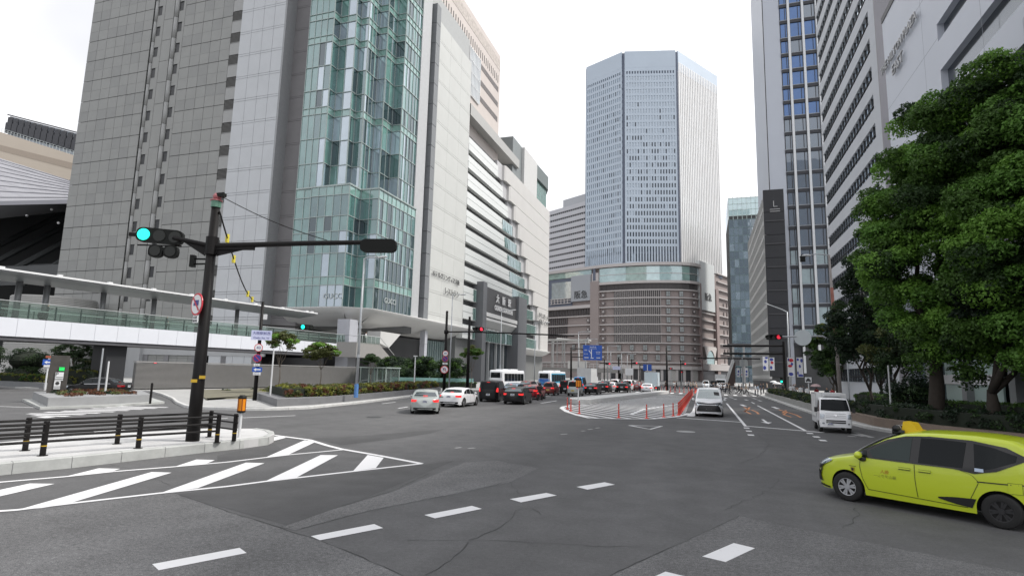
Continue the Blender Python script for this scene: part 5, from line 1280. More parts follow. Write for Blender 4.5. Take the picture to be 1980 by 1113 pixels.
# stair from the upper level
stw = thing('walkway_stair', 'grey stair and landing hanging below the soffit beside the big column', 'stair', (-49, 84, 0)); sg = mat('stair_grey', (.30, .29, .28), .6, var=.05)
p = lambda px, y, X: atX(px, y, X); a, b = atX(688, 690, -49.5), atX(733, 665, -49.5)
m = MB(); m.box(-53, -49.5, a.y, b.y, a.z, b.z); m.build('landing', sg, stw)
e = atX(749, 690, -49.5); m = MB(); m.add([(-49.5, b.y, b.z), (-49.5, b.y, b.z - 1.9), (-49.5, e.y + 2, e.z - 2.6), (-49.5, e.y + 2, e.z - .6), (-51.5, b.y, b.z), (-51.5, b.y, b.z - 1.9), (-51.5, e.y + 2, e.z - 2.6), (-51.5, e.y + 2, e.z - .6)], [(0, 1, 2, 3), (4, 7, 6, 5), (0, 3, 7, 4), (1, 5, 6, 2), (2, 6, 7, 3)]); m.build('flight', sg, stw)
m = MB(); m.quad((-49.4, a.y, b.z), (-49.4, b.y, b.z), (-49.4, b.y, b.z + 1.1), (-49.4, a.y, b.z + 1.1)); m.build('rail_glass', RG, stw)
m = MB(); m.tube((-49.4, a.y, b.z + 1.1), (-49.4, b.y, b.z + 1.1), .05); m.tube((-49.4, b.y, b.z + 1.1), (-49.4, e.y + 2, e.z + .4), .05)
for i in range(6): y = a.y + (b.y - a.y) * i / 5; m.tube((-49.4, y, b.z), (-49.4, y, b.z + 1.1), .04)
m.build('handrail', MATS['rail_metal'], stw)
c0, c1, c2 = atX(736, 640, -51), atX(775, 646, -51), atX(752, 672, -51); m = MB(); m.add([c0, c1, c2, Vector((-51, c0.y, c2.z + .6)), c0 + Vector((-2.5, 0, 0)), c1 + Vector((-2.5, 0, 0)), c2 + Vector((-2.5, 0, 0)), Vector((-53.5, c0.y, c2.z + .6))], [(0, 3, 2, 1), (4, 5, 6, 7), (0, 1, 5, 4), (1, 2, 6, 5), (2, 3, 7, 6), (3, 0, 4, 7)]); m.build('slanted_column', SOFF, stw)

# ---- right side planters and hedges
BRW = mat('planter_brown', (.20, .155, .125), .8, var=.15, scale=2); GRW = mat('planter_grey', (.30, .30, .29), .8, var=.12, scale=1.5)
m = MB()
for y in frange(46, 92, 3.4)[:-1]: m.box(8.3, 8.62, y + .03, y + 3.37, .1, .62)
tag(m.build('planter_wall', GRW), 'low grey concrete planter wall along the right kerb behind the kei truck', 'planter wall')
hedge('roadside_hedge', 'dark clipped hedge along the right kerb beyond the small white truck', [((8.65, 46), (10.2, 46)), ((8.65, 70), (10.2, 70)), ((8.65, 92), (10.2, 92))], .3, 1.15, [LF['dark'], LF['deep'], LF['olive']], [.35, .4, .25], 800)
BP = [(8.9, 44.5), (9.1, 38.6), (10.4, 34), (13.4, 29.2), (17.5, 24.6), (26, 18), (26.4, 18.6), (18, 25), (13.8, 29.6), (10.9, 34.2), (9.6, 38.8), (9.4, 44.5)]
m = MB(); m.prism(BP, .1, .62); tag(m.build('planter_wall', BRW), 'low brown stone planter wall curving behind the yellow taxi', 'planter wall')
hedge('roadside_hedge', 'dark clipped hedge on the brown planter wall behind the yellow taxi', [((9.5, 44.5), (11.4, 44.5)), ((9.7, 38.8), (11.6, 39.3)), ((11, 34.4), (12.8, 35.4)), ((13.9, 29.8), (15.2, 31)), ((18, 25.2), (19.2, 26.4)), ((26.5, 18.8), (27.5, 20))], .5, 1.35, [LF['dark'], LF['deep']], [.6, .4], 800)
hedge('inner_hedge', 'bright clipped hedge in front of the plaza shops behind the trees', [((13.2, 62), (14.4, 62)), ((13.2, 44), (14.4, 44)), ((14.6, 39), (15.0, 40))], .2, 1.55, [LF['mid'], LF['deep']], [.6, .4], 700)
hedge('inner_hedge', 'bright clipped hedge at the right edge in front of the red awning', [((14.0, 37.2), (14.8, 37.2)), ((14.0, 30), (14.8, 30)), ((14.2, 22), (14.9, 22))], .5, 1.7, [LF['mid'], LF['fresh']], [.7, .3], 700)
m = MB(); m.prism([(12.9, 92), (12.9, 44), (13.2, 44), (13.2, 92)], .1, .45); m.prism([(13.7, 38), (13.7, 20), (14, 20), (14, 38)], .1, .55); struct(m, 'bed_edging', mat('edging_pale', (.36, .36, .37), .8, var=.1))
# big tree
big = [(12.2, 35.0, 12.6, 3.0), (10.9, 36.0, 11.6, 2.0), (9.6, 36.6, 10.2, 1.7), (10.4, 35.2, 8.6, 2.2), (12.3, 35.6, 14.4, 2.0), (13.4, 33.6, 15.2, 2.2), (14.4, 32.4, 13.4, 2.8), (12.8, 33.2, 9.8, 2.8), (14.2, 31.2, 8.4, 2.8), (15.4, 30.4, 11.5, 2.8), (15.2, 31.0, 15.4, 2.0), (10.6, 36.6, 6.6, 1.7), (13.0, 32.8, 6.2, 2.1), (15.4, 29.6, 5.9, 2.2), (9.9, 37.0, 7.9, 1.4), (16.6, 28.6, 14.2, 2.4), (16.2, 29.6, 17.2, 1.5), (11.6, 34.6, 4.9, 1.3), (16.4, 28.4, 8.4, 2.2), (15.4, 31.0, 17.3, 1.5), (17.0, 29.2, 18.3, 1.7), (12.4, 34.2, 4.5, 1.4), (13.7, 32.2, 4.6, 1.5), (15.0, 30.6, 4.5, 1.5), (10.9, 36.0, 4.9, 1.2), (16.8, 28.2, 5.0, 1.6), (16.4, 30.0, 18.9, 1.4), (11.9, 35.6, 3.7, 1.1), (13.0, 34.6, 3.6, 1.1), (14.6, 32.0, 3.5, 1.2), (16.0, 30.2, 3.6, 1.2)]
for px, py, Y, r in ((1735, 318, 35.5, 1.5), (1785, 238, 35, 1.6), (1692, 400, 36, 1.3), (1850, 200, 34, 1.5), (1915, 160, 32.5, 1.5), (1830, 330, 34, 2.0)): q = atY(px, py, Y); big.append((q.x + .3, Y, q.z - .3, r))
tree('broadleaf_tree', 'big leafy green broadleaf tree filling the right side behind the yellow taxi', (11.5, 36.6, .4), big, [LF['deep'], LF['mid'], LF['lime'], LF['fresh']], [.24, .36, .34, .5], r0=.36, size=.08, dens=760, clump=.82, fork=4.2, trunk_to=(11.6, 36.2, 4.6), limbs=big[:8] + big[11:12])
sec = [(13.6, 33.6, 6.4, 1.9), (15.4, 31.6, 7.4, 2.0), (14.6, 32.8, 5.0, 1.3)]
tree('broadleaf_tree', 'dark forked tree with low trunk right of the big tree trunk', (13.0, 34.0, .4), sec, [LF['dark'], LF['deep']], [.7, .3], r0=.3, size=.12, dens=260, clump=.75, fork=2.4, trunk_to=(13.0, 33.9, 2.4))
# darker trees behind
for lab, b, L, mats, w, sz in (
    ('dark conifer like tree left of the big tree in front of the banded block', (12.6, 53.5, .2), [(12.6, 53.5, 9.8, 2.0), (12.2, 53.8, 7.4, 2.4), (12.9, 53, 5.0, 2.2), (11.3, 54, 5.8, 1.5), (12.4, 53.5, 12.2, 1.2)], [LF['dark'], LF['deep']], [.65, .35], .10),
    ('soft grey green tree behind the thin pale pole right of the white truck', (12.4, 46.0, .2), [(12.4, 46, 5.2, 1.5), (11.7, 46.2, 4.2, 1.3), (13, 45.6, 4.0, 1.4), (12.2, 46, 6.2, .9)], [LF['deep'], LF['olive'], LF['grey']], [.5, .3, .2], .09),
    ('dark bush tree low beside the big tree trunk', (12.2, 42.6, .2), [(12.2, 42.6, 2.0, 1.2), (12.8, 42.2, 1.6, 1.1), (11.7, 42.9, 1.5, .9)], [LF['dark'], LF['deep']], [.7, .3], .08),
    ('shaded tree behind the right lamp post in front of the banded block', (15.0, 60.5, .2), [(15, 60.5, 6.5, 2.1), (14.2, 61, 5.0, 1.8), (15.4, 60, 8.6, 1.7), (15.6, 60, 4.2, 1.6)], [LF['dark'], LF['deep']], [.6, .4], .11),
    ('broad tree with sunlit yellow green top behind the white banners', (16.6, 88, .2), [(16.6, 88, 8.8, 2.2), (14.9, 88.5, 7.0, 2.1), (17.6, 87, 6.4, 2.2), (15.6, 88, 5.0, 2.0), (17.2, 87.5, 10.3, 1.4), (18.6, 86, 8.4, 2.0)], [LF['deep'], LF['mid'], LF['yellow']], [.55, .25, .22], .13),
    ('dark street tree beside the far right pavement behind the crossing people', (18.5, 100, .2), [(18.5, 100, 5.4, 2.0), (17.4, 101, 4.4, 1.7), (19.6, 99, 4.2, 1.8)], [LF['dark'], LF['deep'], LF['mid']], [.5, .4, .1], .13)):
    tree('plaza_tree', lab, b, L, mats, w, r0=.15, size=sz, dens=200, clump=.62, fork=1.8)
# ================================================================ street furniture
random.seed(41)
BLACK = mat('pole_black', (.009, .008, .008), .5, var=.15, scale=3, spec=.2); GALV = mat('pole_galvanised', (.40, .42, .44), .45, metal=.3, var=.08, scale=2); WHT = mat('pole_white', (.62, .63, .64), .45, var=.05)
SBLK = mat('signal_black', (.009, .010, .009), .55, var=.1, spec=.2); LENS = mat('lens_dark', (.02, .022, .02), .3, var=0, spec=.3)
GRN = mat('lamp_green', (.0, .6, .45), .3, var=0, emit=(.02, .95, .68), estr=1.05); RED = mat('lamp_red', (.7, .02, .03), .3, var=0, emit=(1., .03, .07), estr=1.0); RED2 = mat('lamp_red_dull', (.5, .02, .03), .3, var=0, emit=(.7, .02, .05), estr=.55)
S_BLUE = mat('sign_blue', (.02, .09, .42), .4, var=.04); S_WHITE = mat('sign_white', (.72, .73, .74), .4, var=.03); S_RED = mat('sign_red', (.55, .03, .05), .4, var=0); S_NAVY = mat('sign_navy', (.03, .035, .22), .4, var=0); S_LILAC = mat('sign_lilac', (.55, .58, .78), .4, var=.03); S_BLACK = mat('sign_black', (.03, .03, .03), .4, var=0)
CAMP = Vector((0, 0, HC))
def facing(p, n=None):
    """frame of a sign at p turned towards the carriageway: right, normal"""
    N = Vector(n) if n else Vector((-p.x, -p.y, 0)); N.z = 0; N.normalize(); return Vector((-N.y, N.x, 0)), N
def signal(parent_or_none, c, N, L, H, lit, nl=3, name='signal_head', visor=True, back=False, mats=None, tilt=0):
    """horizontal signal head: body, visors, lenses; `lit` = (index, material), index 0 at the viewer's left"""
    U = Vector((-N.y, N.x, 0)); U = (U * math.cos(tilt) + ZUP * math.sin(tilt)).normalized(); V = N.cross(U).normalized(); V = V if V.z > 0 else -V; m = MB()
    n = 18; r = H / 2; vs = []
    for d in (-.09, .09):
        for k in range(n):
            t = 2 * math.pi * k / n; s = 1 if math.cos(t) >= 0 else -1
            e = min(1., abs(math.cos(t)) ** .5) * (1 if math.cos(t) >= 0 else -1)
            vs.append(c + U * (s * (L / 2 - r) + math.cos(t) * r) + V * (math.copysign(abs(math.sin(t)) ** .6, math.sin(t)) * r) + N * d)
    m.add(vs, [tuple(range(n, 2 * n)), tuple(range(n - 1, -1, -1))] + [(k, (k + 1) % n, n + (k + 1) % n, n + k) for k in range(n)])
    o = m.build(name, SBLK, parent_or_none)
    if not back:
        for i in range(nl):
            q = c + U * (-L / 2 + L * (i + .5) / nl) + N * .1; lr = min(H * .39, L / nl * .42); m = MB(); m.disc(q, N, lr, 20, 0, .03); m.build('lens', lit[1] if i == lit[0] else LENS, o)
            if visor:
                m = MB(); a = []; b = []
                for k in range(13): t = math.pi * (k / 12) * 1.1 - .05 * math.pi; a.append(q + (U * math.cos(t) + V * math.sin(t)) * lr * 1.08); b.append(a[-1] + N * .2 * (H / .45))
                m.add(a + b, [(k, k + 1, 13 + k + 1, 13 + k) for k in range(12)]); m.build('visor', SBLK, o)
    return o
def round_sign(parent, c, N, r, kind):
    U = Vector((-N.y, N.x, 0)); m = MB(); m.disc(c, N, r, 28, 0, .03); o = m.build('round_sign', S_RED if kind != 'blank' else WHT, parent)
    m = MB(); m.disc(c + N * .018, N, r * .84, 28, 0, .012); m.build('face', S_WHITE if kind in ('40', 'truck') else S_NAVY if kind == 'nopark' else S_WHITE, o)
    if kind == '40': t = MB(); add_text(t, '40', r * 1.0, .004, c + N * .028, U, ZUP, N); t.build('numeral', S_NAVY, o)
    if kind == 'nopark': m = MB(); m.obox(c + N * .028, (U - ZUP).normalized() * r * .8, (U + ZUP).normalized() * r * .08, N * .004); m.build('slash', S_RED, o)
    if kind == 'truck':
        m = MB(); f = Fac(c + N * .028, U, N); f.box(m, -r * .25, r * .42, -r * .12, r * .36, 0, .006); f.box(m, -r * .45, -r * .25, -r * .12, r * .15, 0, .006); m.build('emblem', S_NAVY, o)
        m = MB(); m.obox(c + N * .04, (U - ZUP).normalized() * r * .8, (U + ZUP).normalized() * r * .07, N * .004); m.build('slash', S_RED, o)
    if kind == 'turn':
        m = MB(); m.path([c + N * .03 + U * x * r + ZUP * y * r for x, y in ((-.3, -.4), (-.3, .1), (-.1, .35), (.15, .35), (.3, .1), (.3, -.1))], r * .08, 6); m.build('emblem', S_NAVY, o); m = MB(); m.obox(c + N * .04, (U - ZUP).normalized() * r * .8, (U + ZUP).normalized() * r * .07, N * .004); m.build('slash', S_RED, o)
    return o
def plate(parent, c, N, w, h, m_, name='sign_plate', edge=None):
    U = Vector((-N.y, N.x, 0)); m = MB(); m.obox(c, U * w / 2, N * .015, ZUP * h / 2); return m.build(name, m_, parent)
def plate_text(parent, c, N, s, size, m_, d=.02, ext=.003): U = Vector((-N.y, N.x, 0)); t = MB(); add_text(t, s, size, ext, c + N * d, U, ZUP, N); return t.build('lettering', m_, parent)
def arrow_left(parent, c, N, w, m_):
    U = Vector((-N.y, N.x, 0)); f = Fac(c, U, N); m = MB(); m.add([f.p(u, z, .022) for u, z in ((-w, 0), (-w * .3, w * .45), (-w * .3, w * .16), (w * .9, w * .16), (w * .9, -w * .16), (-w * .3, -w * .16), (-w * .3, -w * .45))], [tuple(range(7))]); m.build('arrow', m_, parent)

# ---- near signal pole on the island
b = G(372, 852, .27); zt_ = zat(b, 409, 402); za_ = zat(b, 402, 476)
sp_ = thing('traffic_signal_pole', 'thick black signal pole on the fenced island with a lit green signal and long arm', 'traffic signal', b)
m = MB(); m.path([b, b + ZUP * 1.5, Vector((b.x, b.y, zt_))], [.205, .195, .135], 20); m.build('pole', BLACK, sp_, True)
AD = Vector((.975, .22, 0)).normalized(); base = Vector((b.x, b.y, za_))
m = MB(); m.path([base, base + AD * 3.2 + ZUP * .1, base + AD * 6.1 + ZUP * .15], [.1, .085, .075], 10); m.obox(base + AD * .75 - ZUP * .02, AD * .75, Vector((-AD.y, AD.x, 0)) * .05, ZUP * .11); m.add([base + AD * .2 - ZUP * .35, base + AD * 1.7, base + AD * .2 + ZUP * .05], [(0, 1, 2)]); m.build('arm', BLACK, sp_)
m = MB(); m.tube(base, base - AD * 1.4 + ZUP * .28, .075, n=8); m.add([base - AD * .2 - ZUP * .35, base - AD * 1.0 + ZUP * .12, base - AD * .2 + ZUP * .1], [(0, 1, 2)]); m.tube((b.x, b.y, za_ - .3), (b.x, b.y, za_ + .3), .2, n=16); m.build('bracket', BLACK, sp_)
N0 = Vector((.42, -.9, 0)).normalized(); c = base - AD * 1.88 + ZUP * .33
signal(sp_, c, N0, 1.5, .50, (0, GRN), tilt=R_(-3), visor=False)
U0 = Vector((-N0.y, N0.x, 0)); m = MB(); m.obox(c - U0 * .85 + ZUP * .02, U0 * .14, N0 * .05, ZUP * .06); m.tube(c - U0 * .7 - ZUP * .33, c + U0 * .7 - ZUP * .3, .025); m.build('mounting_bar', BLACK, sp_)
for k in (-1, 1):
    q = c + U0 * (.16 + k * .24) - ZUP * .52; o = signal(sp_, q, N0, .46, .44, (9, LENS), 1, 'arrow_signal', visor=False)
m = MB(); q = base - AD * .62 - ZUP * .52; m.obox(q, U0 * .07, N0 * .1, ZUP * .2); m.tube(q + ZUP * .08, base - ZUP * .45, .03); m.tube(q - ZUP * .1, base - ZUP * .6, .03); m.build('detector', SBLK, sp_)
cb_ = base + AD * 5.75 + ZUP * .02; signal(sp_, cb_, Vector((AD.y, -AD.x, 0)), 1.2, .44, (9, LENS), 3, 'signal_head', back=True)
m = MB(); t = Vector((b.x, b.y, zt_)); m.path([t, t + ZUP * .22], [.16, .16], 14); m.build('cap_band', mat('band_green', (.10, .22, .16), .5), sp_)
m = MB(); m.path([t + ZUP * .22, t + ZUP * .26], [.19, .19], 14); m.ball((t.x + .02, t.y, zt_ + .38), .14, sc=(1, 1, .9)); m.build('beacon', mat('beacon_pink', (.38, .13, .14), .5), sp_)
m = MB(); m.obox(t + Vector((.2, 0, .42)), Vector((.12, .02, 0)), Vector((0, .08, 0)), ZUP * .06); m.build('camera', SBLK, sp_)
# signs on it
q = zat(b, 386, 590); c = Vector((b.x, b.y, q)) + Vector((-.02, -.34, 0)); Ns = Vector((-.45, -.9, 0)).normalized(); Ns = Vector((.05, -1, 0)).normalized()
_u, nn = facing(b); c = Vector((b.x, b.y, q)) + nn * .12 - _u * .26; rsN = (nn * .43 - _u * .9).normalized(); round_sign(sp_, c, rsN, .37, 'truck')
c2 = Vector((c.x, c.y, zat(b, 382, 618))); plate(sp_, c2, rsN, .32, .24, S_WHITE); plate_text(sp_, c2 + ZUP * .05, rsN, '8-20', .12, S_BLACK); plate_text(sp_, c2 - ZUP * .06, rsN, '指定方向', .07, S_BLACK)
for dz, a in ((2.02, .2), (1.9, -.25)): m = MB(); q = b + ZUP * dz + nn * .2 + _u * a * .5; m.obox(q, _u * .09, nn * .004, ZUP * .05); m.build('yellow_mark', mat('mark_yellow', (.5, .32, .02), .6), sp_)
# cables
def cable(p, q, sag, r=.018, n=14, lab='', name='overhead_cable', m_=BLACK):
    mb_ = MB(); p, q = Vector(p), Vector(q); mb_.path([p.lerp(q, i / n) - ZUP * sag * math.sin(math.pi * i / n) for i in range(n + 1)], r, 5); return tag(mb_.build(name, m_), lab, 'cable')
cable(t + Vector((.25, 0, .35)), base + AD * 4.0 + ZUP * .2, .12, .014, lab='thin black cable from the signal pole top down to its long arm')
p2 = G(492, 775, .1); zt2 = zat(p2, 506, 583)
cable(t + Vector((.18, 0, -.15)), (p2.x, p2.y, zt2), 1.1, .03, lab='black cable with yellow tags sagging between the two left signal poles')
P_, Q_ = t + Vector((.18, 0, -.15)), Vector((p2.x, p2.y, zt2))
for k in (.1, .2, .5, .62): q = P_.lerp(Q_, k) - ZUP * 1.1 * math.sin(math.pi * k); m = MB(); m.obox(q, Vector((.05, 0, 0)), Vector((0, .05, 0)), ZUP * .16); tag(m.build('cable_tag', mat('tag_yellow', (.65, .55, .05), .5)), 'yellow tag tied on the black sagging cable', 'tag', 'yellow tags on the sagging cable')

# ---- fences on the island
def pipe_fence(lab, posts, ext, z0=.27, h=.86):
    P = [G(x, y, z0) for x, y in posts]; d = (P[0] - P[1]); P = [P[0] + d * k for k in range(ext, 0, -1)] + P
    t = thing('pipe_fence', lab, 'fence', P[-1])
    for p in P:
        m = MB(); m.path([p, p + ZUP * h, p + ZUP * (h + .02)], [.068, .068, .05], 12); o = m.build('post', BLACK, t)
        m = MB(); m.path([p + ZUP * .24, p + ZUP * .265], [.0705, .0705], 12); m.build('yellow_band', MATS['mark_yellow'], o)
        m = MB(); m.path([p, p + ZUP * .012], [.12, .12], 12); m.build('base_plate', BLACK, o)
    for k in range(3):
        z = h - .06 - k * .22; m = MB(); off = Vector((.0, -.075, 0)); A = P[0] + off; m.path([q + off + ZUP * z for q in P], .034, 8); m.build('rail', BLACK, t)
    return t
pipe_fence('black three rail pipe fence along the kerb side edge of the island', [(82, 880.5), (266.7, 866), (419, 855)], 2)
pipe_fence('black three rail pipe fence along the far edge of the island', [(48, 870.7), (226, 857.8), (404.5, 844.4)], 2)
e1, e2 = G(404.5, 844.4, .27), G(452, 852, .27); t = thing('pipe_fence', 'short black pipe fence return closing the tip of the island', 'fence', e2); p = e2
m = MB(); m.path([p, p + ZUP * .86], [.068, .068], 12); o = m.build('post', BLACK, t); m = MB(); m.path([p + ZUP * .24, p + ZUP * .265], [.0705, .0705], 12); m.build('yellow_band', MATS['mark_yellow'], o)
for k in range(3): m = MB(); z = .8 - k * .22; m.tube(e1 + ZUP * z, e2 + ZUP * z + (e2 - e1).normalized() * .12, .028); m.build('rail', BLACK, t)
def flasher(lab, b, hp, hh, r):
    t = thing('delineator_post', lab, 'delineator', b); m = MB(); m.tube(b, b + ZUP * hp, .05, n=12); m.build('post', WHT, t)
    m = MB(); m.path([b + ZUP * (hp - .03), b + ZUP * hp, b + ZUP * (hp + .05)], [r * .7, r, r], 16); m.build('end_cap', SBLK, t); m = MB(); m.path([b + ZUP * (hp + hh - .05), b + ZUP * (hp + hh), b + ZUP * (hp + hh + .07)], [r, r, r * .6], 16); m.build('end_cap', SBLK, t)
    m = MB(); m.path([b + ZUP * (hp + .05), b + ZUP * (hp + hh - .05)], [r * .93] * 2, 16); o = m.build('drum', mat('reflector_orange', (.75, .25, .01), .35, var=.05), t)
    m = MB()
    for k in range(6): a = k * math.pi / 3 + .3; q = b + Vector((math.cos(a), math.sin(a), 0)) * r * .95; m.tube(q + ZUP * (hp + .05), q + ZUP * (hp + hh - .05), r * .12, n=5)
    m.build('rib', mat('rib_brown', (.25, .06, .0), .4, var=0), o)
fb = G(462, 845, .27); flasher('orange ribbed flasher on a white post at the tip of the fenced island', fb, zat(fb, 466, 796) - .27, .5, .14)
fb = G(1118, 776, .42); flasher('orange ribbed flasher on a white post at the end of the concrete median', fb, 1.15, .62, .2)

# ---- red delineator posts round the hatched island
RPM = mat('post_red', (.62, .055, .035), .45, var=.08); RPB = mat('post_band', (.55, .25, .22), .4, var=0)
def make_red(p, lab, grp=None):
    t = thing('red_delineator', lab, 'delineator', p, grp); m = MB(); m.path([p, p + ZUP * .05, p + ZUP * .09, p + ZUP * .84, p + ZUP * .88], [.13, .11, .045, .04, .025], 10); o = m.build('post', RPM, t)
    m = MB()
    for z in (.5, .68): m.path([p + ZUP * z, p + ZUP * (z + .06)], [.044, .044], 10)
    m.build('reflective_band', RPB, t); return t
fr = [((1097, 790.5), 'leftmost red delineator post of the hatched island, before the median end'), ((1103.8, 794.5), 'second red delineator post from the left end of the hatched island'), ((1120, 799.6), 'third red delineator post from the left end of the hatched island'),
      ((1196.4, 807.7), 'lone red delineator post in the middle of the hatched island front line'), ((1250.5, 808.7), 'red delineator post behind the white triangle marking'), ((1283.6, 806.3), 'red delineator post just right of the one behind the triangle marking'),
      ((1301.8, 804.2), 'red delineator post left of the dense red row')]
proto = None
for p, lab in fr:
    g0 = G(*p)
    if proto is None: proto = make_red(g0, lab, 'red posts along the front of the hatched island')
    else: dup(proto, g0, None, lab)
RL = 'red delineator post in the dense straight row beside the white minivan'
y = 42.3
while y < 91.5: dup(proto, (-1.78 + random.uniform(-.02, .02), y, .0), None, RL, 'red posts in the row beside the white minivan'); y += .62
for k in range(26): dup(proto, (-1.6 - .0 * k, 99 + k * 1.1, 0), None, 'far red delineator post in the row beyond the crossing', 'red posts beyond the crossing')
for k in range(14): dup(proto, (-2.6 - k * .75, 101 + k * .5, 0), None, 'far red delineator post in the slanting row behind the walking people', 'red posts behind the walking people')

# ---- second left pole with signs
t = thing('traffic_signal_pole', 'black pole at the left planter carrying place name plate, round signs and small green signal', 'traffic signal', p2)
m = MB(); m.path([p2, Vector((p2.x, p2.y, zt2))], [.15, .11], 12); m.build('pole', BLACK, t, True)
_u, nn = facing(p2); at2 = lambda px, py: Vector((p2.x, p2.y, zat(p2, px, py))) + nn * .2
c = at2(505, 648) + _u * .1; plate(t, c, nn, 1.42, .72, S_LILAC); plate_text(t, c + ZUP * .14, nn, '大阪駅前西', .25, S_NAVY); plate_text(t, c - ZUP * .2, nn, 'Osaka Sta. W', .2, S_NAVY)
round_sign(t, at2(499, 672) - _u * .03, nn, .30, '40'); round_sign(t, at2(497.5, 692) - _u * .06, nn, .30, 'nopark')
c = at2(497, 705) - _u * .06; plate(t, c, nn, .4, .18, S_WHITE); plate_text(t, c, nn, '8-20', .13, S_BLACK)
c = at2(499, 714); plate(t, c, nn, .68, .34, S_BLUE); arrow_left(t, c, nn, .26, S_WHITE); c = at2(498, 722); plate(t, c, nn, .52, .2, S_WHITE); plate_text(t, c, nn, '自転車を除く', .075, S_NAVY)
za2 = zat(p2, 500, 628); e = Vector((p2.x, p2.y, za2)) + _u * 2.7; m = MB(); m.tube((p2.x, p2.y, za2), e + _u * .6, .06); m.build('arm', BLACK, t); sN = (nn * .6 + _u * .8).normalized(); sN = nn
signal(t, e + _u * .55, (nn + _u * .55).normalized(), 1.15, .4, (0, GRN), visor=False)
m = MB(); m.obox(Vector((p2.x, p2.y, zat(p2, 508, 612))) + _u * .25, _u * .14, nn * .1, ZUP * .2); m.build('control_box', WHT, t)

# ---- lamp posts
def lamp_post(lab, b, ztop, armv, r0=.1, r1=.05, m_=GALV, sleeve=None, head=.75, group=None):
    t = thing('street_lamp', lab, 'street lamp', b, group); b = Vector(b); T = Vector((b.x, b.y, ztop)); m = MB(); m.path([b, b.lerp(T, .5), T], [r0, (r0 + r1) / 2, r1], 10); m.build('pole', m_, t, True)
    A = Vector(armv); m = MB(); m.path([T - ZUP * .02, T + A * .3 + ZUP * .08, T + A], [r1, r1 * .9, r1 * .8], 8); m.build('arm', m_, t)
    d = A.normalized(); s = d.cross(ZUP).normalized(); m = MB(); c = T + A + d * head * .4; m.ball((0, 0, 0), 1, 12, 6); m.v = [tuple(c + d * v[0] * head * .55 + s * v[1] * .16 + ZUP * v[2] * .09) for v in m.v]; m.build('lamp_head', mat('lamp_head', (.55, .57, .58), .35, var=.03), t, True)
    if sleeve: m = MB(); m.path([b, b + ZUP * 1.0], [r0 * 1.35, r0 * 1.25], 12); m.build('sleeve', mat('sleeve_blue', (.10, .24, .52), .5, var=.1), t)
    for z in (3.0, 5.2):
        if sleeve: m = MB(); m.path([b + ZUP * z, b + ZUP * (z + .22)], [r0 * 1.05, r0 * 1.0], 12); m.build('collar', GALV, t)
    return t
b = G(688, 768, .5); lamp_post('tall pale lamp post with blue sleeve rising from the red green hedge', b, zat(b, 704, 500), Vector((1.0, .25, .1)) * 1.1, .12, .06, sleeve=True)
b = G(868, 757, .15); lamp_post('tall pale lamp post just behind the black pole with four round signs', b, zat(b, 880, 570), Vector((1, .2, .05)) * 1.0)
b = G(966, 750, .15); lamp_post('pale lamp post crossing the station portal lettering', b, zat(b, 966, 600), Vector((1, .2, .05)) * 1.6)
b = atX(1033, 740, -29); b.z = .15; lamp_post('pale lamp post right of the station portal beside the far bus', b, zat(b, 1036, 624), Vector((1, .2, .05)) * 1.9)
for i, (px, py, lab) in enumerate(((1118, 642, 'tallest of the pale far lamp posts left of the blue direction sign'), (1132, 656, 'pale far lamp post directly behind the blue direction sign'), (1154, 663, 'pale far lamp post at the right edge of the blue direction sign'),
        (1175, 669, 'pale far lamp post above the first red far signal'), (1181, 678, 'pale far lamp post just right of the first red far signal'), (1202, 682, 'pale far lamp post beside the dark far signal pole'), (1213, 685, 'smallest pale far lamp post near the second red far signal'))):
    b = atX(px, 735, -27 + i * .4); b.z = .1; lamp_post(lab, b, zat(b, px, py), Vector((1, 0, .05)) * 2.2, .14, .08)
b = G(522, 768, .45); m = MB(); m.path([b, Vector((b.x, b.y, zat(b, 527, 676)))], [.06, .05], 10); tag(m.build('thin_pole', WHT), 'thin pale pole beside the young tree in the left planting bed', 'pole')
b = G(800, 760, .15); m = MB(); m.path([b, Vector((b.x, b.y, zat(b, 802, 688)))], [.07, .06], 10); m.obox(Vector((b.x, b.y, zat(b, 802, 688))), Vector((.2, 0, 0)), Vector((0, .08, 0)), ZUP * .06); tag(m.build('garden_lamp', WHT), 'thin pale garden lamp in front of the dark trees below the soffit', 'garden lamp')

# ---- black poles before the station
b = G(858, 764, .15); t = thing('sign_pole', 'black pole with four stacked round signs behind the white sports saloon', 'sign pole', b); _u, nn = facing(b); zt3 = zat(b, 864, 601)
m = MB(); m.path([b, Vector((b.x, b.y, zt3))], [.17, .12], 12); m.tube((b.x, b.y, zat(b, 864, 645)), (b.x, b.y, zat(b, 864, 638)), .24); m.build('pole', BLACK, t, True)
at3 = lambda px, py: Vector((b.x, b.y, zat(b, px, py))) + nn * .2; round_sign(t, at3(861, 683), nn, .3, '40'); round_sign(t, at3(861, 693.5), nn, .3, 'nopark')
c = at3(861, 702.5); plate(t, c, nn, .5, .2, S_WHITE); plate_text(t, c, nn, '8-20', .14, S_BLACK); round_sign(t, at3(859, 714) - _u * .04, nn, .40, 'turn')
b4 = G(903, 766, .1); z4 = zat(b4, 905, 641); e = Vector((b4.x, b4.y, z4)); m = MB(); m.tube((b.x, b.y, zat(b, 864, 641.5)), e, .07); m.build('arm', BLACK, t)
t = thing('traffic_signal_pole', 'black signal pole with a red signal and long thin arm before the station portal', 'traffic signal', b4); m = MB(); m.path([b4, Vector((b4.x, b4.y, zat(b4, 908, 612)))], [.17, .12], 12); m.build('pole', BLACK, t, True)
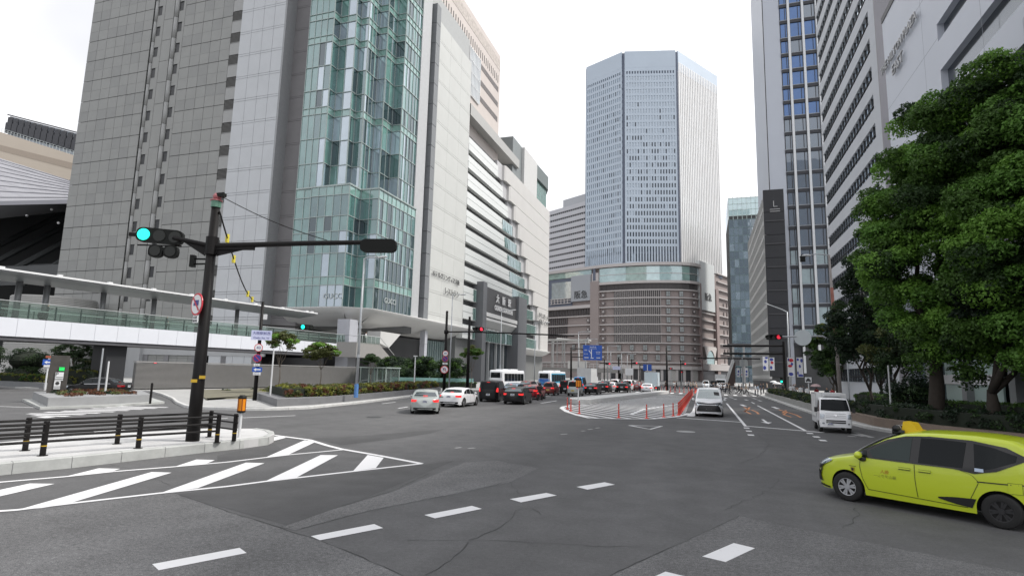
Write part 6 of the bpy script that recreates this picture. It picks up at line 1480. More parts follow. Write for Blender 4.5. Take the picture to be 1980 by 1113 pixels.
_u, nn = facing(b4); m = MB(); m.tube(e, e + _u * 11 - ZUP * .1, .075); m.build('arm', BLACK, t); signal(t, e + _u * .95 + ZUP * .3, (nn - _u * .5).normalized(), 1.2, .42, (2, RED))

# ---- blue direction sign and far signals
def far_pole(lab, px, ybase, ytop, Xp, r=.14, name='sign_pole', cat='pole'):
    b = atX(px, ybase, Xp); b.z = 0; m = MB(); b = Vector((b.x, b.y, .1)); t = thing(name, lab, cat, b); m.path([b, Vector((b.x, b.y, zat(b, px, ytop)))], [r, r * .8], 10); m.build('pole', BLACK, t, True); return t, b
t, b = far_pole('black pole carrying the big blue direction sign over the left carriageway', 1104, 740, 671, -24, .2, 'direction_sign', 'road sign'); _u, nn = facing(b)
c = Vector((b.x, b.y, 0)); zc = lambda y: zat(b, 1140, y); k = (b.length / 1120) * 1.0
def upx(px, py, b):  # lateral metres from pole b along its facing frame
    d = ray(px, py); u, n = facing(b); A = np.array([[d.x, -u.x], [d.y, -u.y]]); return float(np.linalg.solve(A, np.array([b.x, b.y]))[1])
u0, u1 = upx(1127.5, 680, b), upx(1164, 680, b); zb_, zt_ = zc(695.5), zc(666.5); C = Vector((b.x, b.y, (zb_ + zt_) / 2)) + _u * (u0 + u1) / 2 + nn * .1
m = MB(); 
for y in (674, 690): m.tube((b.x, b.y, zc(y)), Vector((b.x, b.y, zc(y))) + _u * u1, .08)
m.build('arm', BLACK, t); w = u1 - u0; h = zt_ - zb_; o = plate(t, C, nn, w, h, S_BLUE, 'sign_board')
f = Fac(C, _u, nn); m = MB(); f.box(m, -.06 * w - .02 * w, -.06 * w + .02 * w, -.32 * h, .22 * h, .02, .03)
m.build('arrow', S_WHITE, o); m = MB(); m.path([f.p(-.06 * w, -.1 * h, .03), f.p(-.2 * w, .15 * h, .03)], .018 * w, 5); m.build('arrow', S_WHITE, o)
for u, z, ww in ((-.32, -.34, .22), (.3, -.34, .2), (-.02, -.36, .16)): m = MB(); f.box(m, u * w - ww * w / 2, u * w + ww * w / 2, z * h - .025 * h, z * h + .025 * h, .02, .03); m.build('arrow', S_WHITE, o)
for s, u, z, sz in (('梅田新道', .02, .36, .11), ('Umeda-shimmichi', .02, .26, .07), ('福島', -.36, .16, .1), ('御堂筋', .3, .02, .1), ('Midosuji', .3, -.08, .07), ('中之島', -.36, -.1, .09)): plate_text(o, f.p(u * w, z * h), nn, s, sz * h, S_WHITE, .022, .004)
t, b = far_pole('dark pole with small blue direction sign in front of the far white box truck', 1237.5, 745, 704, -16, .16, 'direction_sign', 'road sign'); _u, nn = facing(b); zc = lambda y: zat(b, 1250, y)
u0, u1 = upx(1243.5, 709, b), upx(1260, 709, b); C = Vector((b.x, b.y, (zc(704) + zc(716)) / 2)) + _u * (u0 + u1) / 2 + nn * .1; m = MB()
for y in (706, 712): m.tube((b.x, b.y, zc(y)), Vector((b.x, b.y, zc(y))) + _u * u1, .08)
m.build('arm', BLACK, t); o = plate(t, C, nn, u1 - u0, zc(703.5) - zc(716), S_BLUE, 'sign_board'); f = Fac(C, _u, nn); m = MB(); f.box(m, -.1, .1, -.8, .7, .02, .03); m.build('arrow', S_WHITE, o)
def far_signal(lab, px, py, X, Ybase=None, L=1.25, lit=2, post=True, ymast=None):
    p = atX(px, py, X); base_ = Vector((p.x, p.y, .1)); t = thing('traffic_signal', lab, 'traffic signal', base_); _u, nn = facing(p)
    signal(t, p - _u * L * .33 if lit == 2 else p, nn, L, .48, (lit, RED), visor=False)
    if post: m = MB(); m.tube(base_ - _u * L, Vector((p.x, p.y, p.z + 1)) - _u * L, .12); m.tube(p - _u * L - nn * .1, p - nn * .1, .06); m.build('pole', BLACK, t)
    return t
far_signal('red far signal right of the big blue direction sign', 1178.5, 703, -22, post=True)
far_signal('red far signal left of the small blue direction sign', 1231, 701.5, -16.5, post=True)
far_signal('red far signal above the crossing people in front of the department store', 1325, 703, -5.2, post=True)
for px, py, X, lab in ((1297, 712, -10, 'small dim red signal behind the tall central black pole'), (1249, 719.5, -17, 'dim red signal below the small blue direction sign'), (1318, 719, -7, 'small dim red signal low before the store entrance')):
    p = atX(px, py, X); t = thing('traffic_signal', lab, 'traffic signal', (p.x, p.y, .1)); _u, nn = facing(p); signal(t, p, nn, 1.2, .48, (1, RED2), visor=False); m = MB(); m.tube((p.x, p.y, .1), (p.x, p.y, p.z), .1); m.build('pole', GALV, t)
t, b = far_pole('plain tall black pole standing at the far end of the concrete median', 1290, 753, 671, -6.2, .17)
t, b = far_pole('dark far signal pole with a white plate left of the far white cars', 1196.5, 738, 690, -19, .2); _u, nn = facing(b); C = Vector((b.x, b.y, zat(b, 1192, 711))) - _u * .5 + nn * .2; plate(t, C, nn, 1.8, .8, S_LILAC); C = Vector((b.x, b.y, zat(b, 1212, 718))) + _u * 2.4; plate(t, C, nn, 1.8, 1.6, S_WHITE)

# ---- right side: signal arm pole with white disc, lamp
b = G(1627, 790, .15); t = thing('traffic_signal_pole', 'leaning rusty grey pole with curved arm holding a round white mirror back and red signal', 'traffic signal', b); b = Vector((b.x, b.y, .15)); _u, nn = facing(b)
Tp = atY(1603, 493, b.y + .3); zk = zat(b, 1610, 660); m = MB(); m.path([b, b.lerp(Tp, .5), Tp], [.17, .14, .09], 12); m.build('pole', mat('pole_weathered', (.27, .245, .235), .6, var=.2, scale=2), t, True)
m = MB(); m.path([b.lerp(Tp, .42), b.lerp(Tp, .78)], [.172, .135], 12); m.build('rust_wrap', mat('rust_pink', (.26, .10, .075), .7, var=.3, scale=4), t, True)
k0 = b.lerp(Tp, (zk - .15) / (Tp.z - .15)); e = atY(1500, 651, b.y - .3); mid_ = atY(1590, 649.5, b.y); m = MB(); m.path([k0 - ZUP * .5, k0 - ZUP * .1 - _u * .2, mid_, atY(1550, 650, b.y - .15), e], [.1, .09, .08, .075, .065], 8); m.build('arm', GALV, t, True)
m = MB(); c = atY(1552, 652.5, b.y - .3); m.disc(c, nn, .72, 28, 0, .05); m.build('mirror_back', mat('disc_pale', (.55, .60, .62), .4, var=.04), t)
c = atY(1497, 651.5, b.y - .35); signal(t, c, (nn - _u * .45).normalized(), 1.5, .5, (2, RED2))
A = atY(1553, 494, b.y); m = MB(); m.path([Tp, Tp.lerp(A, .5) + ZUP * .12, A.lerp(Tp, .15)], [.05, .05, .045], 8); m.build('lamp_arm', GALV, t); m = MB(); m.ball(tuple(A.lerp(Tp, .12)), .42, 12, 6, 0, (1, .5, .3)); m.build('lamp_head', MATS['lamp_head'], t, True)
m = MB(); q = A - ZUP * .35 - _u * .05; m.obox(q, _u * .22, nn * .2, ZUP * .22); m.add([q + _u * .3 + ZUP * .2, q - _u * .3 + ZUP * .2, q + ZUP * .55], [(0, 1, 2)]); m.build('hanging_box', SBLK, t)
b = G(1643, 776, .15); lamp_post('slim grey post right of the leaning rusty pole', b, zat(b, 1632, 692), Vector((.2, 0, .1)), .08, .05, head=.2)
b = G(1724, 806, .6); m = MB(); m.path([b, Vector((b.x, b.y, zat(b, 1720, 706)))], [.05, .04], 8); tag(m.build('thin_pole', WHT), 'thin pale pole standing in the hedge left of the big tree trunk', 'pole')
b = atX(1529, 762, 12.6); b.z = .15; lamp_post('pale lamp post carrying two white banners before the blue window tower', b, zat(b, 1528, 603), (atX(1499, 579, 12.6) - atX(1528, 600, 12.6)) * Vector((1, 0, 1)).length * 0 + Vector((-2.6, 0, 1.2)), .16, .09)
# banners
BW = mat('banner_white', (.72, .72, .74), .6, var=.03); BR = mat('banner_red', (.50, .03, .05), .6, var=0); BB = mat('banner_blue', (.05, .07, .32), .6, var=0)
def banner(lab, pxs, pys, X, shapes, grp=None):
    a, c = atX(pxs[0], pys[1], X), atX(pxs[1], pys[0], X); b0 = atX((pxs[0] + pxs[1]) / 2, pys[1], X); _u, nn = facing(b0); wd = upx(pxs[1], pys[1], b0) - upx(pxs[0], pys[1], b0); z1 = zat(b0, pxs[0], pys[0]); z0 = zat(b0, pxs[0], pys[1])
    t = thing('street_banner', lab, 'banner', b0, grp); f = Fac((b0.x, b0.y, 0), _u, nn); m = MB(); f.box(m, -wd / 2, wd / 2, z0, z1, -.02, .02); m.build('cloth', BW, t)
    m = MB(); f.box(m, -wd * .55, wd * .55, z1, z1 + .06, -.03, .03); f.box(m, -wd * .55, wd * .55, z0 - .06, z0, -.03, .03); m.build('rod', GALV, t)
    for (u, v, ru, rv, mm) in shapes:
        m = MB(); n = 14; cc = [(u + ru * math.cos(2 * math.pi * k / n) * (1 + .2 * math.sin(3 * k)), v + rv * math.sin(2 * math.pi * k / n)) for k in range(n)]
        m.add([f.p(min(max(x, 0.02), .98) * wd - wd / 2, z0 + (z1 - z0) * min(max(y, 0.02), .98), .03) for x, y in cc], [tuple(range(n))]); m.build('motif', mm, t)
banner('left white banner with red strokes and blue patch on the pale lamp post', (1523.5, 1536), (691, 727), 12.6, [(.6, .86, .35, .10, BR), (.4, .55, .34, .07, BR), (.7, .66, .2, .08, BB), (.5, .12, .36, .09, BB), (.2, .88, .12, .08, BB)])
banner('right white banner with dark blue motifs on the pale lamp post', (1541.5, 1553.5), (691, 728), 12.6, [(.5, .55, .16, .09, BB), (.2, .9, .2, .07, BB), (.8, .85, .2, .1, BB), (.6, .06, .45, .08, BB), (.15, .2, .12, .1, BB)])
banner('farther white banner with navy motifs left of the black gantry pole', (1475.5, 1486), (689, 716), 11, [(.5, .65, .25, .12, BB), (.3, .2, .3, .14, BB), (.7, .92, .3, .08, BB)])
banner('farther white banner with red and blue motifs beside the black gantry pole', (1488.5, 1498), (691, 715), 11, [(.5, .6, .3, .12, BR), (.4, .85, .4, .12, BB), (.3, .2, .25, .14, BB)])
for i, px in enumerate((1425, 1433, 1441)): banner(('leftmost', 'middle', 'rightmost')[i] + ' of the three distant white banners behind the crossing people', (px, px + 6), (711, 728), 9.5, [(.5, .6, .3, .15, BB), (.4, .25, .3, .1, BR if i == 1 else BB)])
# black gantry
b = atX(1519, 755, 11.6); b.z = .15; t = thing('sign_gantry', 'black double beam sign gantry reaching over the right carriageway', 'gantry', b); _u, nn = facing(b); m = MB(); m.path([b, Vector((b.x, b.y, zat(b, 1519, 660)))], [.24, .2], 12); m.build('pole', BLACK, t)
for y in (668.5, 684): m = MB(); z = zat(b, 1519, y); m.tube((b.x, b.y, z), Vector((b.x, b.y, z)) - _u * 8.8, .17); m.build('beam', BLACK, t)
c = Vector((b.x, b.y, zat(b, 1515, 735))) - _u * .5; m = MB(); m.obox(c, _u * .2, nn * .15, ZUP * .45); o = m.build('pedestrian_signal', SBLK, t); m = MB(); m.obox(c + nn * .16 - ZUP * .18, _u * .13, nn * .01, ZUP * .14); m.build('lens', GRN, o)
b = atX(1437, 745, 9.3); b.z = .15; t = thing('sign_gantry', 'distant thin dark gantry with a pentagon sign left of the banners', 'gantry', b); z = zat(b, 1437, 693); _u, nn = facing(b); m = MB(); m.path([b, Vector((b.x, b.y, z + .3))], [.2, .16], 8); m.build('pole', GALV, t); m = MB(); m.tube(Vector((b.x, b.y, z)) - _u * 11, Vector((b.x, b.y, z)) + _u * 8, .16); m.build('beam', BLACK, t)
m = MB(); c = Vector((b.x, b.y, z - 1.0)) + _u * .3; m.add([c + _u * u * 1.0 + ZUP * v for u, v in ((-1, -1), (1, -1), (1, .5), (0, 1.2), (-1, .5))], [(0, 1, 2, 3, 4)]); m.build('sign_board', mat('sign_grey', (.4, .42, .42), .5), t)
# taxi stand sign
b = G(1565, 778, .15); b = Vector((b.x, b.y, .15)); t = thing('taxi_stand_sign', 'square black taxi stand sign on a white post behind the small white truck', 'sign', b); _u, nn = facing(b); z = zat(b, 1565, 734); m = MB(); m.tube(b, (b.x, b.y, z + .2), .06); m.build('post', WHT, t); C = Vector((b.x, b.y, z)) + nn * .08
plate(t, C, nn, .78, .72, S_BLACK); plate(t, C + nn * .012, nn, .66, .6, S_WHITE, 'sign_face'); f = Fac(C + nn * .03, _u, nn); m = MB(); f.box(m, -.24, .24, -.16, .0, 0, .01); f.box(m, -.15, .15, .0, .13, 0, .01); f.box(m, -.06, .06, .13, .19, 0, .01); f.box(m, -.22, -.12, -.22, -.15, 0, .01); f.box(m, .12, .22, -.22, -.15, 0, .01); m.build('taxi_emblem', S_BLACK, t)

# ---- far left small things
b = G(87, 750, .3); t = thing('one_way_sign', 'blue one way arrow sign with red plate above on a white pole at the left', 'sign', b); _u, nn = facing(b); b = Vector((b.x, b.y, .1)); m = MB(); m.tube(b, (b.x, b.y, zat(b, 94, 690)), .07); m.build('post', WHT, t)
C = Vector((b.x, b.y, zat(b, 94, 700))) + nn * .1; plate(t, C, nn, .82, .5, S_BLUE); arrow_left(t, C, nn, .3, S_WHITE); C2 = Vector((b.x, b.y, zat(b, 94, 706.5))) + nn * .1; plate(t, C2, nn, .6, .22, S_WHITE); C3 = Vector((b.x, b.y, zat(b, 94, 689.5))) + nn * .1; plate(t, C3, nn, .5, .18, mat('plate_rust', (.35, .1, .06), .5))
b = Vector((-39.2, 28.6, .6)); t = thing('parking_sign', 'white parking sign board with a lit green panel on top, standing in the planter island', 'sign', b); _u, nn = facing(b); zP = lambda y: zat(b, 115, y); u_ = lambda px: upx(px, 730, b)
m = MB(); m.obox(b + ZUP * 1.2 + _u * (u_(112)) - nn * .1, _u * .5, nn * .2, ZUP * 1.25); m.build('pillar', mat('pillar_dark', (.06, .055, .05), .8, var=.3), t)
C = Vector((b.x, b.y, (zP(718) + zP(733)) / 2)) + _u * u_(114.5) + nn * .16; plate(t, C, nn, u_(123) - u_(107), zP(718) - zP(733), S_WHITE); plate_text(t, C + ZUP * .12 - _u * .13, nn, 'P', .34, S_BLACK); f = Fac(C, _u, nn); m = MB(); f.box(m, -.2, .2, -.09, -.05, .016, .02); f.box(m, -.22, .22, -.2, -.16, .016, .02); m.build('text_bar', S_BLACK, t)
C = Vector((b.x, b.y, (zP(734) + zP(749)) / 2)) + _u * u_(112.5) + nn * .16; plate(t, C, nn, u_(119) - u_(106.5), zP(734) - zP(749), S_WHITE); m = MB(); m.disc(C + nn * .02 + ZUP * .11, nn, .11, 16, 0, .01); m.build('emblem', S_BLACK, t); m = MB(); f = Fac(C, _u, nn); f.box(m, -.17, .17, -.12, -.09, .016, .02); f.box(m, -.15, .15, -.2, -.17, .016, .02); m.build('text_bar', S_BLACK, t)
C = Vector((b.x, b.y, (zP(707.5) + zP(716.5)) / 2)) + _u * u_(117.5) + nn * .16; plate(t, C, nn, u_(122) - u_(113), zP(707.5) - zP(716.5), S_BLACK, 'lamp_panel'); m = MB(); f = Fac(C, _u, nn)
for k in range(3): f.box(m, -.14, .14, -.1 + k * .08, -.06 + k * .08, .016, .02)
m.build('lit_character', mat('led_green', (.0, .5, .1), .4, var=0, emit=(.01, .8, .12), estr=.9), t)
for (px, yb, yt, lab) in ((189, 759, 673, 'taller thin pale pole rising from the planter island before the black saloon'), (203, 760, 698, 'shorter white pole with marks beside the taller pole in the planter island')):
    b = G(px, yb, .6); m = MB(); m.path([b, Vector((b.x, b.y, zat(b, px + 8, yt)))], [.06, .05], 8); tag(m.build('thin_pole', WHT if yb == 760 else GALV), lab, 'pole')
b = G(290, 780, .15); m = MB(); m.path([b, b + ZUP * 1.25, b + ZUP * 1.3], [.07, .07, .04], 10); tag(m.build('bollard', BLACK), 'thin black bollard post on the pale pavement right of the planter island', 'bollard')
b = atY(296, 740, 44); b = Vector((b.x, b.y, .1)); t = thing('pedestrian_signal', 'small pedestrian signal showing red before the dark hotel entrance', 'traffic signal', b); _u, nn = facing(b); z = zat(b, 297, 703); m = MB(); m.tube(b, (b.x, b.y, z + .2), .07); m.build('post', BLACK, t); m = MB(); C = Vector((b.x, b.y, z)) + nn * .15; m.obox(C - ZUP * .2, _u * .2, nn * .12, ZUP * .42); o = m.build('signal_head', SBLK, t); m = MB(); m.obox(C + nn * .13, _u * .12, nn * .01, ZUP * .15); m.build('lens', RED, o)

# ---- far footbridges and stairs
t = thing('pedestrian_deck', 'grey pedestrian deck crossing behind the buses below the department store', 'footbridge', (-45, 230, 0)); Yd = 230
a, c = atY(1062, 712, Yd), atY(1208, 714, Yd); zd0, zd1 = atY(1140, 719.5, Yd).z, atY(1140, 711, Yd).z; m = MB(); m.box(a.x - 30, c.x, Yd, Yd + 6, zd0, zd1); m.build('deck', mat('deck_grey', (.24, .235, .23), .6, var=.08, scale=.2), t)
for x in frange(a.x - 20, c.x - 2, 8): m = MB(); m.box(x - .6, x + .6, Yd + 2, Yd + 3.2, 0, zd0); m.build('pier', mat('deck_pier', (.3, .3, .3), .6), t)
m = MB()
for x in frange(a.x - 30, c.x, 1.6): m.tube((x, Yd, zd1), (x, Yd, zd1 + 1.6), .07, n=5)
for z in (zd1 + .8, zd1 + 1.6): m.tube((a.x - 30, Yd, z), (c.x, Yd, z), .08, n=5)
m.build('railing', mat('deck_rail', (.5, .5, .5), .5), t)
z2 = atY(1090, 655, Yd).z; m = MB(); m.path([(a.x + 1, Yd + 1, zd1), (a.x + 1.2, Yd + 1, z2 - 1), (a.x + 3, Yd + 1, z2), (a.x + 16, Yd + 1, z2 - 1)], .5, 8); m.path([(a.x + 6, Yd + 1, zd1), (a.x + 6, Yd + 1, z2 - .3)], .3, 6); m.path([(a.x + 12, Yd + 1, zd1), (a.x + 12, Yd + 1, z2 - .8)], .3, 6); m.box(a.x - 30, a.x + 16, Yd, Yd + 6, z2 - .5, z2); m.build('shelter_frame', mat('deck_white', (.5, .5, .49), .5), t)
m = MB(); q0, q1 = atY(1098, 712, Yd - 1), atY(1135, 703, Yd - 1); m.box(q0.x, q1.x, Yd - 1.2, Yd - 1, q0.z, q1.z + 1); m.build('white_panel', MATS['deck_white'], t)
m = MB()
for x in frange(a.x + 1, c.x - 24, 2.2): m.box(x - .2, x + .2, Yd - .2, Yd, zd1 + 1.6, z2 - .8)
m.build('lattice_post', MATS['deck_pier'], t)
t = thing('covered_stair', 'white edged covered stair with brown side wall below the department store arch', 'stair', (6.5, 165, 0)); Y_ = 165; P = [atY(x, y, Y_) for x, y in ((1417, 690), (1420, 699), (1405, 746), (1400, 746))]; m = MB(); m.add(P + [p + Vector((0, 3, 0)) for p in P], [(0, 1, 2, 3), (7, 6, 5, 4), (0, 4, 5, 1), (1, 5, 6, 2), (2, 6, 7, 3), (3, 7, 4, 0)]); m.build('roof_edge', mat('stair_white', (.7, .7, .7), .5, var=.03), t)
P = [atY(x, y, Y_ + .3) for x, y in ((1419, 700), (1422, 700), (1422, 746), (1405, 746))]; m = MB(); m.add(P + [p + Vector((0, 2.5, 0)) for p in P], [(0, 1, 2, 3), (7, 6, 5, 4), (0, 4, 5, 1), (1, 5, 6, 2), (2, 6, 7, 3), (3, 7, 4, 0)]); m.build('side_wall', mat('stair_brown', (.09, .06, .055), .6), t)
t = thing('pedestrian_deck', 'dark pedestrian deck between the department store and the planted office block', 'footbridge', (22, 250, 0)); a, c = atY(1408, 695, 250), atY(1485, 700, 250); m = MB(); m.box(a.x, c.x + 20, 250, 255, atY(1440, 706, 250).z, atY(1440, 690, 250).z); m.box(a.x, c.x + 20, 250, 255, atY(1440, 670, 250).z, atY(1440, 664, 250).z); m.build('deck', mat('deck_dark', (.085, .085, .088), .6, var=.2, scale=.2), t)
for x in frange(a.x + 2, c.x + 18, 4): m = MB(); m.box(x - .4, x + .4, 250.2, 251, 0, atY(1440, 664, 250).z); m.build('pier', MATS['deck_pier'], t)
# ================================================================ vehicles
random.seed(51)
def carpaint(name, col, metal=.0, rough=.3): return mat(name, col, rough, metal=metal, var=.03, scale=1.5, coat=.6)
TYRE = mat('tyre_rubber', (.014, .014, .014), .8, var=.1); RIM = mat('rim_alloy', (.42, .42, .44), .3, metal=.7, var=.04); TRIM = mat('trim_black', (.014, .014, .015), .45, var=0); UND = mat('underbody', (.008, .008, .008), .9, var=0)
CGLASS = glass('car_glass', (.008, .009, .010), .0, tint=(.85, .92, .95), gain=.26, spec=.05); CGLASS2 = glass('car_glass_bright', (.10, .12, .12), .30, tint=(.9, .97, .97)); HLAMP = glass('head_lamp', (.30, .32, .34), .25); TLAMP = mat('tail_lamp', (.25, .006, .010), .2, var=0); TLIT = mat('tail_lamp_lit', (.6, .02, .02), .25, var=0, emit=(1., .04, .04), estr=.55)
PLATE_W = mat('plate_white', (.62, .64, .62), .5, var=0); PLATE_Y = mat('plate_yellow', (.65, .5, .05), .5, var=0); CHROME = mat('chrome', (.6, .6, .62), .15, metal=1., var=0)

def cr_interp(pts, x):
    if x <= pts[0][0]: return pts[0][1]
    if x >= pts[-1][0]: return pts[-1][1]
    for i in range(len(pts) - 1):
        x0, y0 = pts[i]; x1, y1 = pts[i + 1]
        if x0 <= x <= x1:
            h = x1 - x0; t = (x - x0) / h
            d = (y1 - y0) / h
            def sl(a, b):       # monotone slope
                return 0 if a * b <= 0 else 2 * a * b / (a + b)
            dl = (y0 - pts[i - 1][1]) / (x0 - pts[i - 1][0]) if i > 0 else d
            dr = (pts[i + 2][1] - y1) / (pts[i + 2][0] - x1) if i + 2 < len(pts) else d
            m0, m1 = sl(dl, d), sl(d, dr)
            return (2 * t**3 - 3 * t**2 + 1) * y0 + (t**3 - 2 * t**2 + t) * h * m0 + (-2 * t**3 + 3 * t**2) * y1 + (t**3 - t**2) * h * m1
class Car:
    """local frame: x back from the front bumper (0..L), y to the car's left, z up"""
    def __init__(s, name, label, cat, L, W, roof, belt, wheels, wr, paint_, zb=.18, tumble=.42, nose=5., tail=7., group=None, rr=.13, arch=True, ny=.0):
        s.t = thing(name, label, cat, (0, 0, 0), group); s.L, s.W, s.roof, s.belt, s.wheels, s.wr, s.zb, s.tumble, s.rr = L, W, roof, belt, wheels, wr, zb, tumble, rr
        s.nose, s.tail, s.arch, s.paint = nose, tail, arch, paint_
        xs = set()
        for i in range(49): u = i / 48; xs.add(L * (u - .09 * math.sin(2 * math.pi * u) / 1.0 * .9))
        if arch:
            for wx in wheels:
                for k in range(-8, 9): xs.add(wx + math.sin(math.pi / 2 * k / 8) * (wr + .065))
        xs = sorted(x for x in xs if 0 <= x <= L); xs[0] = .0; xs[-1] = L; s.xs = xs; NP = 22; V = []; F = []
        for x in xs:
            half = s.section(x); ring = [Vector((x, y, z)) for y, z in half] + [Vector((x, -y, z)) for y, z in half[::-1][1:]]; V.append(ring)
        n = len(V[0]); vs = [p for r in V for p in r]
        for i in range(len(xs) - 1):
            for k in range(n - 1): F.append((i * n + k, (i + 1) * n + k, (i + 1) * n + k + 1, i * n + k + 1))
        F.append(tuple(range(n))); F.append(tuple(range((len(xs) - 1) * n + n - 1, (len(xs) - 1) * n - 1, -1)))
        mb = MB(); mb.add(vs, F); s.mb = mb; s.bvh = BVHTree.FromPolygons([tuple(v) for v in mb.v], mb.f)
        s.body = mb.build('body', paint_, s.t, True)
    def halfw(s, x):
        u = x / s.L
        if u < .5: t = 1 - u * 2; return s.W / 2 * (1 - min(1, t) ** s.nose * .999) ** (1 / 2.6) if t > 0 else s.W / 2
        t = (u - .5) * 2; return s.W / 2 * (1 - min(1, t) ** s.tail * .999) ** (1 / 2.6)
    def zbot(s, x):
        z = s.zb
        if x < .25: z += (.25 - x) * .22
        if x > s.L - .3: z += (x - s.L + .3) * .4
        if s.arch:
            for wx in s.wheels:
                r = s.wr + .06; d = abs(x - wx)
                if d < r: z = max(z, s.wr + math.sqrt(max(0, r * r - d * d)))
        return z
    def section(s, x):
        w = max(.03, s.halfw(x)) ; zt = cr_interp(s.roof, x); zb = min(s.zbot(x), zt - .12); bl = cr_interp(s.belt, x); rr = min(s.rr, (zt - zb) * .3); zs = min(bl, zt - rr - .01); zs = max(zs, zb + .02); pts = []
        mid = s.zb + (bl - s.zb) * .52
        for i in range(7):
            z = zb + (zs - zb) * i / 6; k = (z - mid) / max(.2, (bl - s.zb)); pts.append((w * (1 - .10 * k * k * (1.6 if k < 0 else 1.)), z))
        wz = pts[-1][0]; top = zt - rr
        for i in range(1, 5):
            z = zs + (top - zs) * i / 4; pts.append((max(.02, wz - s.tumble * max(0, z - zs) * min(1, w / (s.W / 2))), z))
        we = pts[-1][0]; ry = min(.20, we * .6)
        for i in range(1, 6): a = math.pi / 2 * i / 5; pts.append((we - ry * (1 - math.cos(a)), top + (rr - .03) * math.sin(a)))
        wf = pts[-1][0]
        for i in range(1, 5): u = i / 4; pts.append((wf * (1 - u), top + rr - .03 + .03 * (1 - (1 - u) ** 2)))
        pts[-1] = (0, zt); return pts
    def hit(s, o, d):
        r = s.bvh.ray_cast(Vector(o), Vector(d)); return r[0], r[1]
    def side(s, name, top, bot, m, sgn=1, off=.006, n=10, k=4, parent=None):
        """strip on the flank between two (x, z) polylines"""
        return s.strip(name, top, bot, m, lambda a, b: ((a, sgn * 3, b), (0, -sgn, 0)), off, n, k, parent)
    def front(s, name, top, bot, m, off=.008, n=10, k=4, parent=None): return s.strip(name, top, bot, m, lambda a, b: ((-3, a, b), (1, 0, 0)), off, n, k, parent)
    def rear(s, name, top, bot, m, off=.008, n=10, k=4, parent=None): return s.strip(name, top, bot, m, lambda a, b: ((s.L + 3, a, b), (-1, 0, 0)), off, n, k, parent)
    def strip(s, name, top, bot, m, mk, off, n, k, parent):
        def at(pl, t):
            acc = [0]
            for a, b in zip(pl, pl[1:]): acc.append(acc[-1] + math.dist(a, b))
            q = t * acc[-1]
            for i in range(len(pl) - 1):
                if q <= acc[i + 1] + 1e-9: f = (q - acc[i]) / max(1e-9, acc[i + 1] - acc[i]); return pl[i][0] + (pl[i + 1][0] - pl[i][0]) * f, pl[i][1] + (pl[i + 1][1] - pl[i][1]) * f
            return pl[-1]
        G_ = []; last = None
        for i in range(n + 1):
            a, b = at(top, i / n), at(bot, i / n); row = []
            for j in range(k + 1):
                f = j / k; u, v = a[0] + (b[0] - a[0]) * f, a[1] + (b[1] - a[1]) * f; o, d = mk(u, v); h, nn = s.hit(o, d)
                if h is None:
                    for sh in (.97, .94, .9, .8): 
                        o, d = mk(u * sh if abs(d[0]) > .5 else u, v if abs(d[0]) > .5 else v * sh); h, nn = s.hit(o, d)
                        if h is not None: break
                if h is None: h, nn = (last or (Vector(o), Vector(d)))
                last = (h, nn); dd = Vector(d); row.append(h - dd * off + (nn if nn.dot(dd) < 0 else -nn) * off)
            G_.append(row)
        vs = [p for r in G_ for p in r]; fs = [(i * (k + 1) + j, (i + 1) * (k + 1) + j, (i + 1) * (k + 1) + j + 1, i * (k + 1) + j + 1) for i in range(n) for j in range(k)]
        mb = MB(); mb.add(vs, fs); return mb.build(name, m, parent or s.t, True)
    def add_wheels(s, rim=RIM, spokes=5, wt=.2, detail=True):
        for wx in s.wheels:
            for sg in (1, -1):
                y = sg * (s.W / 2 - wt / 2 - .01); c = Vector((wx, y, s.wr)); m = MB(); r = s.wr; h = wt / 2
                prof = [(.60 * r, -h * .9), (.9 * r, -h), (.98 * r, -h * .8), (r, -h * .4), (r, h * .4), (.98 * r, h * .8), (.9 * r, h), (.60 * r, h * .9)]; N = 28; vs = []
                for a in range(N):
                    t = 2 * math.pi * a / N
                    for q, yy in prof: vs.append(c + Vector((math.cos(t) * q, yy, math.sin(t) * q)))
                K = len(prof); m.add(vs, [(a * K + k, a * K + k + 1, ((a + 1) % N) * K + k + 1, ((a + 1) % N) * K + k) for a in range(N) for k in range(K - 1)]); o = m.build('wheel', TYRE, s.t, True)
                m = MB(); m.disc(c + Vector((0, sg * h * .55, 0)), (0, sg, 0), r * .62, 24, 0, .02); m.build('hub', UND, o)
                m = MB(); yy = sg * h * .8
                for a in range(spokes):
                    t = 2 * math.pi * a / spokes + .2
                    for dt in ((-.16, .16) if spokes > 5 else (-.22, .22)):
                        d0 = Vector((math.cos(t + dt * 1.2), 0, math.sin(t + dt * 1.2))); d1 = Vector((math.cos(t + dt), 0, math.sin(t + dt))); pr = Vector((-d1.z, 0, d1.x)) * r * .05
                        m.add([c + d0 * r * .1 - pr + Vector((0, yy, 0)), c + d0 * r * .1 + pr + Vector((0, yy, 0)), c + d1 * r * .6 + pr * 1.4 + Vector((0, yy, 0)), c + d1 * r * .6 - pr * 1.4 + Vector((0, yy, 0))], [(0, 1, 2, 3)])
                N2 = 24; ring = []
                for a in range(N2): t = 2 * math.pi * a / N2; e = Vector((math.cos(t), 0, math.sin(t))); ring += [c + e * r * .555 + Vector((0, yy, 0)), c + e * r * .66 + Vector((0, yy * 1.05, 0))]
                m.add(ring, [(2 * a, 2 * a + 1, (2 * a + 3) % (2 * N2), (2 * a + 2) % (2 * N2)) for a in range(N2)]); m.disc(c + Vector((0, yy, 0)), (0, sg, 0), r * .17, 14, 0, .02); m.build('rim', rim, o)
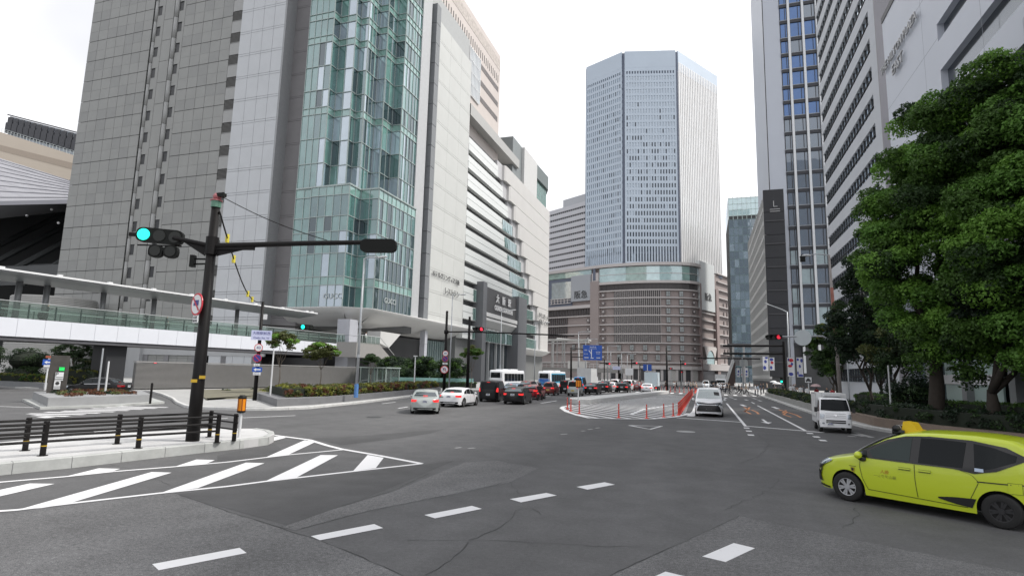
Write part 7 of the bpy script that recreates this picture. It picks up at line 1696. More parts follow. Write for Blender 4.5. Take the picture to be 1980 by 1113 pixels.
        m = MB(); zt = s.wr * 2 + .12; m.box(.25, s.L - .25, -s.W / 2 + .26, s.W / 2 - .26, s.zb + .03, zt * .9)
        for wx in s.wheels: m.box(wx - s.wr - .04, wx + s.wr + .04, -s.W / 2 + .2, s.W / 2 - .2, s.zb + .05, s.wr * 2 + .05)
        m.build('underbody', UND, s.t)
    def mirrors(s, x, z, m):
        for sg in (1, -1):
            h, _ = s.hit((x, sg * 3, z), (0, -sg, 0)); y = (h.y if h else sg * s.W / 2); mb = MB(); c = Vector((x - .02, y + sg * .13, z + .07)); mb.ball((0, 0, 0), 1, 10, 6); mb.v = [(c.x + v[0] * .09, c.y + v[1] * .11, c.z + v[2] * .08) for v in mb.v]; mb.tube((x, y - sg * .03, z), (c.x, c.y - sg * .04, c.z - .03), .03, n=6); mb.build('wing_mirror', m, s.t, True)
    def plate_at(s, rear, z, m, w=.34, h=.17, y=0.):
        o, d = ((s.L + 3, y, z), (-1, 0, 0)) if rear else ((-3, y, z), (1, 0, 0)); p, _ = s.hit(o, d); p = p or Vector((s.L if rear else 0, y, z)); mb = MB(); mb.box(p.x - .02, p.x + .02, y - w / 2, y + w / 2, z - h / 2, z + h / 2)
        q = mb.build('number_plate', m, s.t); mb = MB(); xx = p.x + (.022 if rear else -.022)
        for i in range(4): mb.box(xx - .002, xx + .002, y - w * .34 + i * w * .2, y - w * .34 + i * w * .2 + w * .11, z - h * .3, z + h * .08)
        mb.box(xx - .002, xx + .002, y - w * .25, y + w * .25, z + h * .2, z + h * .34); mb.build('plate_digits', S_NAVY, q)
    def place(s, x, y, heading):
        """put the car's centre at ground (x, y); heading = direction of travel"""
        h = Vector((heading[0], heading[1], 0)).normalized(); a = math.atan2(-h.y, -h.x)   # local +x points backward
        s.t.rotation_euler = (0, 0, a); back = Vector((math.cos(a), math.sin(a), 0)); p = Vector((x, y, 0)) - back * s.L / 2
        s.t.location = (p.x, p.y, 0.0); return s

def profile(kind, L, H):
    """roof line and belt line by body kind"""
    if kind == 'sedan':
        R = [(0, .42), (.06, .62), (.25, .72), (.27 * L, .93), (.30 * L, .97), (.42 * L, H - .06), (.52 * L, H), (.64 * L, H - .02), (.74 * L, H - .12), (.865 * L, 1.04), (.90 * L, 1.02), (L - .12, .98), (L - .02, .70), (L, .5)]; B = [(0, .7), (.3 * L, .88), (.8 * L, .96), (L, .94)]
        ws, rw, side = (.30, .41), (.75, .86), (.315, .80)
    elif kind == 'hatch':
        R = [(0, .42), (.06, .66), (.25, .80), (.20 * L, .96), (.24 * L, 1.02), (.40 * L, H - .05), (.52 * L, H), (.80 * L, H - .05), (.90 * L, H - .13), (L - .10, 1.05), (L - .02, .75), (L, .5)]; B = [(0, .75), (.3 * L, .92), (.8 * L, 1.0), (L, 1.0)]
        ws, rw, side = (.25, .38), (.90, .975), (.27, .90)
    elif kind == 'wagon':
        R = [(0, .42), (.06, .64), (.25, .76), (.24 * L, .95), (.27 * L, .99), (.41 * L, H - .06), (.52 * L, H), (.80 * L, H - .05), (.87 * L, H - .12), (L - .12, 1.02), (L - .02, .72), (L, .5)]; B = [(0, .72), (.3 * L, .90), (.8 * L, .98), (L, .98)]
        ws, rw, side = (.28, .40), (.88, .965), (.29, .88)
    else:  # van
        R = [(0, .45), (.05, .75), (.20, .95), (.13 * L, 1.10), (.16 * L, 1.15), (.29 * L, H - .08), (.40 * L, H), (.90 * L, H - .02), (L - .14, H - .10), (L - .05, 1.15), (L, .7)]; B = [(0, .85), (.2 * L, 1.02), (.8 * L, 1.06), (L, 1.08)]
        ws, rw, side = (.165, .285), (.965, .99), (.19, .93)
    return R, B, ws, rw, side
def simple_car(name, label, cat, kind, L, W, H, paint_, lit=True, rear_view=True, plate_m=None, wsm=CGLASS, group=None, pillars=None, lamps='wide', wr=None, rimm=RIM):
    R, B, ws, rw, sd = profile(kind, L, H); wr = wr or (.33 if kind != 'hatch' else .29); wb = (.20 * L, .80 * L) if kind != 'van' else (.17 * L, .78 * L)
    c = Car(name, label, cat, L, W, R, B, wb, wr, paint_, tumble=.34 if kind != 'van' else .16, nose=6 if kind != 'van' else 9, tail=9 if kind != 'van' else 14, group=group, rr=.12 if kind != 'van' else .14)
    rf = lambda x: cr_interp(R, x) ; bl = lambda x: cr_interp(B, x)
    # flank glass in two or three lights
    x0, x1 = sd[0] * L, sd[1] * L; cuts = [x0, x0 + (x1 - x0) * .40, x0 + (x1 - x0) * .76, x1]
    for sg in (1, -1):
        for a, b in zip(cuts, cuts[1:]):
            a2, b2 = a + .035, b - .035; tp = [(x, max(bl(x) + .03, rf(x) - .115)) for x in lin(a2, b2, 6)]; bt = [(x, bl(x) + .02) for x in lin(a2, b2, 6)]
            if max(t_[1] - q_[1] for t_, q_ in zip(tp, bt)) > .06: c.side('side_window', tp, bt, CGLASS, sg, n=8, k=3)
        z = bl(.5 * L) - .14
        for a in (cuts[1] - .22, cuts[2] - .2): c.side('door_handle', [(a, z + .02), (a + .2, z + .02)], [(a, z - .02), (a + .2, z - .02)], TRIM if paint_.name == 'x' else paint_, sg, off=.02, n=2, k=1)
        for a in (cuts[0] + .08, cuts[1], cuts[2]): c.side('door_seam', [(a, bl(a)), (a + .02, .32)], [(a + .012, bl(a)), (a + .032, .32)], TRIM, sg, off=.003, n=6, k=1)
        c.side('sill', [(wb[0] + wr + .1, .30), (wb[1] - wr - .1, .30)], [(wb[0] + wr + .1, .2), (wb[1] - wr - .1, .2)], TRIM, sg, n=3, k=1)
    # windscreen and rear glass
    za, zb_ = rf(ws[0] * L) + .03, rf(ws[1] * L) - .05; wt = W / 2 - .20 - (zb_ - 1) * c.tumble * .7; wbm = W / 2 - .15
    c.front('windscreen', [(-wt, zb_), (0, zb_ + .02), (wt, zb_)], [(-wbm, za + .02), (0, za), (wbm, za + .02)], wsm, n=12, k=5)
    za, zb_ = rf(rw[1] * L) + .02, rf(rw[0] * L) - .03
    if kind == 'van': za, zb_ = 1.12, H - .2
    wt = W / 2 - .24 - max(0, zb_ - 1) * c.tumble * .7; wbm = W / 2 - .17
    c.rear('rear_window', [(-wt, zb_), (0, zb_ + .015), (wt, zb_)], [(-wbm, za), (0, za), (wbm, za)], CGLASS, n=12, k=5)
    tl = TLIT if lit else TLAMP; zl = {'sedan': .80, 'hatch': .86, 'wagon': .84, 'van': .95}[kind]; w2 = W / 2 - .06
    for sg in (1, -1):
        if kind == 'van': c.rear('tail_light', [(sg * w2, 1.25), (sg * (w2 - .11), 1.25)], [(sg * w2, .88), (sg * (w2 - .17), .92)], tl, n=3, k=4)
        else: c.rear('tail_light', [(sg * w2, zl + .09), (sg * (w2 - .36), zl + .07)], [(sg * w2, zl - .07), (sg * (w2 - .30), zl - .05)], tl, n=5, k=3)
        c.front('head_light', [(sg * w2, zl - .04), (sg * (w2 - .42), zl - .08)], [(sg * w2, zl - .2), (sg * (w2 - .38), zl - .2)], HLAMP, n=5, k=3)
    c.rear('high_stop_light', [(-.14, rf(rw[1] * L) + .05 if kind == 'sedan' else H - .15), (.14, rf(rw[1] * L) + .05 if kind == 'sedan' else H - .15)], [(-.14, rf(rw[1] * L) + .02 if kind == 'sedan' else H - .18), (.14, rf(rw[1] * L) + .02 if kind == 'sedan' else H - .18)], tl, n=3, k=1, off=.016)
    c.rear('bumper_lower', [(-w2, .40), (w2, .40)], [(-w2, .28), (w2, .28)], TRIM, n=10, k=2)
    c.front('grille', [(-.42, .66), (.42, .66)], [(-.36, .40), (.36, .40)], TRIM, n=6, k=3)
    c.plate_at(True, zl - .02 if kind in ('sedan', 'wagon') else .66, plate_m or PLATE_W); c.plate_at(False, .46, plate_m or PLATE_W)
    c.add_wheels(rimm); c.mirrors((sd[0] + .045) * L, bl(sd[0] * L) + .03, paint_); return c
P_SIL = carpaint('paint_silver', (.42, .45, .44), .35); P_WHT = carpaint('paint_white', (.80, .81, .83)); P_BLK = mat('paint_black', (.008, .008, .009), .3, var=.03, spec=.35); P_RED = carpaint('paint_red', (.30, .012, .022)); P_DRED = carpaint('paint_dark_red', (.16, .018, .015)); P_GRY = carpaint('paint_grey', (.16, .17, .18), .3); P_BLUE = carpaint('paint_sky_blue', (.02, .25, .55)); P_TAXI = carpaint('paint_lime', (.50, .60, .025), 0, .28); P_BUSB = carpaint('paint_bus_blue', (.02, .12, .42)); P_CYAN = carpaint('paint_bus_cyan', (.05, .38, .60)); P_SB = carpaint('paint_silver_blue', (.32, .42, .52), .3)

def ray_dir(p): return Vector((p.x, p.y, 0)).normalized()
FWD = Vector((0, 1, 0))
def put(c, px, py, hd, back=True):
    """(px, py): picture point of the near bumper's ground contact"""
    p = G(px, py); h = Vector((hd[0], hd[1], 0)).normalized(); q = p + h * (c.L / 2) * (1 if back else -1); return c.place(q.x, q.y, h)
ang = lambda d: (math.sin(R_(d)), math.cos(R_(d)))
put(simple_car('sedan_car', 'silver sedan with lit brake lights turning left ahead, nearest to the left kerb', 'car', 'sedan', 4.75, 1.78, 1.46, P_SIL), 820, 801, ang(-24))
put(simple_car('sports_sedan', 'white sports sedan just right of the silver sedan', 'car', 'sedan', 4.7, 1.84, 1.43, P_WHT), 866, 787, ang(-2))
put(simple_car('minivan', 'black minivan with chrome tail strip left of the black wagon', 'car', 'van', 4.9, 1.85, 1.9, P_BLK), 943, 777, ang(-10))
put(simple_car('wagon_car', 'black wagon with lit tail lights nearest in the middle queue', 'car', 'wagon', 4.7, 1.82, 1.47, P_BLK), 990, 782, ang(-5))
put(simple_car('wagon_car', 'pale blue silver car mostly hidden behind the black wagon', 'car', 'wagon', 4.4, 1.75, 1.5, P_SB), 985, 767, ang(0))
put(simple_car('hatchback', 'bright red hatchback right behind the black wagon', 'car', 'hatch', 4.0, 1.72, 1.5, P_RED), 1022, 772, ang(0))
put(simple_car('suv_car', 'dark red car far in the left lane before the white bus', 'car', 'wagon', 4.6, 1.8, 1.6, P_DRED), 1014, 759, ang(0))
put(simple_car('kei_car', 'boxy dark red kei car with yellow plate in front of the blue bus', 'car', 'hatch', 3.4, 1.48, 1.66, P_DRED, plate_m=PLATE_Y), 1059, 764, ang(0))
put(simple_car('minivan', 'black van half hidden left of the silver kei van', 'car', 'van', 4.4, 1.7, 1.8, P_BLK), 1092, 761, ang(0))
put(simple_car('kei_van', 'silver kei van with yellow plate behind the orange flasher post', 'car', 'van', 3.4, 1.48, 1.9, P_SIL, plate_m=PLATE_Y), 1107, 765.5, ang(0))
put(simple_car('kei_van', 'sky blue kei van right behind the silver kei van', 'car', 'van', 3.4, 1.6, 2.25, P_BLUE, plate_m=PLATE_Y), 1117, 758.5, ang(0))
put(simple_car('sedan_car', 'dark hatchback right of the silver kei van in the queue', 'car', 'wagon', 4.5, 1.78, 1.5, P_BLK), 1141, 762, ang(0))
put(simple_car('suv_car', 'black sport utility car with lit brake lights behind the dark hatchback', 'car', 'wagon', 4.6, 1.82, 1.65, P_BLK), 1164, 758, ang(0))
put(simple_car('sedan_car', 'white far car in the queue between two black cars', 'car', 'wagon', 4.3, 1.72, 1.5, P_WHT), 1179, 757, ang(0))
put(simple_car('suv_car', 'black sport utility car with two lit tail lights left of the white vans', 'car', 'wagon', 4.6, 1.82, 1.68, P_BLK), 1202, 758.6, ang(0))
put(simple_car('minivan', 'white van partly hidden right of the far black sport utility car', 'car', 'van', 4.7, 1.72, 1.85, P_WHT), 1213, 755, ang(0))
put(simple_car('sedan_car', 'red lit dark car squeezed between the white van and the white hybrid', 'car', 'sedan', 4.5, 1.75, 1.5, P_DRED), 1231, 755, ang(0))
put(simple_car('hybrid_car', 'white hybrid car in front of the white box truck at the queue end', 'car', 'sedan', 4.55, 1.76, 1.47, P_WHT), 1250, 759.5, ang(0))
put(simple_car('minivan', 'far white car at the head of the left lane behind the blue van', 'car', 'van', 4.4, 1.7, 1.8, P_WHT), 1188, 751, ang(0))
# more of the far queue
for px, py, k, p_, lab in ((1170, 750.5, 'wagon', P_GRY, 'grey far car deep in the queue left of the dark far signal pole'), (1222, 750.5, 'sedan', P_WHT, 'far white sedan deep in the queue before the crossing'), (1130, 753, 'van', P_GRY, 'grey far van deep in the queue right of the sky blue van')):
    put(simple_car('far_car', lab, 'car', k, 4.4, 1.72, 1.5 if k != 'van' else 1.8, p_), px, py, ang(0))
# oncoming
OB = ang(180)
def oncoming_minivan():
    c = simple_car('minivan', 'large white minivan with a big dark grille at the stop line by the red posts', 'car', 'van', 4.93, 1.85, 1.94, P_WHT, False, wsm=CGLASS2)
    c.front('grille_upper', [(-.80, .99), (0, .93), (.80, .99)], [(-.72, .86), (0, .84), (.72, .86)], TRIM, off=.02, n=14, k=2)
    c.front('chrome_bar', [(-.78, .965), (0, .91), (.78, .965)], [(-.78, .94), (0, .885), (.78, .94)], CHROME, off=.03, n=14, k=1)
    c.front('grille_main', [(-.64, .78), (.64, .78)], [(-.80, .36), (.80, .36)], TRIM, off=.02, n=12, k=4)
    for sg in (1, -1): c.front('bumper_blade', [(sg * .66, .80), (sg * .86, .72)], [(sg * .60, .74), (sg * .88, .55)], P_WHT, off=.04, n=4, k=2)
    c.front('lower_lip', [(-.85, .34), (.85, .34)], [(-.85, .27), (.85, .27)], P_WHT, off=.04, n=12, k=1)
    c.front('sun_shade', [(-.32, 1.66), (-.66, 1.64)], [(-.36, 1.44), (-.70, 1.42)], TRIM, off=.012, n=4, k=2)
    c.plate_at(False, .58, PLATE_W); return c
put(oncoming_minivan(), 1371, 806, ang(181), False)
put(simple_car('kei_van', 'small white kei van coming towards the crossing behind the white minivan', 'car', 'van', 3.4, 1.48, 1.88, P_WHT, False), 1365, 752, OB, False)
put(simple_car('minivan', 'dark van beside the small white kei van beyond the crossing', 'car', 'van', 4.5, 1.72, 1.9, P_BLK, False), 1381, 751.5, OB, False)
put(simple_car('sedan_car', 'white far car in front of the white lorry beyond the crossing', 'car', 'sedan', 4.4, 1.72, 1.45, P_WHT, False), 1397, 752.5, OB, False)
put(simple_car('black_saloon', 'black saloon with chrome trim parked behind the stone planter island', 'car', 'sedan', 4.9, 1.85, 1.45, P_BLK, False), 170, 771, (-.80, -.56), None) if False else None
c = simple_car('black_saloon', 'black saloon with chrome trim passing behind the stone planter island', 'car', 'sedan', 4.9, 1.85, 1.46, P_BLK, False)
for sg in (1, -1): c.side('chrome_strip', [(1.6, .93), (3.9, 1.0)], [(1.6, .90), (3.9, .97)], CHROME, sg, off=.012, n=8, k=1)
q = (G(120, 764) + G(220, 766)) / 2; hd = (G(120, 764) - G(222, 766)).normalized(); c.place(q.x - .4, q.y + 1.0, hd)

# ---- kei truck
def kei_truck():
    L, W, H = 3.4, 1.48, 1.80
    R = [(0, .50), (.03, .80), (.10, 1.02), (.16, 1.10), (.55, H - .10), (.72, H - .02), (.95, H), (1.30, H - .01), (1.36, H - .06)]; B = [(0, .9), (.5, .98), (1.36, 1.0)]
    c = Car('kei_truck', 'small white kei truck with boxy cargo body and roof cooler at the right stop line', 'truck', 1.38, W, R, B, [.62], .27, P_WHT, zb=.25, tumble=.12, nose=12, tail=60, rr=.10, arch=True)
    c.L = 1.38
    c.front('windscreen', [(-.58, 1.66), (0, 1.68), (.58, 1.66)], [(-.66, 1.13), (0, 1.10), (.66, 1.13)], CGLASS, n=12, k=5)
    for sg in (1, -1):
        c.side('side_window', [(.36, 1.22), (.62, 1.60), (1.2, 1.64)], [(.34, 1.06), (.7, 1.06), (1.2, 1.06)], CGLASS, sg, n=8, k=4)
        c.front('head_light', [(sg * .70, .97), (sg * .50, .93)], [(sg * .70, .72), (sg * .54, .74)], HLAMP, off=.012, n=4, k=3)
        m = MB(); m.obox((.34, sg * .86, 1.15), (.04, 0, 0), (0, .07, 0), (0, 0, .12)); m.tube((.42, sg * .72, 1.1), (.34, sg * .84, 1.15), .02, n=5); m.build('wing_mirror', TRIM, c.t)
        c.front('fog_light', [(sg * .62, .52), (sg * .52, .52)], [(sg * .62, .45), (sg * .52, .45)], HLAMP, off=.012, n=2, k=1)
    c.front('grille', [(-.44, .66), (.44, .66)], [(-.44, .50), (.44, .50)], TRIM, off=.01, n=6, k=3); c.front('grille_bar', [(-.44, .59), (.44, .59)], [(-.44, .57), (.44, .57)], P_WHT, off=.016, n=6, k=1)
    for z in (.98, .88, .80): c.front('bonnet_seam', [(-.46, z), (.46, z)], [(-.46, z - .012), (.46, z - .012)], mat('seam_grey', (.2, .2, .21), .5, var=0), off=.006, n=6, k=1)
    c.front('emblem', [(-.04, .93), (.04, .93)], [(-.05, .86), (.05, .86)], CHROME, off=.014, n=2, k=1)
    c.plate_at(False, .46, PLATE_W, .3, .15, .25); c.wheels = [.62, 2.55]; c.L = 3.4; c.add_wheels(mat('rim_steel', (.3, .3, .31), .4, metal=.5), 5, .15); 
    for ch in list(c.t.children):
        if ch.name.startswith('underbody'): bpy.data.objects.remove(ch)
    m = MB(); m.box(1.2, 3.35, -.5, .5, .3, .56); m.box(.3, 1.3, -.55, .55, .3, .6); m.build('chassis', UND, c.t)
    m = MB(); m.box(1.42, 3.40, -.74, .74, .56, .68); m.box(1.42, 3.38, -.745, -.735, .42, .56); m.box(1.42, 3.38, .735, .745, .42, .56); m.build('load_bed', P_WHT, c.t)
    m = MB(); x0, x1, w, z0, z1, r = 1.44, 3.38, .73, .69, 1.98, .03; m.box(x0, x1, -w, w, z0, z1); o = m.build('cargo_box', mat('box_white', (.66, .67, .67), .45, var=.04), c.t); m = MB()
    for y in (-w, w):
        for z in (z0 + .03, z1 - .03): m.box(x0 - .01, x1 + .01, y - .015, y + .015, z - .03, z + .03)
    for x in (x0, x1):
        for y in (-w, w): m.box(x - .02, x + .02, y - .02, y + .02, z0, z1)
    m.build('box_trim', mat('trim_alloy', (.5, .51, .52), .4, metal=.4, var=0), o)
    m = MB(); m.path([(.98, -.42, 1.90), (.98, .42, 1.90)], .02, 4); m.box(.78, 1.40, -.42, .42, 1.82, 1.98); m.box(.72, .80, -.36, .36, 1.84, 1.94); m.build('roof_cooler', mat('cooler_white', (.6, .61, .62), .5), c.t); m = MB(); m.box(.775, .779, -.2, .2, 1.87, 1.94); m.build('cooler_grille', TRIM, c.t)
    return c
kt = kei_truck(); put(kt, 1618, 837.5, ang(183), False)

# ---- far box trucks and lorry
def box_truck(label, boxc, cabm, L=6.0, W=2.0, H=2.9, rear=True):
    t = thing('box_truck', label, 'truck', (0, 0, 0)); m = MB(); m.box(1.7, L, -W / 2, W / 2, .95, H); o = m.build('cargo_box', boxc, t); m = MB()
    for y in (-W / 2, 0, W / 2): m.box(L - .01, L + .03, y - .03, y + .03, .95, H)
    for y in (-W / 2, W / 2):
        for z in (.98, H - .02): m.box(1.7, L, y - .02, y + .02, z - .04, z + .04)
    m.build('box_trim', MATS['trim_alloy'], o)
    m = MB(); pr = [(0, .5), (0, 1.1), (.12, 1.25), (.35, 2.1), (.6, 2.2), (1.55, 2.25), (1.55, .5)]; w = W / 2 - .08; n = len(pr); m.add([(x, -w, z) for x, z in pr] + [(x, w, z) for x, z in pr], [tuple(range(n)), tuple(range(2 * n - 1, n - 1, -1))] + [(i, n + i, n + (i + 1) % n, (i + 1) % n) for i in range(n)]); m.build('cab', cabm, t)
    m = MB(); m.quad((.10, -w + .1, 1.28), (.10, w - .1, 1.28), (.34, w - .16, 2.05), (.34, -w + .16, 2.05)); m.build('windscreen', CGLASS, t)
    m = MB(); m.box(.1, L - .1, -.45, .45, .45, .95); m.build('chassis', UND, t)
    for x in (.8, L - 1.3):
        for sg in (1, -1): m = MB(); m.disc((x, sg * (W / 2 - .13), .38), (0, 1, 0), .38, 20, 0, .22); o = m.build('wheel', TYRE, t); m = MB(); m.disc((x, sg * (W / 2 - .01), .38), (0, 1, 0), .2, 14, 0, .02); m.build('rim', RIM, o)
    for sg in (1, -1): m = MB(); m.box(L - .05, L + .02, sg * .78 - .12, sg * .78 + .12, .62, .78); m.build('tail_light', TLIT, t); m = MB(); m.box(-.03, .03, sg * .7 - .14, sg * .7 + .14, .75, .9); m.build('head_light', HLAMP, t)
    t['L'] = L; return t
def put_t(t, px, py, hd, back=True, L=6.0):
    p = G(px, py); h = Vector((hd[0], hd[1], 0)).normalized(); a = math.atan2(-h.y, -h.x); front = p + h * L if back else p; t.rotation_euler = (0, 0, a); t.location = (front.x, front.y, 0); del t['L']
BXW = mat('box_pale_blue', (.50, .58, .62), .5, var=.05); BXG = mat('box_grey_white', (.50, .51, .51), .5, var=.05)
put_t(box_truck('pale blue white box truck right behind the white hybrid car', BXW, P_GRY, 6, 2.1, 3.2), 1259, 757.6, ang(0))
put_t(box_truck('tall grey white box truck behind the sky blue kei van', BXG, P_WHT, 7.5, 2.3, 3.6), 1129, 753.5, ang(0), True, 7.5)
put_t(box_truck('white lorry coming towards the crossing under the department store canopy', BXG, P_WHT, 7.5, 2.3, 3.3), 1394, 751, OB, False, 7.5)

# ---- buses
def bus(label, bodym, sidem, L=10.2, W=2.46, H=2.95, style='white'):
    R = [(0, .5), (.03, 1.2), (.10, 2.3), (.30, H - .1), (.6, H), (L - .5, H), (L - .2, H - .12), (L - .05, H - .6), (L, 1.0), (L, .5)]; B = [(0, 1.1), (L, 1.1)]
    c = Car('city_bus', label, 'bus', L, W, R, B, [2.1, L - 2.6], .48, bodym, zb=.32, tumble=.03, nose=30, tail=30, rr=.2)
    for sg in (1, -1):
        if sidem: c.side('side_band', [(.6, H - .35), (L - .6, H - .35)], [(.6, .55), (L - .6, .55)], sidem, sg, off=.004, n=20, k=4)
        n = 6
        for i in range(n): a = .8 + (L - 1.6) * i / n; c.side('side_window', [(a + .05, 2.42), (a + (L - 1.6) / n - .05, 2.42)], [(a + .05, 1.25), (a + (L - 1.6) / n - .05, 1.25)], CGLASS, sg, off=.012, n=4, k=3)
    c.rear('rear_window', [(-.95, 2.55), (.95, 2.55)], [(-1.0, 1.75), (1.0, 1.75)], CGLASS, n=8, k=4); c.rear('route_display', [(-.3, 2.5), (.3, 2.5)], [(-.3, 2.3), (.3, 2.3)], S_BLACK, off=.02, n=2, k=1)
    c.front('windscreen', [(-1.05, 2.5), (1.05, 2.5)], [(-1.1, 1.2), (1.1, 1.2)], CGLASS, n=8, k=4)
    if style == 'blue': c.rear('rear_panel', [(-1.05, 1.7), (1.05, 1.7)], [(-1.0, .6), (1.0, .6)], P_BUSB, off=.01, n=8, k=4); c.rear('rear_swoosh', [(-1.0, 1.45), (0, 1.0), (1.0, 1.45)], [(-1.0, 1.38), (0, .92), (1.0, 1.38)], P_CYAN, off=.02, n=10, k=1)
    for sg in (1, -1): c.rear('tail_light', [(sg * 1.12, 1.3), (sg * .98, 1.3)], [(sg * 1.12, .8), (sg * .98, .8)], TLAMP, off=.02, n=2, k=3)
    m = MB(); m.box(2.5, 5.5, -.7, .7, H - .02, H + .18); m.box(6.5, 8.6, -.6, .6, H - .02, H + .14); m.build('roof_unit', P_WHT, c.t); c.plate_at(True, .75, mat('plate_green', (.05, .22, .10), .5, var=0), .4, .2); c.add_wheels(RIM, 6, .26); return c
c = bus('white city bus in the left lane in front of the station portal', P_WHT, None); put(c, 957, 752.3, ang(3))
c = bus('blue city bus with white roof and cyan curve behind the red kei car', P_WHT, P_CYAN, style='blue'); put(c, 1051, 751.5, ang(2))
t = thing('motorcycle', 'small red motorcycle ridden by a dark clad person between the queues', 'motorcycle', (0, 0, 0)); mm = MB()
for x in (0, 1.25): mm2 = MB(); mm2.disc((x, 0, .28), (0, 1, 0), .28, 18, 0, .1); mm2.build('wheel', TYRE, t)
m = MB(); m.path([(.0, 0, .3), (.25, 0, .85), (.5, 0, .55), (.95, 0, .6), (1.3, 0, .72)], [.06, .09, .14, .16, .1], 8); m.build('body', P_RED, t, True); m = MB(); m.path([(.7, 0, .78), (1.25, 0, .82)], [.13, .11], 8); m.build('seat', TRIM, t, True); m = MB(); m.tube((.2, -.32, .98), (.2, .32, .98), .025); m.tube((.22, 0, .8), (.2, 0, .98), .03); m.build('handlebar', TRIM, t); m = MB(); m.obox((1.36, 0, .7), (.04, 0, 0), (0, .08, 0), (0, 0, .05)); m.build('tail_light', TLIT, t)
MOTO = t; p = G(1041, 774); t.rotation_euler = (0, 0, math.atan2(-1, -.05)); t.location = (p.x, p.y + 1.3, 0)

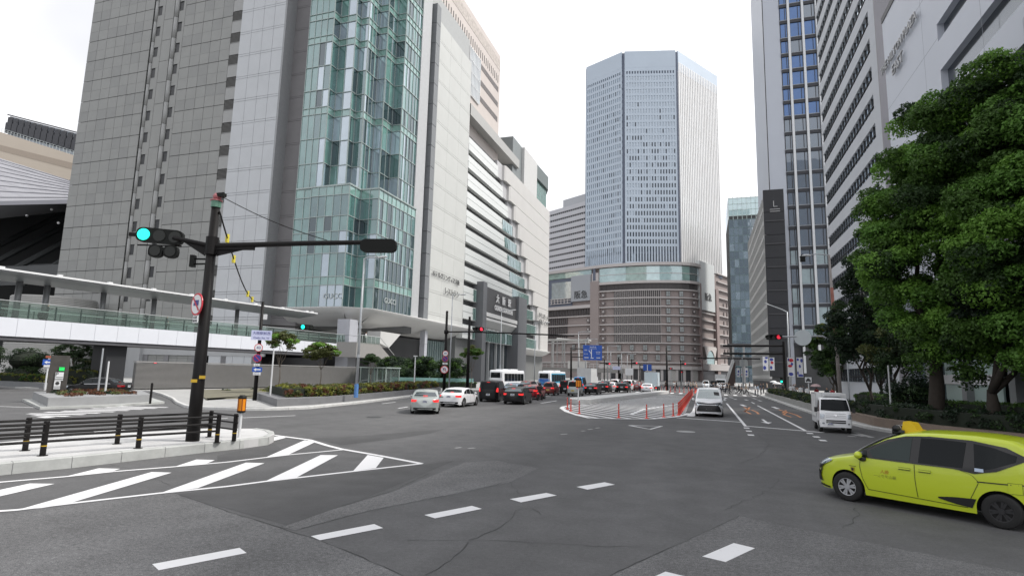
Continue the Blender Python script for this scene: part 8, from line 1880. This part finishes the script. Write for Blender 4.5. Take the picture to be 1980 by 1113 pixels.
# ---- the yellow-green taxi
def taxi():
    L, W, H = 4.26, 1.695, 1.675
    R = [(0, .40), (.03, .62), (.10, .78), (.35, .90), (.75, 1.00), (.98, 1.06), (1.30, 1.27), (1.70, 1.50), (2.05, 1.622), (2.5, 1.68), (3.2, 1.70), (3.75, 1.665), (4.0, 1.58), (4.17, 1.2), (4.23, .8), (4.26, .5)]
    B = [(0, .74), (.8, .93), (1.3, .97), (2.2, 1.0), (3.0, 1.02), (3.7, 1.12), (4.26, 1.16)]
    c = Car('taxi', 'bright yellow green minivan taxi with yellow roof lamp crossing at the right edge', 'taxi', L, W, R, B, [.86, 3.61], .315, P_TAXI, zb=.20, tumble=.30, nose=4.2, tail=9, rr=.14)
    rf = lambda x: cr_interp(R, x); wing = mat('window_black', (.012, .012, .013), .18, var=0, spec=.5)
    for sg in (1, -1):
        tp = [(1.02, 1.045), (1.30, 1.215), (1.70, 1.43), (2.05, 1.535), (2.5, 1.575), (3.2, 1.57), (3.75, 1.49), (4.02, 1.34)]; bt = [(1.02, 1.02), (1.35, 1.005), (1.7, 1.0), (2.2, 1.0), (2.9, 1.0), (3.25, .95), (3.6, 1.04), (4.0, 1.26)]
        c.side('window_surround', tp, bt, wing, sg, off=.007, n=60, k=10)
        c.side('front_window', [(1.36, 1.17), (1.62, 1.33), (1.95, 1.46), (2.18, 1.505)], [(1.44, 1.03), (1.70, 1.03), (1.95, 1.03), (2.14, 1.03)], glass('taxi_glass', (.035, .045, .043), .0, gain=.28, spec=.05), sg, off=.010, n=14, k=5)
        c.side('quarter_window', [(1.06, 1.05), (1.30, 1.155)], [(1.10, 1.035), (1.32, 1.03)], CGLASS, sg, off=.010, n=4, k=2)
        c.side('sliding_window', [(2.34, 1.53), (2.7, 1.535), (3.12, 1.52)], [(2.30, 1.03), (2.7, 1.03), (3.06, 1.03)], CGLASS, sg, off=.010, n=10, k=4)
        c.side('rear_window_side', [(3.24, 1.515), (3.55, 1.47), (3.9, 1.35)], [(3.26, 1.0), (3.55, 1.09), (3.88, 1.24)], CGLASS, sg, off=.010, n=8, k=4)
        seam = mat('taxi_seam', (.10, .12, .01), .5, var=0)
        for pts in ([(1.17, 1.02), (1.15, .80), (1.20, .55), (1.30, .34)], [(2.22, .99), (2.22, .7), (2.25, .34)], [(3.02, .98), (3.2, .92), (3.30, .80), (3.22, .62), (3.14, .45)]):
            c.side('door_seam', pts, [(x + .014, z) for x, z in pts], seam, sg, off=.003, n=14, k=1)
        c.side('sill_seam', [(1.30, .345), (3.1, .30)], [(1.30, .33), (3.1, .285)], seam, sg, off=.003, n=8, k=1)
        for x in (1.93, 2.30):
            c.side('handle_recess', [(x, .90), (x + .22, .90)], [(x, .845), (x + .22, .845)], seam, sg, off=.003, n=4, k=1); c.side('door_handle', [(x - .01, .895), (x + .23, .895)], [(x - .01, .868), (x + .23, .868)], P_TAXI, sg, off=.024, n=4, k=1)
        c.side('slide_rail', [(3.28, .82), (4.1, .85)], [(3.28, .80), (4.1, .83)], TRIM, sg, off=.005, n=8, k=1)
        c.side('lower_cladding', [(2.62, .42), (2.9, .46), (3.25, .48)], [(2.62, .39), (2.9, .33), (3.25, .29)], TRIM, sg, off=.008, n=8, k=2)
        c.side('head_light', [(.10, .80), (.3, .855), (.52, .865)], [(.10, .68), (.25, .70), (.52, .84)], HLAMP, sg, off=.012, n=8, k=3)
        c.side('head_light_housing', [(.06, .70), (.16, .69), (.30, .74), (.36, .80)], [(.05, .66), (.14, .60), (.28, .70), (.36, .785)], TRIM, sg, off=.014, n=8, k=2)
        c.side('bumper_insert', [(.03, .42), (.10, .50), (.24, .66)], [(.04, .31), (.10, .33), (.24, .62)], TRIM, sg, off=.012, n=6, k=2)
        c.side('chin', [(.14, .28), (.44, .25)], [(.14, .235), (.44, .215)], TRIM, sg, off=.010, n=4, k=1)
        c.side('fuel_flap', [(3.74, .86), (3.95, .86)], [(3.74, .66), (3.95, .66)], seam, sg, off=.003, n=4, k=1); c.side('fuel_flap', [(3.748, .852), (3.942, .852)], [(3.748, .668), (3.942, .668)], P_TAXI, sg, off=.005, n=4, k=2)
        c.side('badge_line', [(.93, .795), (1.08, .795)], [(.93, .785), (1.08, .785)], TRIM, sg, off=.006, n=3, k=1); c.side('crest', [(.96, .765), (1.05, .765)], [(.97, .665), (1.04, .665)], mat('crest_gold', (.35, .28, .01), .5, var=0), sg, off=.006, n=3, k=3); c.side('crest_mark', [(.98, .75), (1.03, .75)], [(.985, .69), (1.025, .69)], TRIM, sg, off=.009, n=2, k=2)
        c.side('rear_lamp', [(4.02, 1.10), (4.16, 1.05)], [(4.05, .80), (4.2, .78)], TLAMP, sg, off=.012, n=4, k=3)
        c.side('sticker', [(3.26, 1.06), (3.40, 1.06)], [(3.26, 1.0), (3.40, 1.0)], mat('sticker_pale', (.5, .6, .75), .5, var=0), sg, off=.014, n=3, k=1)
        o = None
    # door lettering
    lt = mat('taxi_letter_red', (.45, .16, .02), .5, var=0); lt2 = mat('taxi_letter_olive', (.22, .24, .03), .5, var=0)
    for sg in (1, -1):
        for s, x, z, sz, m_ in (('個人', 1.66, .75, .085, lt), ('福山タクシー', 1.66, .655, .075, lt2)):
            vs, fs = text_geo(s, 1., .0); w = []
            for v in vs:
                xx = x + sg * v.x * sz; h, n_ = c.hit((xx, sg * 3, z + v.y * sz), (0, -sg, 0)); w.append(h + Vector((0, sg * .006, 0)))
            m = MB(); m.add(w, fs); m.build('lettering', m_, c.t)
    za, zb_ = 1.08, 1.56
    c.front('windscreen', [(-.52, 1.54), (0, 1.57), (.52, 1.54)], [(-.70, 1.075), (0, 1.07), (.70, 1.075)], CGLASS, off=.02, n=44, k=28)
    for sg in (1, -1): c.front('windscreen_pillar', [(sg * .53, 1.55), (sg * .57, 1.53)], [(sg * .71, 1.09), (sg * .75, 1.08)], mat('pillar_silver', (.35, .36, .37), .3, metal=.3, var=0), off=.032, n=3, k=28)
    c.rear('rear_window', [(-.5, 1.5), (.5, 1.5)], [(-.6, 1.12), (.6, 1.12)], CGLASS, n=10, k=4); c.front('grille', [(-.5, .55), (.5, .55)], [(-.6, .34), (.6, .34)], TRIM, off=.015, n=10, k=3); c.plate_at(False, .48, PLATE_W); c.plate_at(True, .75, PLATE_W)
    c.add_wheels(mat('rim_silver_bright', (.52, .53, .55), .3, metal=.6, var=0), 6, .19)
    for ch in c.t.children:
        if ch.name.startswith('wheel'):
            for r_ in ch.children:
                if r_.name.startswith('rim') and sum(v.co.x for v in r_.data.vertices) / len(r_.data.vertices) > 2: r_.data.materials[0] = mat('rim_dark', (.03, .03, .032), .5, metal=.3, var=0)
    # mirrors
    for sg in (1, -1):
        h, _ = c.hit((1.22, sg * 3, 1.0), (0, -sg, 0)); m = MB(); cc = Vector((1.19, h.y + sg * .15, 1.06)); m.ball((0, 0, 0), 1, 14, 8); m.v = [(cc.x + v[0] * .075, cc.y + v[1] * .115, cc.z + v[2] * .082) for v in m.v]; o = m.build('wing_mirror', P_TAXI, c.t, True); m = MB(); m.path([(1.26, h.y - sg * .02, .97), (1.23, h.y + sg * .06, .96), (1.21, h.y + sg * .13, .99)], [.05, .045, .04], 8); m.build('mirror_foot', TRIM, o)
    # roof lamps
    zr_ = rf(1.95); m = MB(); m.path([(1.72, -.28, zr_ + .06), (1.72, .28, zr_ + .06)], .07, 12); m.box(1.64, 1.86, -.26, .26, zr_ - .07, zr_ + .03); o = m.build('roof_lamp_base', TRIM, c.t, True); m = MB()
    for y in (-.16, .0, .16): m.path([(1.72, y - .012, zr_ + .06), (1.72, y + .012, zr_ + .06)], .0725, 12)
    m.build('lamp_band', S_WHITE, o)
    m = MB(); pr = [(1.80, .02), (1.84, .22), (2.02, .20), (2.10, .06), (2.26, .03), (2.30, -.04), (1.80, -.04)]; n = len(pr); m.add([(x, -.17, zr_ + z) for x, z in pr] + [(x, .17, zr_ + z) for x, z in pr], [tuple(range(n)), tuple(range(2 * n - 1, n - 1, -1))] + [(i, n + i, n + (i + 1) % n, (i + 1) % n) for i in range(n)]); m.build('roof_lamp', mat('roof_lamp_yellow', (.70, .47, .01), .35, var=.03), c.t)
    return c
tx_ = taxi(); a, b = G(1640, 967), G(1945, 1022); hd = (a - b).normalized(); nrm = Vector((hd.y, -hd.x, 0)); nrm = nrm if nrm.dot(a) > 0 else -nrm
mid_ = (a + b) / 2 + nrm * (1.695 / 2 - .1); ctr = mid_ - hd * (4.26 / 2 - (.86 + 3.61) / 2) * -1.0 * -1
ctr = mid_ + hd * ((.86 + 3.61) / 2 - 4.26 / 2); tx_.place(ctr.x, ctr.y, hd)
# ================================================================ people
random.seed(61)
SKIN = mat('skin', (.42, .26, .18), .6, var=.03); HAIR = mat('hair_dark', (.012, .010, .009), .6, var=0); SHOE = mat('shoe_dark', (.02, .018, .017), .6, var=0)
CL_W = mat('cloth_white', (.62, .63, .64), .8, var=.08, scale=6); CL_K = mat('cloth_black', (.016, .016, .018), .8, var=.1); CL_N = mat('cloth_navy', (.03, .035, .06), .8, var=.1); CL_G = mat('cloth_grey', (.14, .14, .15), .8, var=.1); CL_R = mat('cloth_red', (.35, .03, .035), .8, var=.1); CL_B = mat('cloth_beige', (.36, .30, .23), .8, var=.1); CL_L = mat('cloth_pale_blue', (.30, .38, .48), .8, var=.1)
def figure(step=.0, arm=.0, hold=False, seat=False):
    """one continuous body: joints with radii grown by a skin; x is forward"""
    J = {}; E_ = []
    def j(n, x, y, z, r): J[n] = (x, y, z, r)
    hz = .92 if not seat else .80
    j('pelvis', 0, 0, hz, .135); j('waist', .0, 0, hz + .16, .125); j('chest', .0 if not seat else -.04, 0, hz + .36, .15); j('neckb', .01, 0, hz + .53, .075); j('neck', .02, 0, hz + .60, .055); j('head', .035, 0, hz + .70, .095); j('crown', .02, 0, hz + .79, .085)
    E_ += [('pelvis', 'waist'), ('waist', 'chest'), ('chest', 'neckb'), ('neckb', 'neck'), ('neck', 'head'), ('head', 'crown')]
    for s, n in ((1, 'l'), (-1, 'r')):
        a = arm * s; j('sh' + n, 0, s * .175, hz + .49, .065)
        if hold and s < 0 or seat: el, wr_, ha = (.10, s * .24, hz + .24), (.32, s * .19, hz + .33), (.40, s * .17, hz + .36)
        else: el, wr_, ha = (.02 - a * .12, s * .235, hz + .22), (.06 - a * .32, s * .24, hz - .02), (.07 - a * .38, s * .235, hz - .10)
        j('el' + n, *el, .045); j('wr' + n, *wr_, .032); j('ha' + n, *ha, .036); E_ += [('chest', 'sh' + n), ('sh' + n, 'el' + n), ('el' + n, 'wr' + n), ('wr' + n, 'ha' + n)]
        t = step * s; j('hip' + n, 0, s * .09, hz - .06, .10)
        if seat: kn, an, to = (.40, s * .16, .72), (.36, s * .17, .34), (.48, s * .17, .30)
        elif t >= 0: kn, an, to = (t * .30 + .03, s * .095, .49), (t * .42, s * .09, .09), (t * .42 + .14, s * .10, .045)
        else: kn, an, to = (t * .12 + .04, s * .095, .48), (t * .62, s * .09, .17), (t * .62 + .12, s * .10, .06)
        j('kn' + n, *kn, .065); j('an' + n, *an, .045); j('to' + n, *to, .04); E_ += [('pelvis', 'hip' + n), ('hip' + n, 'kn' + n), ('kn' + n, 'an' + n), ('an' + n, 'to' + n)]
    names = list(J); me = bpy.data.meshes.new('person'); me.from_pydata([J[n][:3] for n in names], [(names.index(a), names.index(b)) for a, b in E_], []); o = bpy.data.objects.new('person', me); COL.objects.link(o)
    md = o.modifiers.new('skin', 'SKIN'); sv = me.skin_vertices[0].data
    for i, n in enumerate(names):
        r = J[n][3]; sv[i].radius = (r, r) if n not in ('pelvis', 'waist', 'chest') else (r * (.8), r * 1.15); sv[i].use_root = n == 'pelvis'
    sb = o.modifiers.new('sub', 'SUBSURF'); sb.levels = 1; sb.render_levels = 1; bpy.context.view_layer.update()
    ev = o.evaluated_get(bpy.context.evaluated_depsgraph_get()); res = bpy.data.meshes.new_from_object(ev); bpy.data.objects.remove(o); res.name = 'person'
    for _ in range(5): res.materials.append(SKIN)
    for p in res.polygons:
        c = p.center; p.use_smooth = True
        if c.z > hz + .56: k = 4 if (c.z > hz + .74 or (c.x < .0 and c.z > hz + .62)) else 0
        elif math.hypot(c.x, c.y) > .20 and c.z < hz + .20 and c.z > hz - .2 and abs(c.y) > .17: k = 0
        elif c.z > hz - .02 and not (seat and c.x > .2 and c.z < hz + .05): k = 1
        elif c.z > (.10 if not seat else .36): k = 2
        else: k = 3
        p.material_index = k
    return res
POSE = [figure(.9, .8), figure(-.7, -.6), figure(.12, .1), figure(.0, .0, True), figure(.5, .4, True)]; RIDE = figure(0, 0, seat=True)
def person(p, face, pose, top, legs, lab, group=None, h=1.0, z=None):
    o = bpy.data.objects.new('person', pose); COL.objects.link(o); o.location = (p[0], p[1], p[2] if len(p) > 2 else 0); o.rotation_euler = (0, 0, math.atan2(face[1], face[0])); o.scale = (h, h, h)
    for i, m in enumerate((SKIN, top, legs, SHOE, HAIR)): o.material_slots[i].link = 'OBJECT'; o.material_slots[i].material = m
    return tag(o, lab, 'person', group)
def umbrella(p, lab, m_, r=.52, h=2.0):
    t = thing('umbrella', lab, 'umbrella', p); q = Vector(p); mb = MB(); N = 8; vs = [q + ZUP * h]; fs = []
    for j in range(1, 4):
        a = j / 3
        for k in range(N): e = 2 * math.pi * k / N; vs.append(q + Vector((math.cos(e) * r * math.sin(a * 1.35), math.sin(e) * r * math.sin(a * 1.35), h - .30 * a * a * (1 + 0 * j))))
    for k in range(N): fs.append((0, 1 + k, 1 + (k + 1) % N))
    for j in range(2):
        for k in range(N): fs.append((1 + j * N + k, 1 + (j + 1) * N + k, 1 + (j + 1) * N + (k + 1) % N, 1 + j * N + (k + 1) % N))
    mb.add(vs, fs); mb.build('canopy', m_, t, True); mb = MB(); mb.tube(q + ZUP * 1.1, q + ZUP * (h + .08), .012, n=6); mb.build('shaft', TRIM, t)
T_ = {'w': CL_W, 'k': CL_K, 'n': CL_N, 'g': CL_G, 'r': CL_R, 'b': CL_B, 'l': CL_L}; NM = {'w': 'white', 'k': 'black', 'n': 'navy', 'g': 'grey', 'r': 'red', 'b': 'beige', 'l': 'pale blue'}
rows_ = [ # px, base y, top, legs, pose, heading x
    (1287, 753.5, 'k', 'k', 0, -1, 'person in black striding left right beside the tall central black pole'), (1308, 752.5, 'k', 'k', 1, 1, 'person in black walking right before the red posts beyond the median'), (1325, 753, 'w', 'k', 0, 1, 'person in white top striding right in the middle of the crossing'),
    (1331, 751.5, 'g', 'k', 1, 1, 'person in grey walking just behind the one in white on the crossing'), (1340, 753, 'b', 'k', 0, 1, 'person in beige striding right beside the red post row'), (1346, 752, 'w', 'g', 1, -1, 'person in white walking left at the end of the red post row'),
    (1411, 762, 'k', 'k', 2, 1, 'small person in black alone at the left of the right hand crossing group'), (1421, 756.5, 'w', 'k', 1, 1, 'person in white top walking at the back of the right hand crossing group'), (1429, 762, 'k', 'k', 0, 1, 'person in black with long stride in the middle of the right hand crossing group'),
    (1434.5, 762, 'g', 'k', 1, 1, 'person in grey close behind the long striding one in black'), (1443, 763.5, 'b', 'k', 0, 1, 'person in beige top striding at the front of the right hand crossing group'), (1450, 757, 'k', 'g', 1, -1, 'person in black walking left behind the one in beige'),
    (1461, 765, 'w', 'n', 2, -1, 'person in white and navy standing at the right kerb end of the crossing'), (1466, 766, 'l', 'n', 3, -1, 'person in pale blue top waiting at the right kerb end of the crossing'), (1472, 765, 'n', 'k', 2, -1, 'person in navy waiting right of the one in pale blue'), (1477, 763, 'k', 'k', 2, -1, 'person in black waiting at the kerb beside the grey hedge wall')]
for px, by, a, b_, ps, hx, lab in rows_: q = G(px, by); person((q.x, q.y, .155 if q.x > 7.6 else .0), (hx, .15), POSE[ps], T_[a], T_[b_], lab, 'people at the far crossing')
side_ = [(1497, 'k', 'k', 3, 'person in black under the round white umbrella beyond the hedge', 11.2), (1504, 'g', 'k', 3, 'person in grey under the flat white umbrella beyond the hedge', 10.9), (1529.5, 'w', 'k', 2, 'person in white shirt left of the pale banner lamp post', 11.4), (1534, 'w', 'n', 4, 'person in white shirt and navy trousers right beside the pale banner lamp post', 11.8), (1548, 'w', 'k', 2, 'person in white shirt alone between the banner post and the taxi stand sign', 11.4), (1554, 'g', 'k', 3, 'person in grey behind the one in white shirt near the taxi stand sign', 12.4), (1561, 'w', 'k', 2, 'person in white shirt directly left of the taxi stand sign', 11.2),
    (1579, 'r', 'k', 3, 'person in red top under a pink umbrella behind the small white truck', 11.6), (1599, 'k', 'k', 2, 'person in black behind the small white truck cargo box', 12.0), (1609.5, 'r', 'k', 2, 'person in dark red top behind the small white truck roof', 12.3), (1515, 'k', 'k', 2, 'person in black at the foot of the black gantry pole', 10.8)]
for px, a, b_, ps, lab, X in side_:
    q = atX(px, 756, X); person((X, q.y, .15), (random.choice((-1, 1)) * .3, random.choice((-1, 1))), POSE[ps], T_[a], T_[b_], lab, 'people on the right pavement')
    if px == 1497: umbrella((X - .1, q.y - .2, .15), 'round white umbrella above the far hedge', CL_W, .6, 2.15)
    if px == 1504: umbrella((X - .1, q.y - .2, .15), 'flat white umbrella with dark rim above the far hedge', CL_W, .7, 1.95)
    if px == 1579: umbrella((X - .1, q.y - .2, .15), 'pale pink umbrella behind the small white truck', mat('umbrella_pink', (.5, .36, .36), .7, var=.05), .55, 2.05)
far_ = 0
for k in range(36):
    x = random.uniform(-24, -7.5) if k % 3 == 0 else random.uniform(-6.0, 15); y = random.uniform(100, 118); c = random.choice('kkwwgnb')
    person((x, y, .0 if x < 7.7 else .155), (random.choice((-1, 1)), random.uniform(-.3, .3)), random.choice(POSE[:3]), T_[c], random.choice((CL_K, CL_N, CL_G)), 'person in %s top in the crowd beyond the far crossing' % NM[c], 'crowd beyond the far crossing')
# on the upper walkway, the stair landing and the motorcycle
u = uw(105, 600); p = FW.p(u, 6.31, -1.1); person(p, (.4, 1), POSE[3], CL_K, CL_K, 'person in black carrying a dark bag on the elevated walkway at left')
m = MB(); m.ball(tuple(FW.p(u - .45, 6.85, -.9)), .45, 12, 8, 0, (.5, 1, 1)); tag(m.build('bag', CL_K), 'big dark bag held by the person on the elevated walkway', 'bag')
u = uw(333, 628); person(FW.p(u, 6.31, -1.0), (.3, 1), POSE[2], CL_N, CL_K, 'person in dark navy on the walkway left of the thick signal pole')
a_ = atX(707, 660, -50.3); person((-50.3, a_.y, stw.children[0].bound_box[1][2] + stw.location.z), (1, .2), POSE[2], CL_W, CL_G, 'person in white standing on the stair landing below the soffit')
ml = MOTO.location; person((ml.x + .0, ml.y - 0.95, .02), (0.05, 1), RIDE, CL_K, CL_K, 'person in dark clothes and helmet riding the red motorcycle')
m = MB(); m.ball((ml.x + .0, ml.y - .92, 1.58), .16, 12, 8); tag(m.build('helmet', mat('helmet_black', (.02, .02, .022), .25, var=0)), 'black helmet on the head of the motorcycle rider', 'helmet')
